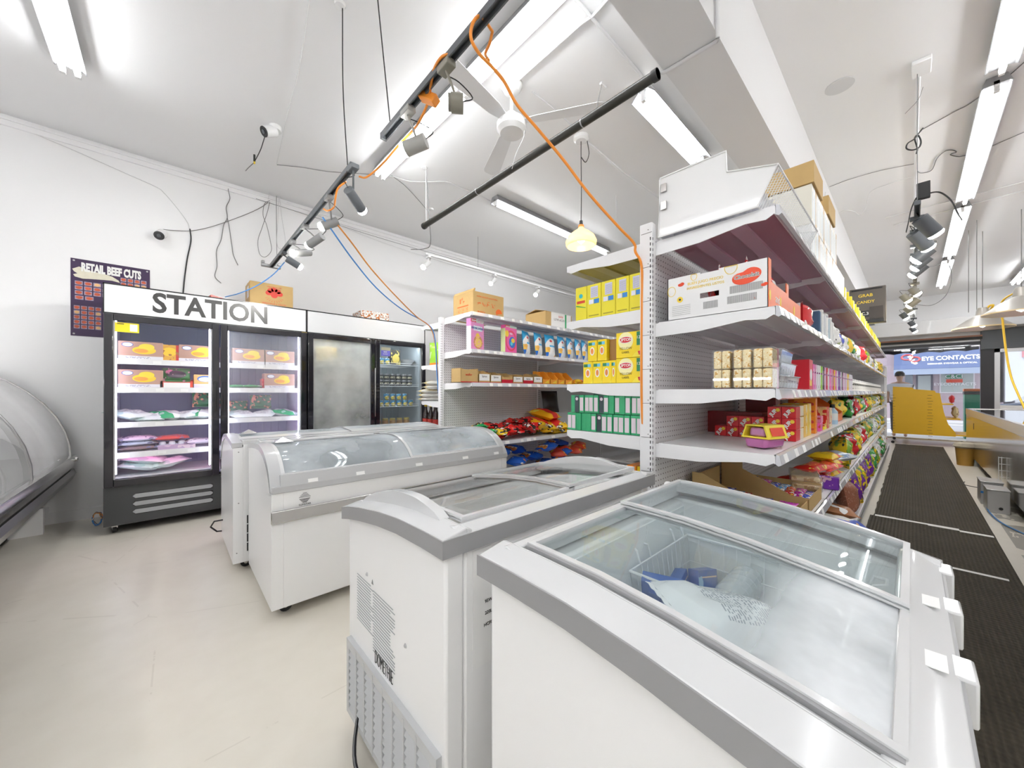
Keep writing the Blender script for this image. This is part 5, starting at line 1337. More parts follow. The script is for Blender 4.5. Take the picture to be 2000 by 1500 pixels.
Kind('large_red_box', 'box', carton(.30, .10, .125, DR, .002)).put((2.42, .70, z4), 'long dark red box at the back of the fourth shelf behind the small red boxes', (0, 0, math.pi / 2))
Kind('large_red_box', 'box', carton(.22, .16, .20, DR, .002)).put((2.85, .66, z4), 'tall dark red carton at the back of the fourth shelf', (0, 0, .1))
# cake tub with a yellow sleeve
tb = empty('cake_tub', (1.80, .445, z4), 'purple tub in a yellow card sleeve at the front of the fourth shelf', 'tub', rz=-.35)
PU = mat('purple_jelly', (.40, .12, .30), .25); PUL = mat('purple_lid', (.50, .22, .42), .2)
MB().prism([(-.042, .004), (.042, .004), (.052, .045), (-.052, .045)], 'x', 0, .12, PU).build('bowl', tb, bevel=.012, seg=3)
MB().prism([(-.036, .05), (.036, .05), (.030, .088), (-.030, .088)], 'x', .008, .115, PUL).build('lid', tb, bevel=.012, seg=3)
b = MB(); YS = mat('yellow_sleeve', (.80, .66, .05), .35)
b.prism([(-.058, .044), (.058, .044), (.058, .050), (-.058, .050)], 'x', -.004, .124, YS)
for s_ in (-1, 1): b.prism([(s_ * .056, .048), (s_ * .040, .098), (s_ * .034, .098), (s_ * .050, .048)], 'x', -.002, .122, YS)
b.prism([(-.040, .094), (.040, .094), (.040, .099), (-.040, .099)], 'x', -.002, .122, YS); b.build('sleeve', tb)
MB().prism([(-.0575, .055), (-.046, .088), (-.047, .089), (-.0585, .056)], 'x', .02, .10, REDINK).build('sleeve_print', tb, smooth=False)
# misc small boxes further on
misc = [(2.72, .055, .10, ORG, 'orange box with a red pattern, lower of two', 0), (2.72, .055, .10, ORG, 'orange box with a red pattern, upper of two', .101), (2.90, .09, .05, PNK, 'pink gift box', 0), (2.93, .06, .04, (.75, .25, .4), 'small rose box on the pink one', .051), (3.15, .10, .14, RED, 'tall red box with a cream side', 0), (3.30, .07, .13, CRM, 'cream and green box', 0), (3.06, .10, .03, LEM, 'flat yellow-green pack', 0)]
for i, (x, w_, h_, c, lab, dz) in enumerate(misc):
    Kind('snack_box', 'box', carton(w_, .10, h_, art('misc_%d' % i, c, [('n', 28, .60, (.6, .05, .05) if c != RED else (.8, .5, .2), 'a')]), .002), 'mixed small boxes on the fourth shelf').put((x, .42, z4 + dz), lab + ' on the fourth shelf')
Kind('drink_bottle', 'bottle', bottle([(0, 0), (.03, 0), (.032, .01), (.032, .09), (.014, .115), (.014, .125), (0, .125)], art('blue_white_bottle', (.45, .62, .75), [('r', -.05, .05, .03, .08, WHT, 'a')]), [(0, .145), (.015, .145), (.016, .12), (0, .12)], BLACK)).put((3.62, .40, z4), 'small blue and white bottle with a black cap on the fourth shelf')
ot = Kind('display_tray', 'display tray', tray_box(.42, .30, .22, .06, mat('orange_tray_card', (.80, .18, .02), .4), mat('dark_orange_card', (.5, .1, .02), .5))); ot.put((4.0, .55, z4), 'orange display tray on the fourth shelf after the bottle')
bagrow(['n_yel', 'n_grn', 'n_white', 'n_red', 'n_yel'], 4.3, 6.4, .42, z4, .22, .19, .10, 'on the fourth shelf beyond the orange tray', 'bags along the fourth shelf', 121, step=.2)
bagrow(['n_yel', 'n_white'], 6.4, 9.9, .42, z4, .28, .2, .12, 'at the far end of the fourth shelf', 'bags along the far fourth shelf', 131, step=.45)

# fifth shelf (z .56): open cartons with bars, red packs
z5 = .562
def barbox(name):
    b = MB(); W_, D_ = .40, .42; t = .004
    b.box(0, W_, -D_ / 2, D_ / 2, 0, t, KRAFTD).box(0, W_, D_ / 2 - t, D_ / 2, 0, .20, KRAFT).box(W_ - t, W_, -D_ / 2, D_ / 2, 0, .09, KRAFT)
    b.prism([(-D_ / 2, 0), (D_ / 2, 0), (D_ / 2, .22), (D_ / 2 - .05, .22), (-D_ / 2 + .06, .075), (-D_ / 2, .075)], 'x', 0, t, KRAFT)
    b.box(0, W_, -D_ / 2, -D_ / 2 + t, 0, .075, KRAFT)
    return b.build(name, smooth=False)
bx = Kind('open_carton', 'box', barbox, 'open brown cartons of bars on the fifth shelf')
bx.put((2.02, .575, z5), 'open brown carton with a tall back holding bars, nearer of the two'); bx.put((2.46, .575, z5), 'open brown carton of blue bars, farther of the two')
barm = [('bar_blue', (.03, .07, .5), 'blue'), ('bar_violet', (.45, .02, .35), 'magenta'), ('bar_red', (.6, .03, .03), 'red'), ('bar_rain', (.10, .30, .55), 'rainbow')]
bk_ = [(Kind('candy_bar', 'candy bar', pouch(.05, .24, .022, art(n, c, [('n', 26, .60, (.85, .55, .05), 'a'), ('n', 40, .62, (.82, .82, .82), 'a')], rough=.2), 140 + i), 'wrapped bars in the open cartons'), cn) for i, (n, c, cn) in enumerate(barm)]
for bxn, x0 in (('nearer', 2.06), ('farther', 2.50)):
    for i in range(8):
        for l in range(1):
            k, cn = bk_[(i + (0 if bxn == 'farther' else 1)) % 4]
            k.put((x0 + .165 + (.02 * (i % 2)), .40 + .042 * i, z5 + .05 + .006 * i), f'{cn} wrapped bar in the {bxn} open carton, {ORD[i]} from the front', (-math.pi / 2, .0, math.pi / 2 + .06 * (i % 3)))
lb = Kind('candy_bar', 'candy bar', pouch(.075, .40, .03, art('long_rainbow_bar', (.55, .03, .45), [('r', -.05, .05, 0, .10, (.10, .5, .12), 'a'), ('r', -.05, .05, .10, .20, (.05, .2, .6), 'a'), ('r', -.05, .05, .2, .28, (.8, .4, .03), 'a')], rough=.2), 150)); lb.put((2.05, .41, z5 + .095), 'long rainbow-coloured bar lying on the rim of the nearer open carton', (-math.pi / 2, 0, -math.pi / 2))
rp = Kind('wafer_pack', 'pack', pouch(.14, .34, .07, art('red_wafer_foil', (.66, .02, .012), [('r', -.03, .03, .08, .26, (.75, .1, .04)), ('n', 26, .66, (.85, .6, .1), 'a')], rough=.2), 160), 'large red packs on the fifth shelf')
for i, (x, y, z, rz) in enumerate(((3.16, .52, .045, 1.2), (3.40, .47, .045, 1.5), (3.25, .46, .115, 1.35), (3.46, .42, .10, 1.45))): rp.put((x, y, z5 + z), 'large red pack on the fifth shelf, ' + ['deepest of the lower layer', 'front of the lower layer', 'nearer of the upper layer', 'farther of the upper layer'][i], LIE(rz))
cc = Kind('cookie_tray_pack', 'pack', lambda n: (lambda o: (MB().box(-.07, .07, -.14, .14, .004, .03, art('cookies', (.72, .55, .28), [('n', 45, .58, (.45, .25, .08), 'a')])).build('cookies', o, bevel=.006), o)[1])(MB().box(-.078, .078, -.148, .148, 0, .04, glass('pack_clear', haze=.12)).build(n, bevel=.008)), 'clear cookie packs on the fifth shelf')
for i, (x, y, z) in enumerate(((2.96, .46, 0), (2.98, .45, .042), (3.0, .47, .084))): cc.put((x, y, z5 + z), ['lowest', 'middle', 'topmost'][i] + ' clear pack of pale cookies beside the open cartons', (0, 0, math.pi / 2 + .1 * i))
vp = Kind('snack_box', 'box', carton(.05, .16, .08, art('violet_pack', (.18, .03, .4), [('n', 28, .6, (.8, .5, .6), 'a')]), .003)); vp.put((3.20, .40, z5), 'violet pack at the front edge of the fifth shelf')
yp = Kind('snack_pack', 'snack pack', pouch(.16, .24, .06, art('yellow_red_foil', YEL, [('r', -.09, .09, .06, .10, RED)], rough=.2), 163), 'yellow packs over the red ones')
for i, (x, z) in enumerate(((3.62, .04), (3.72, .10), (3.60, .16))): yp.put((x, .44, z5 + z), ['lower', 'middle', 'upper'][i] + ' yellow and red pack behind the red packs on the fifth shelf', LIE(1.4))
gs = Kind('silver_pack', 'pack', pouch(.20, .28, .08, art('silver_foil_bag', (.45, .50, .55), [('n', 20, .6, (.2, .3, .45), 'a')], rough=.2), 164)); gs.put((3.95, .42, z5 + .12), 'silver-blue foil pack on the fifth shelf after the yellow packs', LIE(1.2))
bagrow(['n_yel', 'n_yel', 'n_red', 'n_white', 'n_yel', 'n_white'], 4.1, 6.6, .42, z5, .26, .24, .11, 'on the fifth shelf', 'bags along the fifth shelf', 171, step=.22)
bagrow(['n_yel', 'n_grn', 'n_white'], 6.6, 9.9, .42, z5, .3, .24, .12, 'at the far end of the fifth shelf', 'bags along the far fifth shelf', 181, step=.45)
# base deck
zb = .15
rice = art('brown_grain_sack', (.33, .13, .08), [('n', 90, .62, (.5, .25, .18), 'a')], rough=.25)
Kind('grain_bag', 'bag', pouch(.34, .30, .16, rice, 190, wr=.06)).put((4.35, .36, zb), 'reddish brown see-through grain bag on the bottom deck', (-.2, 0, .1))
wy = Kind('rice_bag', 'bag', pouch(.22, .34, .10, art('white_yellow_bag', WHT, [('r', -.12, -.05, 0, .4, (.03, .08, .45)), ('n', 12, .64, (.5, .3, .15), 'a')]), 191)); wy.put((3.75, .38, zb + .05), 'white and blue bag lying on the bottom deck nearest the freezers', LIE(.9, .15))
Kind('rice_bag', 'bag', pouch(.14, .36, .08, art('yellow_glossy_bag', (.88, .66, .02), [('n', 10, .66, VIO, 'a')], rough=.2), 192)).put((3.50, .36, zb + .05), 'glossy yellow bag lying on the bottom deck beside the white one', LIE(1.1, .2))
Kind('rice_bag', 'bag', pouch(.22, .26, .09, art('brown_white_bag', (.35, .14, .05), [('n', 12, .56, WHT, 'a')]), 193)).put((3.95, .42, zb + .10), 'brown and white bag at the foot of the grain bag', LIE(.4, .15))
bagrow(['n_pur', 'n_yel', 'n_pur', 'n_yel', 'n_pur', 'n_white'], 4.6, 6.6, .37, zb, .24, .30, .11, 'on the bottom deck', 'bags along the bottom deck', 201, step=.2)
bagrow(['n_grn', 'n_yel', 'n_white', 'n_red'], 6.6, 9.9, .37, zb, .3, .30, .12, 'at the far end of the bottom deck', 'bags along the far bottom deck', 211, step=.4)
# ================================================================== goods in the coolers
YC_ = CY0 + .125
def cx(u, v=700): return P(u, v, Y=YC_).x
MGO = art('mango_print', (.48, .28, .22), [('e', .02, .08, .075, .035, (.88, .62, .02)), ('e', .035, .11, .05, .03, (.88, .70, .04)), ('e', .0, .075, .045, .018, (.86, .35, .06)), ('e', -.085, .125, .036, .020, (.05, .10, .4)), ('e', -.085, .125, .031, .016, (.82, .84, .88)), ('r', -.2, .2, .0, .028, (.75, .74, .80)), ('t', -.10, .06, .008, .02, .008, (.2, .2, .3))], rough=.3)
mg = Kind('frozen_fruit_box', 'box', carton(.285, .12, .155, MGO, .002), 'mango boxes in the STATION cooler')
for u, z, lab in ((276, 1.494, 'mango box at the left of the top shelf, left door'), (388, 1.494, 'mango box at the right of the top shelf, left door'), (276, 1.244, 'mango box on the second shelf, left door'), (487, 1.494, 'mango box on the top shelf, right door, left one'), (546, 1.494, 'mango box on the top shelf, right door, right one')): mg.put((cx(u), YC_ + .05, z), lab)
mg.put((cx(546), YC_ + .05, 1.244), 'mango box on the second shelf behind the right door', (0, 0, .05))
of_ = Kind('frozen_fruit_box', 'box', carton(.15, .12, .145, art('orange_fruit_print', (.72, .38, .04), [('e', .0, .08, .05, .04, YEL), ('r', .045, .08, 0, .15, RED), ('n', 30, .62, (.4, .15, .03))]), .002)); of_.put((cx(331), YC_ + .06, 1.494), 'orange and red fruit box between the two mango boxes on the top shelf')
tr_ = Kind('red_tray', 'display tray', tray_box(.23, .12, .075, .05, mat('red_tray_card', (.70, .05, .03), .4), mat('tray_white', (.75, .75, .78), .5), lambda o, w, d, h: MB().box(-w * .4, w * .4, -d / 2 - .001, -d / 2, 0, h * .6, PAPER).build('white_front', o, smooth=False))); tr_.put((cx(346), YC_ + .05, 1.244), 'red and white tray on the second shelf holding the green bag')
gb = Kind('frozen_bag', 'bag', pouch(.20, .13, .05, art('green_pea_bag', (.03, .20, .05), [('e', 0, .065, .07, .035, (.05, .03, .06)), ('n', 30, .64, (.5, .25, .35))]), 301)); gb.put((cx(345), YC_ + .06, 1.300), 'dark green bag leaning in the red tray, second shelf', (-.15, 0, 0))
Kind('frozen_fruit_box', 'box', carton(.17, .12, .125, art('cream_roti_box', (.72, .42, .15), [('e', 0, .085, .06, .03, (.05, .15, .45)), ('e', 0, .08, .05, .022, (.80, .78, .72)), ('r', -.1, .1, 0, .035, (.65, .6, .8))]), .002)).put((cx(401), YC_ + .05, 1.244), 'orange and cream box at the right of the second shelf, left door')
Kind('frozen_fruit_box', 'box', carton(.085, .12, .10, art('red_print_box', (.45, .01, .03), [('n', 30, .6, (.7, .1, .1))]), .002)).put((cx(521), YC_ + .06, 1.244), 'small dark red box beside the right-hand mango box')
fl = Kind('flat_pack', 'pack', pouch(.20, .16, .03, art('flat_green_pack', (.03, .30, .09), [('n', 26, .6, (.6, .7, .6))]), 303), 'flat green packs on the second shelf, right door')
for i, u in enumerate((462, 491)): fl.put((cx(u), YC_ + .04, 1.262), 'flat green pack on the second shelf behind the right door, ' + ('left' if i == 0 else 'right') + ' one', LIE(0))
wg = [art('white_green_bag', (.70, .78, .76), [('r', -.12, -.03, 0, .3, (.02, .36, .14)), ('n', 12, .62, (.3, .55, .45))], rough=.2), art('white_clear_bag', (.66, .76, .74), [('n', 9, .58, (.45, .62, .60)), ('t', -.05, .06, .06, .2, .014, (.35, .4, .45))], rough=.2)]
kg = [Kind('frozen_bag', 'bag', pouch(.24, .30, .07, m_, 310 + i, wr=.2), 'white and green bags in the STATION cooler') for i, m_ in enumerate(wg)]
for i, (u, z, k, rz, lab) in enumerate(((254, 1.0, 1, .7, 'white bag at the left of the third shelf, left door'), (300, .975, 1, -.3, 'white and green bag between the others, third shelf'), (330, .985, 0, .5, 'white bag with green stripe in the middle of the third shelf'), (372, .985, 1, -.9, 'crumpled white bag right of the green-striped one'), (402, .99, 0, -.2, 'white bag with green edge beside the door handle'),
        (275, .53, 1, 1.4, 'lower white bag on the cooler floor, left'), (285, .585, 1, 1.3, 'upper white bag on the cooler floor, left'), (327, .54, 1, -1.3, 'white bag on the cooler floor, middle'),
        (475, .965, 1, .3, 'pale bag on the third shelf behind the right door, left'), (520, .965, 1, -.5, 'pale bag on the third shelf behind the right door, middle'), (560, .97, 0, .8, 'white and green bag on the third shelf at far right'))):
    kg[k].put((cx(u), YC_ + .12, z), lab, LIE(rz, .15))
gm2 = Kind('frozen_bag', 'bag', pouch(.20, .15, .06, art('dark_veg_bag', (.02, .16, .07), [('n', 26, .58, (.65, .3, .2)), ('n', 34, .62, (.05, .05, .05))]), 321)); gm2.put((cx(517), YC_ + .22, 1.02), 'dark green mixed vegetable bag standing at the back behind the right door', (-.1, 0, 0)); gm2.put((cx(470), YC_ + .26, .96), 'dark green and maroon bag at the back of the third shelf, right door', (-.2, 0, .1)); gm2.put((cx(404), YC_ + .24, 1.05), 'dark vegetable bag at the back of the third shelf beside the middle frame', (-.2, 0, .1))
fm = [((.30, .20, .22), 'brownish'), ((.55, .60, .72), 'pale blue'), ((.60, .10, .08), 'red and blue'), ((.70, .70, .78), 'white')]
for i, (u, k, dz) in enumerate(((268, 0, 0), (268, 1, .04), (268, 3, .08), (335, 2, .07), (335, 1, 0), (390, 3, .02), (480, 3, 0), (540, 3, .02))):
    c, cn = fm[k]; Kind('flat_pack', 'pack', pouch(.26, .20, .045, art('flatpack_%d' % k, c, [('n', 22, .60, (.2, .2, .35)), ('t', -.08, .08, .05, .15, .012, (.3, .3, .4))], rough=.25), 330 + i), 'flat packs on the fourth cooler shelf').put((cx(u), YC_ + .13, .70 + dz), cn + ' flat pack on the fourth cooler shelf, ' + ('right' if u > 430 else 'left') + ' door, ' + ['lowest left', 'second left', 'top left', 'upper middle', 'lower middle', 'right end', 'left', 'right'][i], LIE(.1 * (i % 3) + math.pi / 2 * 0, .05))
ec = Kind('egg_carton', 'carton', lambda n: (lambda b: ([b.lathe([(0, .07), (.020, .066), (.026, .045), (.028, .03)], mat('bag_white', (.68, .72, .80), .3), (-.10 + .066 * i, .03, 0), 10) for i in range(4)], b.build(n))[1])(MB().box(-.13, .13, -.07, .07, 0, .035, art('lilac_carton', (.50, .36, .55), [('n', 20, .55, (.75, .6, .7))])))); ec.put((cx(346), YC_ + .05, .672), 'lilac carton with four white domes on the fourth shelf')
# plain cooler, right door
can = Kind('drink_can', 'can', lambda n: (lambda o: (MB().lathe([(0, .083), (.031, .083), (.033, .078)], STEEL, n=14).build('lid', o), o)[1])(MB().lathe([(0, 0), (.030, 0), (.034, .006), (.034, .076), (.032, .081)], art('blue_gold_can', (.05, .28, .50), [('e', 0, .032, .03, .024, (.80, .60, .05)), ('r', -.04, .04, 0, .012, (.35, .3, .03)), ('n', 40, .64, (.8, .8, .75))]), n=16).build(n)), 'blue and gold cans on the wire shelf')
for i in range(6): can.put((2.02 + .085 * i, CY0 + .15, 1.013), 'blue and gold can, ' + ORD[i] + ' from the left in the lower layer')
for i in range(4): can.put((2.10 + .085 * i + (.0), CY0 + .15, 1.098), 'blue and gold can, ' + ORD[i] + ' from the left in the upper layer')
bj = Kind('black_jar', 'jar', bottle([(0, 0), (.034, 0), (.036, .01), (.036, .06), (0, .065)], art('black_jar_label', (.015, .015, .018), [('r', -.04, .04, .02, .045, (.55, .5, .35)), ('n', 50, .6, (.05, .05, .05))]), [(0, .08), (.034, .08), (.035, .062), (0, .062)], mat('silver_lid', (.4, .4, .42), .3, metal=.6)), 'black jars on the wire shelf')
for j in range(2):
    for i in range(6): bj.put((2.02 + .082 * i, CY0 + .15, 1.283 + .081 * j), 'black jar with a pale label, ' + ORD[i] + ' from the left in the ' + ('upper' if j else 'lower') + ' layer')
Kind('juice_pack', 'pack', carton(.13, .10, .20, art('black_gold_pack', (.03, .025, .02), [('e', 0, .08, .05, .06, (.75, .55, .1)), ('n', 25, .58, (.7, .55, .15))]), .004)).put((2.22, CY0 + .17, 1.563), 'tall black and gold pack on the top wire shelf')
for i in range(2): can.put((2.03 + .08 * i, CY0 + .15, 1.563), 'blue and gold can on the top wire shelf, ' + ('left' if i == 0 else 'right') + ' of two')
Kind('bowl', 'bowl', lambda n: MB().lathe([(0, 0), (.05, .0), (.11, .07), (.115, .08), (.108, .078), (.045, .006), (0, .006)], WHITE, n=24).build(n)).put((2.42, CY0 + .22, 1.563), 'white bowl on the top wire shelf of the plain cooler')
dj = Kind('drink_jar', 'jar', bottle([(0, 0), (.04, 0), (.042, .01), (.042, .12), (0, .13)], art('amber_jar', (.45, .25, .10), [('r', -.05, .05, .04, .08, (.7, .65, .55))]), [(0, .15), (.036, .15), (.038, .125), (0, .125)], mat('gold_lid', (.5, .38, .1), .35)), 'jars in the plain cooler')
for i in range(5): dj.put((2.0 + .10 * i, CY0 + .18, .703), 'amber jar low in the plain cooler behind the clear door, ' + ORD[i] + ' from the left')
for i in range(5): dj.put((1.38 + .095 * i, CY0 + .16, 1.283), 'amber jar behind the fogged door, middle shelf, ' + ORD[i] + ' from the left')
for i in range(4): can.put((1.46 + .10 * i, CY0 + .15, 1.013), 'can behind the fogged door, ' + ORD[i] + ' from the left')
Kind('juice_pack', 'pack', carton(.22, .12, .17, art('yellow_orange_pack', (.75, .45, .05), [('n', 12, .5, (.8, .7, .3))]), .004)).put((1.36, CY0 + .17, 1.563), 'orange-yellow pack behind the fogged door, top shelf')
# ================================================================== inside the low freezers
F2X, F2Y = .459, .729
def insides(name, w, d, h, m): return Kind(name, 'box', tray_box(w, d, h, h * .85, m, KRAFTD))
insides('open_carton', .38, .42, .49, KRAFT).put((F2X + .30, F2Y + .31, .226), 'large open brown carton inside the middle slant-top freezer', (0, 0, math.pi))
ice = art('ice_cream_pack', (.72, .30, .20), [('n', 14, .55, (.85, .80, .75)), ('e', 0, .07, .04, .03, YEL)], rough=.3)
ki = Kind('frozen_pack', 'pack', pouch(.17, .22, .05, ice, 351), 'packs in the middle slant-top freezer')
for i, (x, y, z, rz) in enumerate(((.24, .24, .68, .3), (.34, .34, .66, -.5), (.36, .22, .69, .9), (.26, .40, .62, 1.3))): ki.put((F2X + x, F2Y + y, z), ['orange and white frozen pack nearest the glass corner', 'orange and white frozen pack in the middle of the carton', 'orange and white frozen pack at the far end of the carton', 'orange and white frozen pack under the left glass edge'][i], LIE(rz, .35))
for i in range(6): Kind('frozen_bag', 'bag', pouch(.26, .24, .08, art('pale_frozen_bag', (.66, .66, .68), [('n', 10, .6, (.6, .4, .4))], rough=.25), 352 + i), 'pale bags in the middle freezer').put((F2X + .62 + .13 * (i % 3), F2Y + .22 + .24 * (i // 3), .42 + .05 * (i % 2)), 'pale frozen bag under the far lid of the middle freezer, ' + ('front' if i < 3 else 'back') + ' row, ' + ORD[i % 3], LIE(.5 * i, .2))
# near freezer: hanging wire baskets
F3X, F3Y = .477, .624
WW = mat('white_wire', (.80, .81, .82), .3)
def basket(x0, x1, y0, y1, zt, zb_, label):
    e = empty('wire_basket', ((x0 + x1) / 2, (y0 + y1) / 2, zt), label, 'basket', 'wire baskets in the near freezer')
    hx, hy, D = (x1 - x0) / 2, (y1 - y0) / 2, zt - zb_; k = .86
    def ring(s, z, r): return MB().tube([(-hx * s, -hy * s, z), (hx * s, -hy * s, z), (hx * s, hy * s, z), (-hx * s, hy * s, z)], r, WW, 6, closed=True)
    ring(1, 0, .004).build('rim_wire', e); 
    b = MB()
    for q in (.33, .66, 1.0):
        s = 1 - (1 - k) * q; b.tube([(-hx * s, -hy * s, -D * q), (hx * s, -hy * s, -D * q), (hx * s, hy * s, -D * q), (-hx * s, hy * s, -D * q)], .002, WW, 5, closed=True)
    n = 12
    for i in range(n + 1):
        f = -1 + 2 * i / n
        for s_ in (-1, 1):
            b.tube([(hx * f, s_ * hy, 0), (hx * f * k, s_ * hy * k, -D)], .0017, WW, 4)
            b.tube([(s_ * hx, hy * f, 0), (s_ * hx * k, hy * f * k, -D)], .0017, WW, 4)
        b.tube([(hx * f * k, -hy * k, -D), (hx * f * k, hy * k, -D)], .0017, WW, 4); b.tube([(-hx * k, hy * f * k, -D), (hx * k, hy * f * k, -D)], .0017, WW, 4)
    b.build('wire_mesh', e)
    for s_ in (-1, 1):
        for q in (-.7, .5):
            MB().tube([(hx * q, s_ * hy, 0), (hx * q, s_ * (hy + .012), .035), (hx * q + .015, s_ * (hy + .035), .04), (hx * q + .05, s_ * (hy + .035), .04), (hx * q + .065, s_ * (hy + .012), .035), (hx * q + .065, s_ * hy, 0)], .0035, WW, 6).build('hook', e)
    return e
basket(F3X + .45, F3X + .83, F3Y - .55, F3Y - .10, .710, .46, 'white wire basket hanging in the near freezer')
bl = Kind('ice_cream_box', 'box', carton(.10, .035, .15, art('blue_ice_cream_box', (.02, .10, .38), [('r', -.045, .045, .128, .132, (.75, .55, .4)), ('e', -.01, .06, .025, .03, WHT), ('n', 26, .64, (.4, .6, .8))]), .001), 'blue boxes in the near freezer basket')
for i, (x, y, z, rx, rz) in enumerate(((.515, -.165, .57, -.35, 1.9), (.52, -.235, .56, -.45, 1.5), (.66, -.17, .50, -.2, .2), (.72, -.20, .50, -.2, -.2), (.64, -.30, .49, -.5, .6))): bl.put((F3X + x, F3Y + y, z), 'dark blue ice cream box ' + ['leaning at the left corner of the basket', 'with an orange outline in front of it', 'at the back of the basket', 'at the back right of the basket', 'low behind the printed white bag'][i], (rx, .2 * (i % 2), rz))
wb_ = Kind('frozen_bag', 'bag', pouch(.22, .30, .09, art('printed_white_bag', (.80, .80, .82), [('t', -.07, .07, .08, .22, .006, (.35, .37, .42)), ('b', .03, .08, .06, .10, .004, INK.node_tree.nodes['Principled BSDF'].inputs[0].default_value[:3])], rough=.25), 371, wr=.14)); wb_.put((F3X + .40, F3Y - .37, .715), 'white bag with printed text lying beside the wire basket', LIE(.9, .25))
wb2 = Kind('frozen_bag', 'bag', pouch(.28, .34, .10, art('misty_white_bag', (.82, .83, .85), [('n', 6, .62, (.62, .70, .76))], rough=.2), 373, wr=.2), 'white frozen bags')
for i, (x, y, z, rz) in enumerate(((.28, -.22, .56, 1.5), (.64, -.42, .55, .2), (.28, -.44, .60, 1.4), (.29, -.34, .64, 1.6), (.68, -.30, .50, 1.2), (.30, -.30, .50, 1.5))): wb2.put((F3X + x, F3Y + y, z), 'plain white frozen bag ' + ['under the high edge of the near lid', 'at the aisle side of the basket', 'under the low edge of the near lid', 'on top under the misted lid', 'at the bottom of the basket', 'deep under the near lid'][i], LIE(rz, .2))
cup = Kind('plastic_cup', 'cup', lambda n: MB().lathe([(0, 0), (.028, 0), (.040, .08), (.042, .082), (.038, .08), (.026, .004), (0, .004)], glass('cup_plastic', haze=.3), n=20).build(n), 'clear cups and lids in the far basket')
for i in range(5): cup.put((F3X + .62 + .035 * i, F3Y - .30, .60), 'clear plastic cup lying in the wire basket, ' + ORD[i] + ' from the left', (0, 1.2, .3))
for k in range(3): Kind('frozen_bag', 'bag', pouch(.30, .34, .10, art('teal_frozen_bag', (.70, .76, .80), [('n', 12, .6, (.10, .42, .60))], rough=.25), 380), 'bags').put((F3X + .25 + .22 * k, F3Y - .34, .34), 'pale bag with teal print under the baskets of the near freezer, ' + ['left', 'middle', 'right'][k], LIE(.1 * k))
ft = Kind('frozen_box', 'box', carton(.30, .20, .08, art('beige_frozen_box', (.62, .56, .40), [('r', -.1, .1, .02, .06, (.25, .2, .15))]), .003)); ft.put((F3X + .20, F3Y - .19, .226), 'beige box at the bottom of the near freezer')
# island freezer contents
for i in range(10): Kind('frozen_bag', 'bag', pouch(.26, .34, .12, art('pale_fish_bag', (.72, .74, .76), [('n', 8, .62, (.65, .40, .36))], rough=.25), 390 + i % 3), 'frozen bags in the island freezer').put((.39 + .22 + .132 * i, 3.005 - .40, .60 + .02 * (i % 2)), 'pale frozen bag under the front curved lids, ' + ORD[i] + ' from the near end', LIE(.25 * (i % 4 - 1.5), .1))
for k in range(3): MB()
insides('open_carton', .5, .5, .36, mat('white_liner_box', (.7, .72, .74), .5)).put((.39 + .45, 3.005 - .37, .166), 'white box filling the near end of the front island freezer'); insides('open_carton', .5, .5, .36, MATS['white_liner_box']).put((.39 + 1.1, 3.005 - .37, .166), 'white box filling the far end of the front island freezer')
# ================================================================== hanging lights, pipe, fan, cables
BULB = emit('spot_bulb', (1, .99, .96), 30.0); BULBW = emit('warm_spot_bulb', (1, .86, .62), 26.0)
def PT(u, v, t): r_ = (u - 1000) / 723; return Vector((t * (FX + FY * r_), t * (FY - FX * r_), 1.2 + t * (766 - v) / 723))
def spl(pts, n=6):
    """Catmull-Rom through the points"""
    q = [Vector(p) for p in pts]; q = [2 * q[0] - q[1]] + q + [2 * q[-1] - q[-2]]; out = []
    for i in range(1, len(q) - 2):
        for k in range(n):
            t = k / n; a, b, c, d = q[i - 1], q[i], q[i + 1], q[i + 2]
            out.append(.5 * ((2 * b) + (c - a) * t + (2 * a - 5 * b + 4 * c - d) * t * t + (3 * b - a - 3 * c + d) * t ** 3))
    out.append(q[-2]); return out
def cable(pts, r_, m, label, cat='cable', group=None, name='cable', n=5):
    pts = spl(pts); o = MB().tube(pts, r_, m, n).build(name, angle=80); return tag(o, label, cat, group)
def spot(bulb, tail, base, m, label, lit=BULB, rr=.032, group=None):
    e = empty('track_spotlight', base, label, 'spotlight', group); b0 = Vector(base)
    B, T = Vector(bulb) - b0, Vector(tail) - b0; d = (B - T).normalized(); mid = T + (B - T) * .35
    MB().cyl(T, B - d * .01, rr, m, n=20).build('lamp_body', e, bevel=.002)
    if lit: MB().lathe([(rr * .95, -.012), (rr * .98, 0), (rr * .8, .012), (rr * .4, .018), (0, .02)], lit, B, 20, d).build('bulb', e)
    else:
        MB().lathe([(rr * .98, 0), (rr * .9, .001), (rr * .82, -.035), (.014, -.04), (.012, -.03), (0, -.03)], m, B, 20, d).build('socket', e)
    if lit:
        ll = bpy.data.lights.new('spot_beam', 'SPOT'); ll.energy = SPOT_W; ll.spot_size = R(95); ll.spot_blend = 1.0; ll.shadow_soft_size = .03; ll.color = (1, .97, .92)
        lo = bpy.data.objects.new('spot_beam', ll); COL.objects.link(lo); lo.parent = e; lo.location = B + d * .03; lo.rotation_euler = d.to_track_quat('-Z', 'Y').to_euler()
    MB().tube([Vector((0, 0, .0)), Vector((0, 0, -.03)), mid * .5 + Vector((0, 0, -.01)), mid], .006, m, 6).build('arm', e)
    MB().box(-.022, .022, -.04, .04, -.028, .0, m).build('adapter', e, bevel=.003)
    MB().tube(spl([T + Vector((0, 0, .01)), T - d * .04 + Vector((0, 0, .03)), T * .5 + Vector((.02, 0, .02)), Vector((.01, .03, -.02))], 4), .0025, BLKM, 5).build('lead', e)
    return e
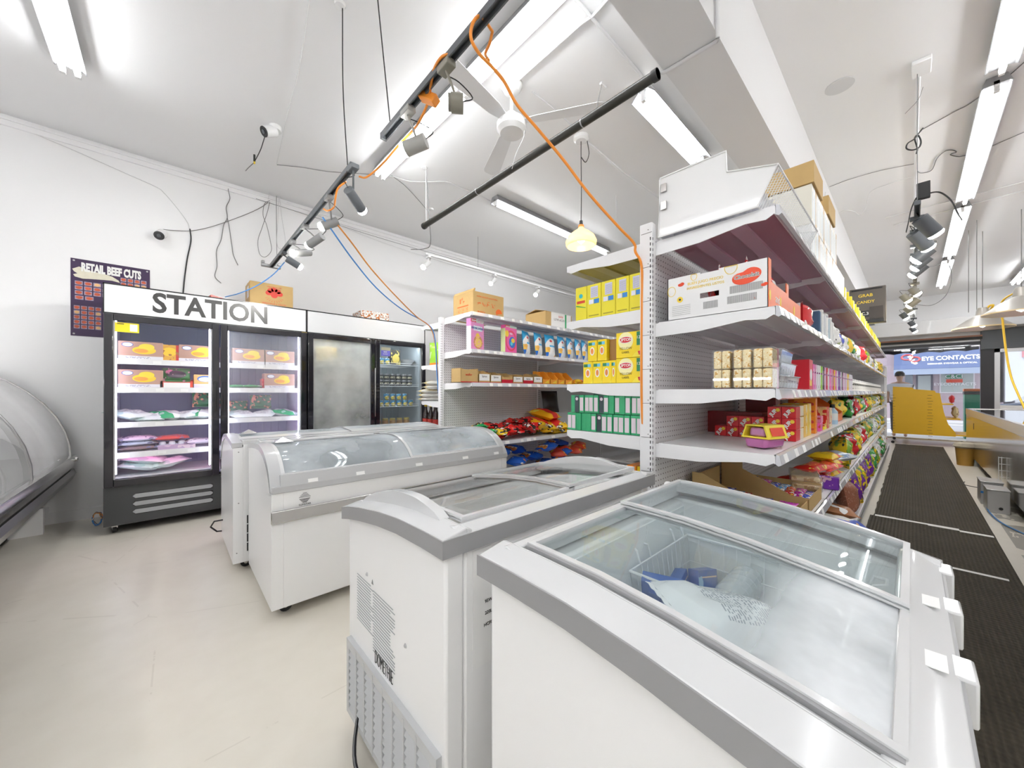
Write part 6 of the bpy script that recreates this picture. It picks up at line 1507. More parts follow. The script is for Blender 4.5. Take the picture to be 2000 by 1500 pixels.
def track(p0, p1, m, label, w=.034, h=.03):
    p0, p1 = Vector(p0), Vector(p1); L = (p1 - p0).length
    e = empty('lighting_track', (p0 + p1) / 2, label, 'light track', None, math.atan2(p1.y - p0.y, p1.x - p0.x)); a = L / 2
    MB().prism([(-w / 2, 0), (w / 2, 0), (w / 2, -h), (w / 2 - .006, -h), (w / 2 - .006, -.006), (-w / 2 + .006, -.006), (-w / 2 + .006, -h), (-w / 2, -h)], 'x', -a, a, m).build('channel', e)
    for s_ in (-1, 1): MB().box(s_ * a, s_ * (a + .012), -w / 2 - .001, w / 2 + .001, -h - .002, .002, m).build('end_cap', e, bevel=.003)
    return e
TX, TZ = .845, 2.585
track((TX, .12, TZ), (TX, 1.92, TZ), DGREY, 'black light track crossing the top of the photo, the nearer length'); track((TX - .03, 2.30, TZ), (TX - .03, 4.72, TZ), DGREY, 'dark light track over the coolers, the farther length with five lit spots')
g1 = 'lit spots on the far black track'
def tb(u, v): p = P(u, v, X=TX - .015); return (TX - .03, p.y, TZ - .022)
for i, (bu, ta, ba, lab) in enumerate((((708, 412), (680, 370), (695, 350), 'dark lit spotlight nearest the photographer on the far track'), ((627, 443), (660, 432), (647, 400), 'lit spotlight second on the far track, pointing left'), ((602, 480), (630, 461), (600, 445), 'lit spotlight in the middle of the far track'), ((572, 495), (606, 493), (575, 478), 'lit spotlight fourth on the far track'), ((587, 522), (560, 505), (557, 497), 'lit spotlight at the cooler end of the far track, pointing right'))):
    base = tb(*ba); T_ = P(*ta, Z=2.47); B_ = P(*bu, Z=2.41); 
    L_ = (B_ - T_); B_ = T_ + L_.normalized() * min(.17, max(.11, L_.length)); spot(B_, T_, base, DGREY if i in (0, 4) else mat('grey_spot', (.22, .22, .22), .35), lab, group=g1)
spot(P(789, 293, Z=2.44), P(832, 275, Z=2.47), (TX, P(797, 222, X=TX).y, TZ - .022), mat('pale_grey_spot', (.36, .36, .34), .35), 'lit spotlight hanging from the near black track', rr=.036)
spot(P(876, 200, Z=2.44), P(905, 203, Z=2.44), (TX, P(872, 140, X=TX).y, TZ - .022), mat('bronze_spot', (.24, .23, .19), .3), 'unlit spotlight with an empty socket on the near black track', lit=None, rr=.038)
e = empty('track_hook', (TX - .03, 4.74, TZ), 'grey bracket at the cooler end of the far light track', 'bracket'); MB().box(-.09, .09, -.02, .02, -.03, .0, DSTEEL).box(-.09, -.06, -.02, .02, .0, .03, DSTEEL).box(.06, .09, -.02, .02, .0, .03, DSTEEL).build('plate', e, bevel=.004)
# suspension wires of the tracks
cable([(.79, 2.40, H), (.80, 2.42, 3.1), (.815, 2.38, TZ)], .0035, BLKM, 'black hanging wire holding the near end of the far track', 'wire', name='suspension_wire')
cable([PT(730, -90, 2.04), PT(740, 20, 2.02), PT(763, 248, 2.0)], .0035, BLKM, 'black hanging wire holding the left end of the near track', 'wire', name='suspension_wire')
# orange and blue leads
cable([PT(962, 60, 1.42), PT(956, 85, 1.45), PT(948, 105, 1.5), PT(955, 118, 1.45)], .006, ORANGE, 'short orange cable loop behind the near track', 'cable')
cable([PT(962, 62, 1.42), PT(940, 32, 1.36), PT(924, 45, 1.33), PT(920, 75, 1.34), PT(936, 105, 1.37), PT(962, 132, 1.40), PT(985, 160, 1.43), PT(1010, 205, 1.47), PT(1050, 252, 1.51), PT(1100, 312, 1.57), PT(1150, 378, 1.62), PT(1205, 440, 1.68), PT(1238, 475, 1.71), PT(1241, 492, 1.72), PT(1253, 520, 1.735), PT(1254, 600, 1.74), PT(1253, 700, 1.74), PT(1254, 800, 1.74), PT(1259, 872, 1.745)], .0062, ORANGE, 'long orange cable from the near track down to the gondola post')
cable([PT(880, 105, 1.50), PT(862, 112, 1.52), PT(848, 135, 1.58), PT(842, 165, 1.64), PT(836, 200, 1.72), PT(820, 235, 1.80), PT(806, 255, 1.88), PT(780, 282, 1.98), PT(745, 322, 2.15), PT(716, 346, 2.25), PT(702, 345, 2.28)], .006, ORANGE, 'orange cable wound along the near track to the far one')
MB_ = MB().box(-.02, .02, -.05, .05, -.02, .02, ORANGE).build('cable_tie', bevel=.005); MB_.location = PT(838, 192, 1.70); MB_.rotation_euler = (.6, .2, .5); tag(MB_, 'orange plug block taped to the near track', 'plug')
cable([PT(676, 355, 2.33), PT(660, 368, 2.36), PT(655, 388, 2.40), PT(652, 405, 2.5), PT(640, 412, 2.55), PT(632, 408, 2.6)], .006, ORANGE, 'orange cable loop on the far track')
cable([PT(660, 440, 2.7), PT(690, 478, 2.85), PT(725, 525, 3.1), PT(770, 575, 3.4), PT(812, 617, 3.7), PT(842, 642, 3.92), PT(852, 690, 3.93), PT(856, 760, 3.93)], .006, mat('orange_brown_cable', (.55, .20, .03), .45), 'orange-brown cable sagging from the far track to the middle gondola')
cable([PT(630, 424, 2.68), PT(650, 452, 2.75), PT(690, 508, 3.0), PT(735, 562, 3.3), PT(785, 604, 3.6), PT(838, 635, 3.9), PT(850, 665, 3.92), PT(853, 720, 3.92), PT(858, 790, 3.92)], .006, BLUEC, 'blue cable sagging from the far track to the middle gondola')
cable([PT(556, 512, 3.65), PT(535, 535, 3.62), PT(505, 556, 3.58), PT(470, 572, 3.55), PT(440, 580, 3.62)], .005, BLUEC, 'blue cable running down in front of the flower carton')
# black pipe under the ceiling
e = empty('black_pipe', (2.0, 2.25, 2.975), 'long black pipe hung below the ceiling across the shop', 'pipe')
MB().cyl((0, -1.29, 0), (0, 1.30, 0), .028, mat('black_pipe_paint', (.022, .021, .015), .35), n=20).build('tube', e)
for y in (-1.29, 1.27): MB().cyl((0, y, 0), (0, y + .03, 0), .032, BLKM, n=20).build('collar', e)
for y in (-.78, .35): MB().cyl((0, y, 0), (0, y + .008, 0), .029, SILV, n=20).build('clamp', e)
cable([(2.0, 3.50, H), (2.0, 3.50, 3.0)], .003, WHITEC, 'white wire holding the far end of the black pipe', 'wire', name='suspension_wire'); cable([PT(832, 330, 3.95), PT(838, 420, 4.0), PT(841, 475, 4.05), PT(828, 486, 4.2), PT(803, 487, 4.35)], .005, GREYC, 'white-grey cable draped over the end of the black pipe')
cable([P(1176, 163, Z=H), (2.0, 1.37, 3.0)], .002, GREYC, 'thin wire holding the near end of the black pipe', 'wire', name='suspension_wire')
# ceiling fan
fe = empty('ceiling_fan', (1.96, 2.12, H), 'white three-blade ceiling fan', 'fan')
MB().lathe([(0, 0), (.085, 0), (.085, -.02), (.06, -.06), (.02, -.075), (0, -.075)], WHITE, n=24).build('canopy', fe)
MB().cyl((0, 0, -.07), (0, 0, -.26), .013, WHITE, n=12).build('down_rod', fe)
MB().lathe([(0, -.22), (.035, -.225), (.05, -.27), (.10, -.285), (.115, -.31), (.115, -.355), (.09, -.385), (.04, -.395), (0, -.397)], WHITE, n=28).build('motor_housing', fe)
for a in (R(-57), R(64), R(-172)):
    c, s_ = math.cos(a), math.sin(a); T = Matrix.Rotation(a, 4, 'Z') @ Matrix.Rotation(R(12), 4, 'X')
    b = MB(); b.T = Matrix.Translation((0, 0, -.30)) @ T
    b.prism([(.10, -.035), (.20, -.055), (.66, -.075), (.70, -.06), (.71, 0), (.70, .06), (.66, .075), (.20, .05), (.10, .03)], 'z', -.004, .0, mat('fan_blade_white', (.72, .72, .725), .35)); bl_ = b.build('blade', fe, smooth=False)
    for q in (.16, .20): pass
cable([Vector((2.04, 2.06, 3.26)), PT(1022, 270, 2.7), PT(1008, 300, 2.7), PT(1000, 330, 2.72)], .002, WHITEC, 'thin pull cord of the ceiling fan', 'cord', name='pull_cord')
# glowing pendant
pe = empty('pendant_lamp', (2.84, 2.11, H), 'amber glass pendant lamp hanging on a black cord', 'lamp')
MB().lathe([(0, 0), (.07, 0), (.07, -.03), (.05, -.045), (0, -.045)], WHITE, n=24).build('ceiling_rose', pe)
MB().tube(spl([(0, 0, -.04), (.0, .0, -.20), (.005, 0, -.5), (0, 0, -.80)]), .004, BLKM, 6).build('cord', pe)
MB().tube(spl([(.04, -.04, -.04), (.055, -.05, -.16), (.03, -.03, -.24), (0, 0, -.19)]), .004, BLKM, 6).build('spare_cord_loop', pe)
MB().lathe([(0, -.79), (.014, -.79), (.018, -.83), (0, -.84)], BLKM, n=14).build('socket', pe); MB().lathe([(0, -.83), (.026, -.832), (.028, -.85), (0, -.86)], ORANGE, n=16).build('collar', pe)
sh = bpy.data.materials.new('amber_glass_shade'); sh.use_nodes = True; p_ = _p(sh); p_.inputs['Base Color'].default_value = (.85, .62, .30, 1); p_.inputs['Roughness'].default_value = .2; p_.inputs['Emission Color'].default_value = (1, .62, .24, 1); p_.inputs['Emission Strength'].default_value = .45
MB().lathe([(.02, -.845), (.035, -.87), (.08, -.90), (.125, -.94), (.145, -.985), (.140, -1.02), (.13, -1.03), (.135, -.985), (.115, -.945), (.07, -.91), (.02, -.86)], sh, n=36).build('shade', pe); MB().lathe([(0, -.93), (.03, -.95), (.035, -.98), (0, -1.01)], emit('warm_bulb', (1, .75, .4), 12), n=14).build('bulb', pe)
# white track with white spots near the left wall
track((2.6, 4.55, 3.105), (7.6, 4.55, 3.14), WHITE, 'white light track running beside the left wall'); g2 = 'white spots near the left wall'
for i, (bu, ta) in enumerate((((815, 532), (838, 512)), ((950, 562), (967, 546)), ((1041, 583), (1052, 568)))):
    B_, T_ = P(*bu, Y=4.48), P(*ta, Y=4.53); base = (T_.x, 4.55, 3.085); spot(T_ + (B_ - T_).normalized() * .15, T_, base, WHITE, 'white spotlight near the left wall, ' + ['left', 'middle', 'right'][i] + ' of three', lit=BULB if i != 1 else emit('dim_bulb', (1, 1, 1), 3), rr=.036, group=g2)
for x, lab in ((3.5, 'near end'), (6.6, 'middle')): cable([(x, 4.55, H), (x, 4.55, 3.1)], .0025, GREYC, 'thin wire holding the white track at its ' + lab, 'wire', name='suspension_wire')
# security cameras
def seccam(face, back, label):
    f, b_ = Vector(face), Vector(back); e = empty('security_camera', b_, label, 'camera'); d = (f - b_)
    MB().cyl((0, 0, 0), d, .045, WHITE, n=20).build('housing', e, bevel=.006); dn = d.normalized(); MB().cyl(d, d + dn * .006, .043, BLACK, n=20).cyl(d + dn * .006, d + dn * .012, .018, DGREY, n=14).build('lens_face', e, bevel=.002)
    return e
c1 = seccam(P(516, 257, Z=3.50), P(538, 256, Z=3.56), 'white dome camera with a black face on the ceiling left of the track'); MB().cyl((0, 0, 0), (0, 0, .04), .05, WHITE, n=20).build('mount', c1)
c2 = seccam(P(311, 460, Y=5.20), P(318, 456, Y=5.29), 'small black-faced camera on the left wall above the poster'); MB().cyl((0, 0, 0), (0, .03, 0), .035, WHITE, n=20).build('mount', c2)
WY = YF - .012
def W_(*pp): return [P(u, v, Y=WY) for u, v in pp]
def Cc(*pp): return [P(u, v, Z=H - .008) for u, v in pp]
cable([P(517, 268, Z=3.47)] + [PT(510, 290, 3.5), PT(503, 305, 3.6), PT(496, 318, 3.7)], .004, BLKM, 'black lead dropping from the ceiling camera')
MB_ = MB().cyl((0, 0, 0), (.0, .0, .07), .009, BLKM).cyl((0, 0, -.02), (0, 0, 0), .008, YINK).build('cable_connector'); MB_.location = PT(497, 316, 3.68); tag(MB_, 'black and yellow connector on the ceiling camera lead', 'connector')
cable([PT(496, 318, 3.7), PT(485, 328, 3.9), PT(472, 342, 4.2), PT(455, 355, 4.5)] + W_((446, 368), (449, 388), (442, 405), (444, 425), (437, 440), (432, 468), (423, 490), (424, 520), (420, 540), (432, 553)), .004, GREYC, 'dark wavy cable from the ceiling camera down the left wall')
cable(W_((444, 425), (448, 445), (453, 480), (456, 498), (465, 518)), .0035, GREYC, 'second wavy cable branch beside the flower carton')
cable(W_((318, 448), (340, 450), (372, 451), (405, 445), (440, 434), (485, 417), (510, 405), (527, 393)), .0035, GREYC, 'grey cable from the wall camera to the ceiling')
cable(W_((0, 228), (60, 258), (150, 296), (240, 336), (305, 365), (322, 378), (345, 405), (365, 432), (371, 447)), .0035, WHITEC, 'white cable clipped along the left wall under the ceiling')
cable(W_((371, 447), (373, 470), (366, 505), (361, 540), (358, 572)), .006, BLKM, 'thick black cable hanging on the wall over the STATION cooler')
for i, pts in enumerate((((527, 392), (517, 398), (514, 420), (521, 440), (528, 470), (530, 490), (518, 502), (507, 495), (504, 470), (512, 445), (522, 415), (527, 395)), ((541, 322), (540, 400), (541, 505)), ((542, 330), (545, 370), (550, 420), (557, 465), (556, 482), (545, 485), (541, 470), (543, 430), (545, 380)), ((541, 325), (530, 360), (524, 390)))):
    cable([P(u, v, Y=WY - .02 - .01 * i) for u, v in pts], .0032, (GREYC, GREYC, WHITEC, WHITEC)[i], ['looped dark cable hanging above the flower carton', 'straight vertical cable on the left wall', 'pale looped cable beside the straight one', 'short white cable under the ceiling corner'][i])
cable(Cc((541, 322), (590, 327), (640, 335), (700, 339), (735, 341)), .003, GREYC, 'grey cable across the ceiling left of the double light')
cable(Cc((735, 341), (770, 345), (800, 354), (840, 355), (872, 355), (900, 367), (925, 377), (958, 393)), .007, WHITEC, 'white conduit bending across the ceiling to the long single light')
cable(Cc((765, 343), (790, 362), (815, 388), (834, 410)), .003, GREYC, 'thin cable from the white conduit towards the pipe end')
cable(Cc((604, 0), (585, 130), (560, 230), (541, 320)), .003, WHITEC, 'thin white cable along the ceiling seam at the left')
for i, (a, c) in enumerate((((500, 388), (1122, 572)), ((560, 395), (1122, 584)))): cable([P(a[0], a[1], Y=WY - .02), P(800, (a[1] + c[1]) / 2 + 2, Y=WY - .02), P(c[0], c[1], Y=WY - .02)], .003, (GREYC, WHITEC)[i], ['grey', 'white'][i] + ' cable strung along the left wall below the ceiling trim')
# conduits on the ceiling
def conduit(pts, label, r_=.010): return tag(MB().tube(pts, r_, mat('white_conduit', (.70, .70, .71), .3), 8).build('conduit', angle=80), label, 'conduit', None)
conduit([(-1.0, 1.385, H - .012), (3.3, 1.385, H - .012)], 'white conduit along the ceiling beside the beam'); conduit([P(1010, 158, Z=H - .012), P(1140, 42, Z=H - .012), P(1157, 32, Z=H - .012), P(1190, -5, Z=H - .012)], 'white conduit from the ceiling fan towards the top of the photo')
conduit([P(1040, 180, Z=H - .012), P(1085, 215, Z=H - .012), P(1130, 258, Z=H - .012)], 'thin white conduit between the fan and the pendant', .006)
conduit([P(1402, -40, Y=.65), P(1402, 74, Y=.65), P(1400, 80, Z=2.99), P(1300, 140, Z=2.99), P(1290, 143, Z=2.99)], 'white conduit coming down the beam and crossing under it')
conduit([P(1145, 275, Z=H - .012), P(1215, 335, Z=H - .012), P(1290, 388, Z=H - .012)], 'white conduit from the pendant across the ceiling')
pt = P(1178, 165, Z=H); e = MB().box(-.035, .035, -.012, .012, -.02, 0, WHITE).build('ceiling_clip', bevel=.003); e.location = pt; tag(e, 'small white clip on the ceiling above the black pipe', 'clip')
for i, (u, v, l) in enumerate(((829, 327, 'left of the black pipe end'), (842, 408, 'by the black pipe end'), (664, 8, 'above the black suspension wire'))): o = MB().lathe([(0, -.02), (.03, -.015), (.035, 0)], WHITE, n=14).build('ceiling_hook'); o.location = P(u, v, Z=H); tag(o, 'round white ceiling hook plate ' + l, 'hook')
o = MB().cyl((0, 0, -.004), (0, 0, 0), .09, mat('patch_grey', (.62, .62, .63), .4), n=24).build('ceiling_patch'); o.location = P(1640, 168, Z=H); tag(o, 'round patch on the ceiling right of the beam', 'patch')
# stub rods over the gondola post
cable([P(1273, 385, Z=H), (1.75, .88, 2.0)] if False else [(4.0, 2.45, H), (4.0, 2.45, 3.2)], .003, WHITEC, 'thin white rod below the ceiling right of the pendant', 'wire', name='suspension_wire')
# ------------------------------------------------------------------ right-hand track over the aisle
RTY, RTZ = -.03, 2.62
track((4.08, RTY, RTZ), (12.3, RTY, RTZ), DGREY, 'dark light track over the aisle at the right'); g3 = 'spots on the aisle track'
bl_px = [(1829, 457, 0), (1814, 484, 0), (1788, 510, 0), (1786, 525, 0), (1781, 539, 0), (1793, 575, 1), (1775, 588, 1), (1775, 599, 1), (1780, 611, 1), (1771, 622, 0), (1786, 637, 0), (1788, 648, 0)]
for i, (u, v, w_) in enumerate(bl_px):
    B_ = P(u, v, Z=2.44); sx_ = 1 if u > 1790 else -1
    T_ = B_ + Vector((-.07 - .03 * (i % 2), .09 if i < 2 else (.0), .13)) if i < 2 else B_ + Vector((-.02, -.10 if i < 5 or i in (7,) else .06, .09))
    base = (T_.x + .02, RTY, RTZ - .024)
    spot(B_, T_, base, DGREY if not w_ else mat('bronze_spot', (.24, .23, .19), .3), ('warm' if w_ else 'white') + ' lit spotlight on the aisle track, ' + ORD[i] + ' from the near end', lit=BULBW if w_ else BULB, rr=.05 if i < 3 else .042, group=g3)
e = empty('clamp_bracket', (4.12, RTY - .03, 2.62), 'black arched metal clamp at the near end of the aisle track', 'bracket')
MB().box(-.02, .02, -.035, .035, .02, .14, BLKM).build('plate', e, bevel=.004)
for s_, yy in ((1, .05), (-1, -.10)):
    pts = spl([(0, 0, .03), (0, yy * .3, .05), (0, yy * .8, .035), (0, yy * 1.3, -.04), (0, yy * 1.6, -.14), (0, yy * 1.8, -.20)], 5)
    rows = [[p + Vector((-.014, 0, 0)), p + Vector((.014, 0, 0))] for p in pts]; MB().sheet([[tuple(q) for q in rw] for rw in rows], BLKM, th=.005, down=(0, -1, -.3)).build('strap', e)
for xx_, l_ in ((6.8, 'middle'), (9.5, 'far middle'), (12.0, 'far end')): cable([(xx_, RTY, H), (xx_, RTY, RTZ)], .0025, GREYC, 'thin wire holding the aisle track, ' + l_, 'wire', name='suspension_wire')
cable([(4.09, RTY, H), (4.09, RTY, RTZ)], .0025, GREYC, 'thin wire holding the near end of the aisle track', 'wire', name='suspension_wire')
o = MB().box(-.09, .09, -.05, .05, -.03, 0, WHITE).build('junction_box', bevel=.005); o.location = (4.05, -.05, H); tag(o, 'white junction box on the ceiling over the aisle', 'box')
conduit([(4.15, -.04, H - .012), (12.5, -.02, H - .012)], 'white conduit on the ceiling above the aisle track', .008)
cable([PT(1803, 170, 2.75), PT(1793, 195, 2.85), PT(1768, 222, 2.95)], .002, GREYC, 'loose wire end below the junction box')
cable(Cc((1803, 252), (1830, 237), (1870, 215), (1890, 205), (1925, 180), (1950, 158), (1970, 148), (2000, 122)), .004, GREYC, 'dark cable drooping from the aisle wire to the right edge')
cable([PT(1803, 250, 2.8), PT(1793, 262, 2.8), PT(1785, 272, 2.8), PT(1773, 280, 2.8), PT(1771, 290, 2.8), PT(1783, 293, 2.8), PT(1796, 287, 2.8), PT(1799, 275, 2.8), PT(1793, 264, 2.8), PT(1787, 270, 2.8), PT(1792, 290, 2.8), PT(1790, 300, 2.8)], .005, BLKM, 'knotted black cable loop over the aisle')
cable(Cc((1790, 333), (1800, 338), (1820, 332), (1830, 310), (1845, 296), (1858, 293), (1868, 297), (1856, 302), (1872, 306), (1884, 304), (1900, 301), (2000, 258)), .004, GREYC, 'grey cable with a bundled knot on the ceiling right of the aisle')
cable(Cc((1620, 365), (1660, 350), (1720, 333), (1785, 320)), .003, GREYC, 'thin cable arching over the ceiling beside the beam'); cable([P(1612, 375, Y=.655), P(1611, 455, Y=.655)], .004, WHITEC, 'white cable down the side of the beam')
cable(Cc((1615, 450), (1640, 415), (1665, 412), (1680, 420), (1692, 405), (1700, 375), (1740, 358), (1785, 345)), .003, WHITEC, 'wavy white cable from the beam to the aisle track')
for i, (a, c) in enumerate((((1730, 425), (2000, 355)), ((1745, 440), (2000, 372)))): conduit([P(*a, Z=H - .012), P(*c, Z=H - .012)], ['dark-edged', 'second'][i] + ' conduit crossing the ceiling over the aisle', .006)
cable([PT(1790, 595, 5.3), PT(1820, 596, 5.3), PT(1845, 580, 5.3), PT(1857, 555, 5.3), PT(1858, 530, 5.3), PT(1850, 515, 5.2), PT(1830, 518, 5.1), PT(1806, 524, 5.0)], .004, GREYC, 'grey cable looping between the aisle track and the ceiling light')
# bracketed screen housing behind the gondola
tv = empty('hanging_monitor', (7.6, .42, 2.50), 'grey boxy monitor back with yellow letters hung on a black pole', 'monitor')
a0, a1, a2 = P(1659, 562, X=7.6), P(1731, 556, X=7.6), P(1731, 628, X=7.6); w_ = (a0.y - a1.y); h_ = a1.z - a2.z; cyy = (a0.y + a1.y) / 2; tv.location = (7.6, cyy, a2.z)
MB().box(0, .12, -w_ / 2, w_ / 2, .0, h_, mat('monitor_grey', (.12, .105, .09), .4)).build('case', tv, bevel=.01); MB().box(-.02, 0, -w_ * .42, -w_ * .06, h_ * .12, h_ * .45, mat('monitor_recess', (.06, .05, .045), .5)).build('recess', tv); MB().box(-.012, 0, -w_ * .1, w_ * .4, h_ * .18, h_ * .36, BLACK).build('port_panel', tv)
MB().box(-.012, 0, -w_ * .44, w_ * .44, h_ * .02, h_ * .10, BLACK).build('lower_slot', tv); MB().box(-.008, 0, -w_ * .4, w_ * .44, h_ * .93, h_ * .97, BLACK).build('upper_slot', tv)
text('GRAB', h_ * .115, YINK, (-.002, w_ * .05, h_ * .78), '-x', tv, bold=.001); text('CANDY', h_ * .105, YINK, (-.002, w_ * .05, h_ * .60), '-x', tv, bold=.001); text('TVC.3', h_ * .11, WINK, (-.014, w_ * .15, h_ * .27), '-x', tv)
pp = P(1646, 422, Z=H); MB().box(.05, .10, .20 + w_ / 2 - .1, .26 + w_ / 2 - .1, h_ * .5, H - a2.z, BLKM).build('pole', tv); MB().box(.05, .10, .06, .26 + w_ / 2 - .1, h_ * .5, h_ * .62, BLKM).build('pole_arm', tv)
# ================================================================== the shop-front end and the street
YS_ = mat('yellow_painted_board', (.72, .42, .015), .4, var=.05, scale=6)
X0 = 12.45
st = empty('yellow_display_stand', (X0, 0, 0), 'big mustard-yellow stepped display stand at the end of the aisle', 'display stand')
pp = [(1744, 755), (1783, 757), (1785, 760), (1826, 763), (1828, 767), (1836, 768), (1838, 778), (1844, 806), (1852, 828), (1867, 846), (1867, 853), (1744, 846)]
poly = [(P(u, v, X=X0).y, P(u, v, X=X0).z) for u, v in pp]; zmin = min(z for _, z in poly)
poly = [(y, z if z > .12 else .06) for y, z in poly]
for xx, nm in ((0, 'side_panel'), (1.15, 'side_panel')): MB().prism(poly, 'x', xx, xx + .03, YS_).build(nm, st, smooth=False)
b = MB(); r = random.Random(12)
for cy in (.30, -.28):
    for k in range(16): b.box(-.003, 0, cy - .02 - r.random() * .03, cy + .02 + r.random() * .03, .15 + .065 * k, .158 + .065 * k, mat('slot_brown', (.16, .09, .01), .6))
b.build('shelf_slots', st, smooth=False)['kind'] = 'stuff'
for k, (y0_, z_) in enumerate(((-.62, .92), (-.72, .60), (-.88, .25))): MB().box(.03, 1.15, y0_, .2, z_, z_ + .025, YS_).build('shelf', st)
for xx in (.08, 1.1):
    for yy in (-.8, .3): MB().cyl((xx - .015, yy, .03), (xx + .015, yy, .03), .03, RUBBER).build('castor', st)
kb2 = Kind('cream_bag', 'snack bag', pouch(.16, .26, .08, art('cream_bag_print', (.62, .52, .30), [('n', 14, .62, (.3, .2, .1), 'a')]), 401), 'bags at the open end of the yellow stand')
for i in range(3): kb2.put((X0 + .15 + .25 * i, -.66, .63), 'cream bag on the middle shelf of the yellow stand, ' + ['nearest', 'middle', 'farthest'][i])
Kind('red_bag', 'snack bag', pouch(.16, .20, .08, mat('red_foil_plain', (.55, .02, .03), .3), 402)).put((X0 + .10, -.60, .95), 'red bag on the top shelf of the yellow stand')
# red baskets stacked
rb_ = Kind('shopping_basket', 'basket', lambda n: MB().lathe([(.13, 0), (.17, .24), (.185, .25), (.185, .27), (.16, .26), (.12, .01), (0, .01), (0, 0), (.13, 0)], mat('red_plastic', (.62, .02, .03), .35), n=4).build(n, smooth=False), 'stacked red baskets')
for i in range(4): rb_.put((12.6, -1.12, .0 + .13 * i), ['lowest', 'second', 'third', 'topmost'][i] + ' red basket of the stack behind the steel counter', (0, 0, math.pi / 4))
# steel counter
cn = empty('steel_counter', (6.3, -1.15, 0), 'long stainless steel display counter along the aisle at the right edge', 'counter')
L2_ = 4.4; y1_ = .47
MB().box(-L2_, L2_, -y1_, y1_, .13, .80, mat('polished_steel', (.55, .54, .52), .13, metal=1.0, rvar=.06, scale=6)).build('body', cn, bevel=.004)
MB().box(-L2_, L2_, y1_ - .03, y1_ + .006, .80, .905, STEEL).box(-L2_, -L2_ + .03, -y1_, y1_, .80, .905, STEEL).box(L2_ - .03, L2_, -y1_, y1_, .80, .905, STEEL).box(-L2_, L2_, -y1_, -y1_ + .03, .80, .905, STEEL).build('top_frame', cn, bevel=.004)
MB().box(-L2_ + .03, L2_ - .03, -y1_ + .03, y1_ - .03, .888, .894, GLASS).build('glass_top', cn, smooth=False)
MB().box(-L2_ + .03, L2_ - .03, -y1_ + .03, y1_ - .03, .80, .805, mat('deck_pink_light_tint', (.75, .52, .52), .4)).build('display_deck', cn, smooth=False)  # pink lighting inside the counter put into the deck colour
for k in range(7): MB().box(-L2_ + .6 + 1.2 * k, -L2_ + .63 + 1.2 * k, -y1_ + .03, y1_ - .03, .806, .885, SILV).build('divider', cn)
MB().box(-L2_ + .05, L2_ - .05, -y1_ + .1, y1_ - .12, 0, .13, BLKM).build('plinth', cn)
o = MB().box(-.004, .004, 0, .003, 0, .10, SLOTB).build('seam', cn); o.location = (3.2, y1_, .60)
# metal boxes and cable at its foot
GB2 = mat('galvanised_box', (.46, .46, .46), .35, metal=.5)
def mbox(x, y, w, d, h, lab, tapec):
    e = empty('metal_junction_box', (x, y, 0), lab, 'box', 'metal boxes at the foot of the steel counter'); MB().box(-w / 2, w / 2, -d / 2, d / 2, 0, h, GB2).build('case', e, bevel=.004); MB().box(-w / 2 - .004, w / 2 + .004, -d / 2 - .004, d / 2 + .004, h, h + .012, GB2).build('lid', e, bevel=.003)
    if tapec: MB().box(-w / 2 - .002, -w / 2, d * .1, d * .5, h * .5, h * .6, BLUEC).build('blue_tape', e)
    MB().cyl((-w / 2 - .006, -d * .1, .05), (-w / 2, -d * .1, .05), .014, BLKM, n=12).build('outlet', e)
mbox(6.55, -.58, .30, .15, .235, 'grey metal box with blue tape at the foot of the steel counter', True); mbox(6.15, -.585, .28, .14, .22, 'plain grey metal box nearer the photographer, at the foot of the counter', False)
MB_ = MB()
for k in range(4): MB_.box(6.60, 6.61, -.70 + .0, -.64, .28 + .07 * k, .285 + .07 * k, WHITE)
MB_.box(6.60, 6.61, -.665, -.660, .24, .50, WHITE).box(6.60, 6.61, -.645, -.640, .24, .50, WHITE); tag(MB_.build('wire_ladder', smooth=False), 'small white wire ladder standing on the taped metal box', 'rack')
cable([(6.40, -.60, .05), (6.1, -.52, .03), (5.6, -.55, .012), (5.2, -.66, .012)], .006, BLUEC, 'blue cable on the floor beside the steel counter'); cable([(6.7, -.53, .12), (6.95, -.42, .10), (7.1, -.44, .11)], .004, BLKM, 'short black lead by the taped metal box')
bk2 = MB().cyl((0, 0, 0), (0, 0, .28), .09, mat('amber_bucket', (.45, .25, .05), .4), r1=.11, n=20).build('bucket'); bk2.location = (9.6, -.60, 0); tag(bk2, 'amber bucket on the floor at the steel counter', 'bucket')
rg2 = MB().lathe([(0, .0), (.10, .0), (.14, .03), (.12, .08), (.05, .10), (0, .09)], mat('beige_cloth', (.50, .45, .36), .9, bump=.8, scale=18), n=18).build('folded_cloth'); rg2.location = (9.6, -.60, .28); tag(rg2, 'beige cloth piled on the amber bucket', 'cloth')
# metal pendants over the counter
def mpend(x, y, zr, rr, lab):
    e = empty('metal_pendant', (x, y, H), lab, 'lamp', 'brushed metal pendants over the counter'); z = zr - H; PM = mat('pewter_shade', (.50, .48, .45), .35, metal=.6)
    MB().lathe([(0, z + rr * .98), (rr * .16, z + rr * .98), (rr * .2, z + rr * .85), (rr * .22, z + rr * .62), (rr * .55, z + rr * .40), (rr, z), (rr * .98, z - .012), (rr * .5, z + rr * .36), (0, z + rr * .5)], PM, n=32).build('shade', e)
    MB().lathe([(rr * 1.002, z + .002), (rr * 1.01, z - .014), (rr * .99, z - .014)], mat('cream_rim', (.75, .60, .35), .4), n=32).build('rim', e); MB().cyl((0, 0, 0), (0, 0, z + rr * .6), .005, GREYC, n=6).build('cord', e); MB().lathe([(0, z + rr * .15), (.04, z + rr * .1), (.045, z + .03), (0, z)], emit('pendant_bulb', (1, .9, .7), 8), n=14).build('bulb', e)
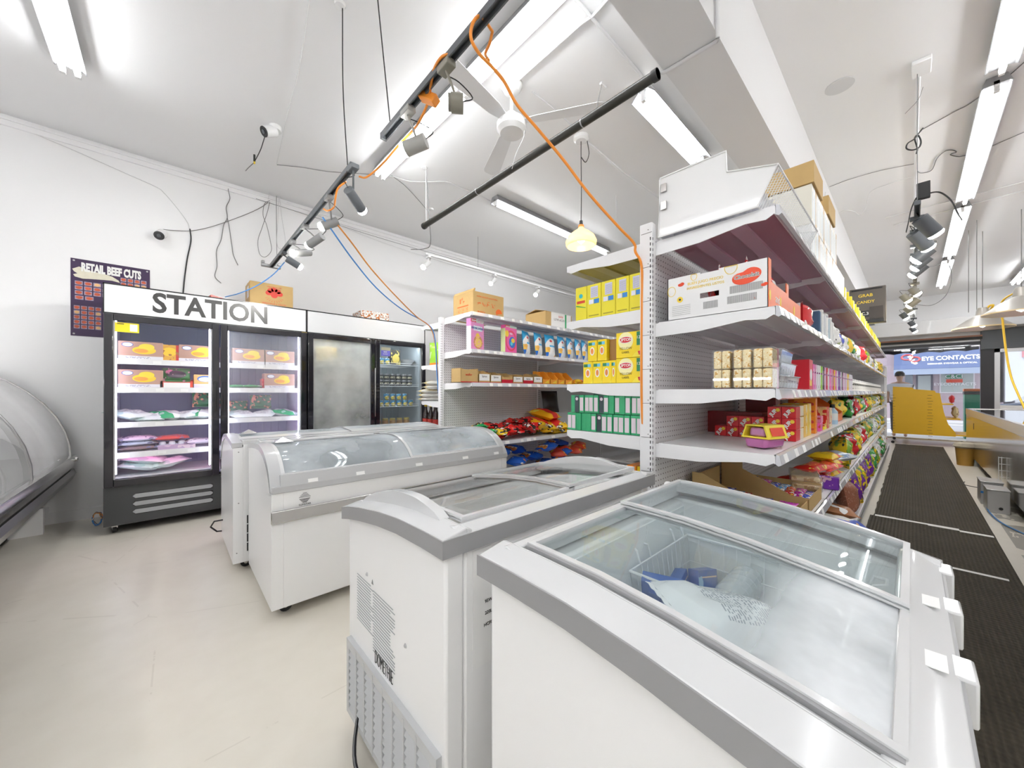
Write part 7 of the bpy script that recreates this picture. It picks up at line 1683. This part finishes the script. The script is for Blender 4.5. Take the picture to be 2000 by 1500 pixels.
mpend(8.9, -.72, P(1905, 641, X=8.9).z, .30, 'brushed metal pendant left of the yellow-corded one'); mpend(8.2, -.98, P(1965, 612, X=8.2).z, .33, 'brushed metal pendant with the yellow cord hanging from it')
cable([(8.2, -.98, 2.55), PT(1957, 590, 5.25), PT(1959, 630, 5.2), PT(1966, 690, 5.15), PT(1975, 735, 5.1), PT(1988, 768, 5.0), PT(2003, 800, 4.9)], .012, YELC, 'yellow cable hanging down from the right pendant'); cable([PT(1925, 608, 5.5), PT(1932, 598, 5.5), PT(1940, 596, 5.45), PT(1934, 606, 5.5), PT(1922, 612, 5.5)], .014, YELC, 'yellow cable coil between the two metal pendants')
for i, (u, v0) in enumerate(((1892, 520), (1908, 500))): cable([P(u, v0 - 70, Z=H - .01), PT(u, 610, 6.0)], .004, GREYC, ['left', 'right'][i] + ' of two thin hanging wires beside the metal pendants', 'wire', name='suspension_wire')
# ------------------------------------------------------------------ shop front
BF = mat('black_frame', (.02, .018, .022), .35); AF = mat('aluminium_frame', (.55, .55, .56), .3, metal=.6)
w1_ = empty('window_1', (XR + .1, 0, 0)); struct(w1_)
b = MB(); b.box(-.05, .05, -1.30, -1.10, 0, 2.68, BF).build('frame_post', w1_, bevel=.005); MB().box(-.05, .05, 1.5, 1.6, 0, 2.68, AF).build('frame_side', w1_)
MB().box(-.04, .04, -1.1, 1.5, 2.33, 2.40, BF).build('frame_head', w1_); MB().box(-.02, .02, -1.1, 1.5, 2.40, 2.68, WHITE).build('head_panel', w1_); MB().box(-.04, .04, -1.1, 1.5, .0, .03, FLOOR).build('sill', w1_)
MB().box(-.004, .004, -1.1, 1.5, .06, 2.33, glass('shop_window_glass', tint=(.94, .96, 1.0))).build('pane', w1_, smooth=False)
d1_ = empty('door_1', (XR + .1, 0, 0)); struct(d1_)
MB().box(-.04, .04, -1.38, -1.30, 0, 2.2, AF).box(-.04, .04, -2.95, -2.87, 0, 2.2, AF).build('door_frame', d1_); MB().box(-.04, .04, -2.9, -1.3, 2.12, 2.2, AF).build('door_head', d1_); MB().box(-.04, .04, -2.9, -1.38, .75, .90, WHITE).build('door_rail', d1_); MB().box(-.004, .004, -2.87, -1.38, .0, 2.12, MATS['shop_window_glass']).build('pane', d1_, smooth=False)
struct(MB().box(XR + .0, XR + .15, -2.95, -1.10, 2.2, 2.68, DGREY).build('trim_3', smooth=False)); struct(MB().box(XR - .35, XR, -1.12, 2.2, 2.62, 2.95, WHITE).build('trim_4', bevel=.01)); bpy.data.objects['trim_4']['label'] = 'white roller-shutter box above the shop window'
struct(MB().box(XR - .04, XR, -1.12, 2.2, 2.50, 2.54, mat('brown_rail', (.35, .16, .10), .5)).box(XR - .04, XR, -1.12, 2.2, 2.44, 2.50, BLKM).build('trim_5', smooth=False))
dk = MB().box(0, .5, -1.6, .0, 0, .30, mat('grey_duct', (.42, .42, .43), .4)).build('grey_duct', bevel=.01); dk.location = (XR - .5, -1.15, 2.66); tag(dk, 'grey metal duct end above the door at the shop front', 'duct')
# scalloped own awning seen from inside
n = 26; top = [(1.6 - i * 2.75 / n, 2.36) for i in range(n + 1)]; bot = [(1.6 - (n - i) * 2.75 / n, 2.24 + .035 * abs(math.sin((n - i) * math.pi / 4))) for i in range(n + 1)]
aw = MB().prism(top + bot, 'x', XR + .95, XR + .96, mat('dark_awning', (.02, .02, .03), .7)).box(XR + .2, XR + .96, -1.15, 1.6, 2.36, 2.37, MATS['dark_awning']).build('own_awning', smooth=False); tag(aw, 'dark scalloped awning outside the shop window', 'awning')
# ------------------------------------------------------------------ street
GRD = mat('pavement', (.62, .61, .60), .8, var=.06, scale=3); ASP = mat('asphalt', (.42, .42, .43), .85, var=.08, scale=6)
struct(MB().box(XR + .3, 17.5, -14, 10, -.10, -.02, GRD).box(17.5, 23, -14, 10, -.2, -.12, ASP).box(23, 40, -14, 10, -.1, -.02, GRD).build('ground', smooth=False))
XB = 25.0
bd = empty('street_building', (XB, 0, 0), 'pinkish shop building across the street under the blue awning', 'building')
FAC = mat('pink_grey_render', (.48, .39, .42), .8); FW = mat('facade_pale', (.70, .66, .68), .7)
ya_, yb_2 = P(1735, 700, X=XB).y, P(1925, 700, X=XB).y
MB().box(0, 5, yb_2 - .3, ya_ + 1.2, -.1, 6.5, FAC).build('facade', bd, smooth=False)
def fb(u0, u1, v0, v1, m, nm, dx=-.03, th=.03): a, c = P(u0, v0, X=XB), P(u1, v1, X=XB); return MB().box(dx, dx + th, a.y, c.y, max(0, c.z), a.z, m).build(nm, bd, smooth=False)
DKW = mat('dark_shop_glass', (.16, .20, .24), .1); LTW = mat('lit_shop_glass', (.42, .46, .44), .12)
fb(1789, 1822, 729, 768, mat('door_frame_dark', (.10, .10, .13), .5), 'shop_door', -.05); fb(1793, 1818, 734, 764, LTW, 'door_pane', -.07); fb(1835, 1904, 725, 768, FW, 'window_frame', -.05); fb(1838, 1901, 728, 766, LTW, 'shop_window', -.07); fb(1768, 1783, 728, 766, DKW, 'side_window', -.05)
fb(1847, 1880, 732, 739, mat('green_sign', (.04, .25, .12), .5), 'green_sign', -.09); fb(1848, 1880, 741, 747, REDINK, 'red_sign', -.09)
c_ = P(1863, 735.5, X=XB); text('C&CI', .22, WINK, (-.10, c_.y, c_.z), '-x', bd); c_ = P(1864, 750.5, X=XB); text('EYECONTACTS', .17, WINK, (-.10, c_.y, c_.z), '-x', bd)
aw = empty('blue_awning', (XB - .1, 0, 0), 'blue awning reading EYE CONTACTS across the street', 'awning')
a, c = P(1746, 682, X=XB - .8), P(1918, 716, X=XB - 1.0); BA = mat('awning_blue', (.10, .15, .30), .6)
zt_, zb2 = a.z, c.z; MB().prism([(0, zt_), (-.9, zb2), (-.9, zb2 - .02), (0, zb2 - .02)], 'y', c.y, a.y, BA).build('canopy', aw, smooth=False)
MB().box(-.91, -.89, c.y, a.y, zb2 - .26, zb2 - .02, mat('awning_fringe', (.35, .42, .55), .6)).build('valance', aw, smooth=False)
sl = math.atan2(.9, zt_ - zb2); 
def awt(s, u, v, size, m, **k):
    q = P(u, v, X=XB - .55); f = (q.z - zb2) / (zt_ - zb2); return text(s, size, m, (-.9 * (1 - f) - .012, q.y, q.z), (math.pi / 2 - sl, 0, -math.pi / 2), aw, **k)
awt('EYE CONTACTS', 1855, 699, .36, WINK, bold=.012, sx=.62); awt('DESIGNER EYEWEAR & OPTICAL', 1858, 710, .13, WINK, bold=.004, sx=.72)
GL = mat('glasses_red', (.70, .10, .10), .5)
for (u, v, r_) in ((1772, 698, .17), (1787, 702, .15)):
    q = P(u, v, X=XB - .55); f = (q.z - zb2) / (zt_ - zb2); MB().tube([(-.9 * (1 - f - .0) - .03 - .9 / (zt_ - zb2) * -(r_ * .7 * math.sin(t)) * 1.0, q.y + r_ * math.cos(t), q.z + r_ * .7 * math.sin(t)) for t in [k * math.pi / 8 for k in range(16)]], .035, GL, 6, closed=True).build('glasses_outline', aw)
fe_ = MB().box(0, 5, -9.5, yb_2 - .5, -.1, 5.0, mat('white_facade', (.72, .74, .76), .7)).box(-.05, 0, -8.5, yb_2 - .9, 2.6, 3.1, mat('pink_sign_band', (.70, .30, .33), .6)).build('street_building', smooth=False); fe_.location = (XB, 0, 0); tag(fe_, 'white building with a pink band right of the blue awning', 'building')
# car seen through the door
car = empty('car', (19.2, -3.55, -.12), 'dark blue car parked beyond the door', 'car')
CP_ = mat('car_paint', (.03, .045, .08), .15, coat=.8); prof_ = [(-2.1, .35), (-2.1, .75), (-1.9, .9), (-1.2, .98), (-.55, 1.42), (.75, 1.45), (1.35, 1.02), (2.0, .92), (2.15, .7), (2.15, .35)]
MB().prism([(y, z) for y, z in prof_], 'x', -.85, .85, CP_).build('body', car, bevel=.06, seg=3); MB().prism([(-1.05, 1.0), (-.5, 1.36), (.05, 1.38), (.05, 1.0)], 'x', -.87, .87, DKW).prism([(.12, 1.0), (.12, 1.38), (.7, 1.39), (1.15, 1.02)], 'x', -.87, .87, DKW).build('windows', car)
for yy in (-1.35, 1.35):
    for xx in (-.86, .66): MB().cyl((xx, yy, .32), (xx + .2, yy, .32), .32, RUBBER, n=20).cyl((xx - .01, yy, .32), (xx + .21, yy, .32), .19, SILV, n=16).build('wheel', car)
gbx = MB().box(-.2, .2, -.14, .14, 0, 1.16, mat('green_painted', (.02, .22, .12), .5)).box(-.21, .21, -.15, .15, 1.16, 1.24, BLKM).build('newspaper_box', bevel=.01); gbx.location = (15.4, -1.08, -.02); tag(gbx, 'green street box outside the shop window', 'street box')
ob_ = MB().box(-.15, .15, -.15, .15, 0, .07, mat('orange_crate', (.65, .16, .03), .5)).build('crate', bevel=.01); ob_.location = (15.4, -1.08, 1.22); tag(ob_, 'orange crate on top of the green street box', 'crate')
# person outside, upper body seen above the yellow stand
pr = empty('person', (14.75, .22, -.02), 'person in a white shirt and dark cap standing outside behind the yellow stand', 'person')
SHIRT = mat('white_shirt', (.78, .78, .78), .8); SKIN = mat('skin', (.55, .33, .22), .5); TRO = mat('dark_trousers', (.05, .06, .09), .8); HAIR = mat('dark_hair', (.02, .015, .012), .6)
def skin(nm, verts, edges, radii, m, parent, sub=2, root=0):
    me = bpy.data.meshes.new(nm); me.from_pydata([Vector(v) for v in verts], edges, []); me.materials.append(m); o = bpy.data.objects.new(nm, me); COL.objects.link(o); o.parent = parent
    o.modifiers.new('skin', 'SKIN'); lay = me.skin_vertices[0].data if len(me.skin_vertices) else None
    if lay is None: me.attributes.new  # layer is created with the modifier
    for i, rr in enumerate(radii): lay[i].radius = rr if isinstance(rr, tuple) else (rr, rr)
    lay[root].use_root = True; s_ = o.modifiers.new('sub', 'SUBSURF'); s_.levels = sub; s_.render_levels = sub
    return o
body_v = [(0, 0, .93), (0, 0, 1.10), (0, 0, 1.28), (0, 0, 1.42), (0, 0, 1.50), (0, 0, 1.56), (-.01, 0, 1.64), (-.01, 0, 1.72), (0, .19, 1.41), (-.03, .24, 1.15), (-.10, .22, .92), (0, -.19, 1.41), (-.03, -.24, 1.15), (-.10, -.22, .92), (0, .10, .88), (0, .11, .50), (.0, .11, .08), (-.12, .11, .03), (0, -.10, .88), (0, -.11, .50), (0, -.11, .08), (-.12, -.11, .03)]
body_e = [(0, 1), (1, 2), (2, 3), (3, 4), (4, 5), (5, 6), (6, 7), (3, 8), (8, 9), (9, 10), (3, 11), (11, 12), (12, 13), (0, 14), (14, 15), (15, 16), (16, 17), (0, 18), (18, 19), (19, 20), (20, 21)]
body_r = [(.13, .15), (.12, .14), (.12, .16), (.09, .14), .05, .055, .085, .07, .06, .045, .03, .06, .045, .03, .085, .06, .04, .035, .085, .06, .04, .035]
try:
    bo = skin('body', body_v, body_e, body_r, SKIN, pr)
    skin('shirt', [(0, 0, .90), (0, 0, 1.10), (0, 0, 1.28), (0, 0, 1.43), (0, .19, 1.41), (-.02, .235, 1.22), (0, -.19, 1.41), (-.02, -.235, 1.22)], [(0, 1), (1, 2), (2, 3), (3, 4), (4, 5), (3, 6), (6, 7)], [(.19, .22), (.18, .21), (.18, .23), (.13, .19), .10, .085, .10, .085], SHIRT, pr)
    skin('trousers', [(0, 0, .94), (0, .10, .85), (0, .11, .50), (0, .11, .12), (0, -.10, .85), (0, -.11, .50), (0, -.11, .12)], [(0, 1), (1, 2), (2, 3), (0, 4), (4, 5), (5, 6)], [(.14, .16), .10, .078, .06, .10, .078, .06], TRO, pr)
except Exception as ex:
    print('skin failed', ex)
MB().lathe([(0, 1.80), (.06, 1.79), (.095, 1.74), (.10, 1.69), (.098, 1.66), (.0, 1.70)], HAIR, (.005, 0, 0), 18).box(-.17, -.05, -.06, .06, 1.685, 1.695, HAIR).build('cap', pr)
MB().lathe([(0, -.012), (.012, 0), (0, .02)], SKIN, (-.105, 0, 1.65), 8, (-1, 0, 0)).build('nose', pr)
for s_ in (-1, 1): MB().lathe([(0, -.005), (.009, 0), (0, .005)], HAIR, (-.088, s_ * .03, 1.675), 8, (-1, 0, 0)).build('eye', pr); MB().lathe([(0, -.008), (.016, 0), (.02, .004), (0, .008)], SKIN, (0, s_ * .088, 1.65), 8, (0, s_, 0)).build('ear', pr)
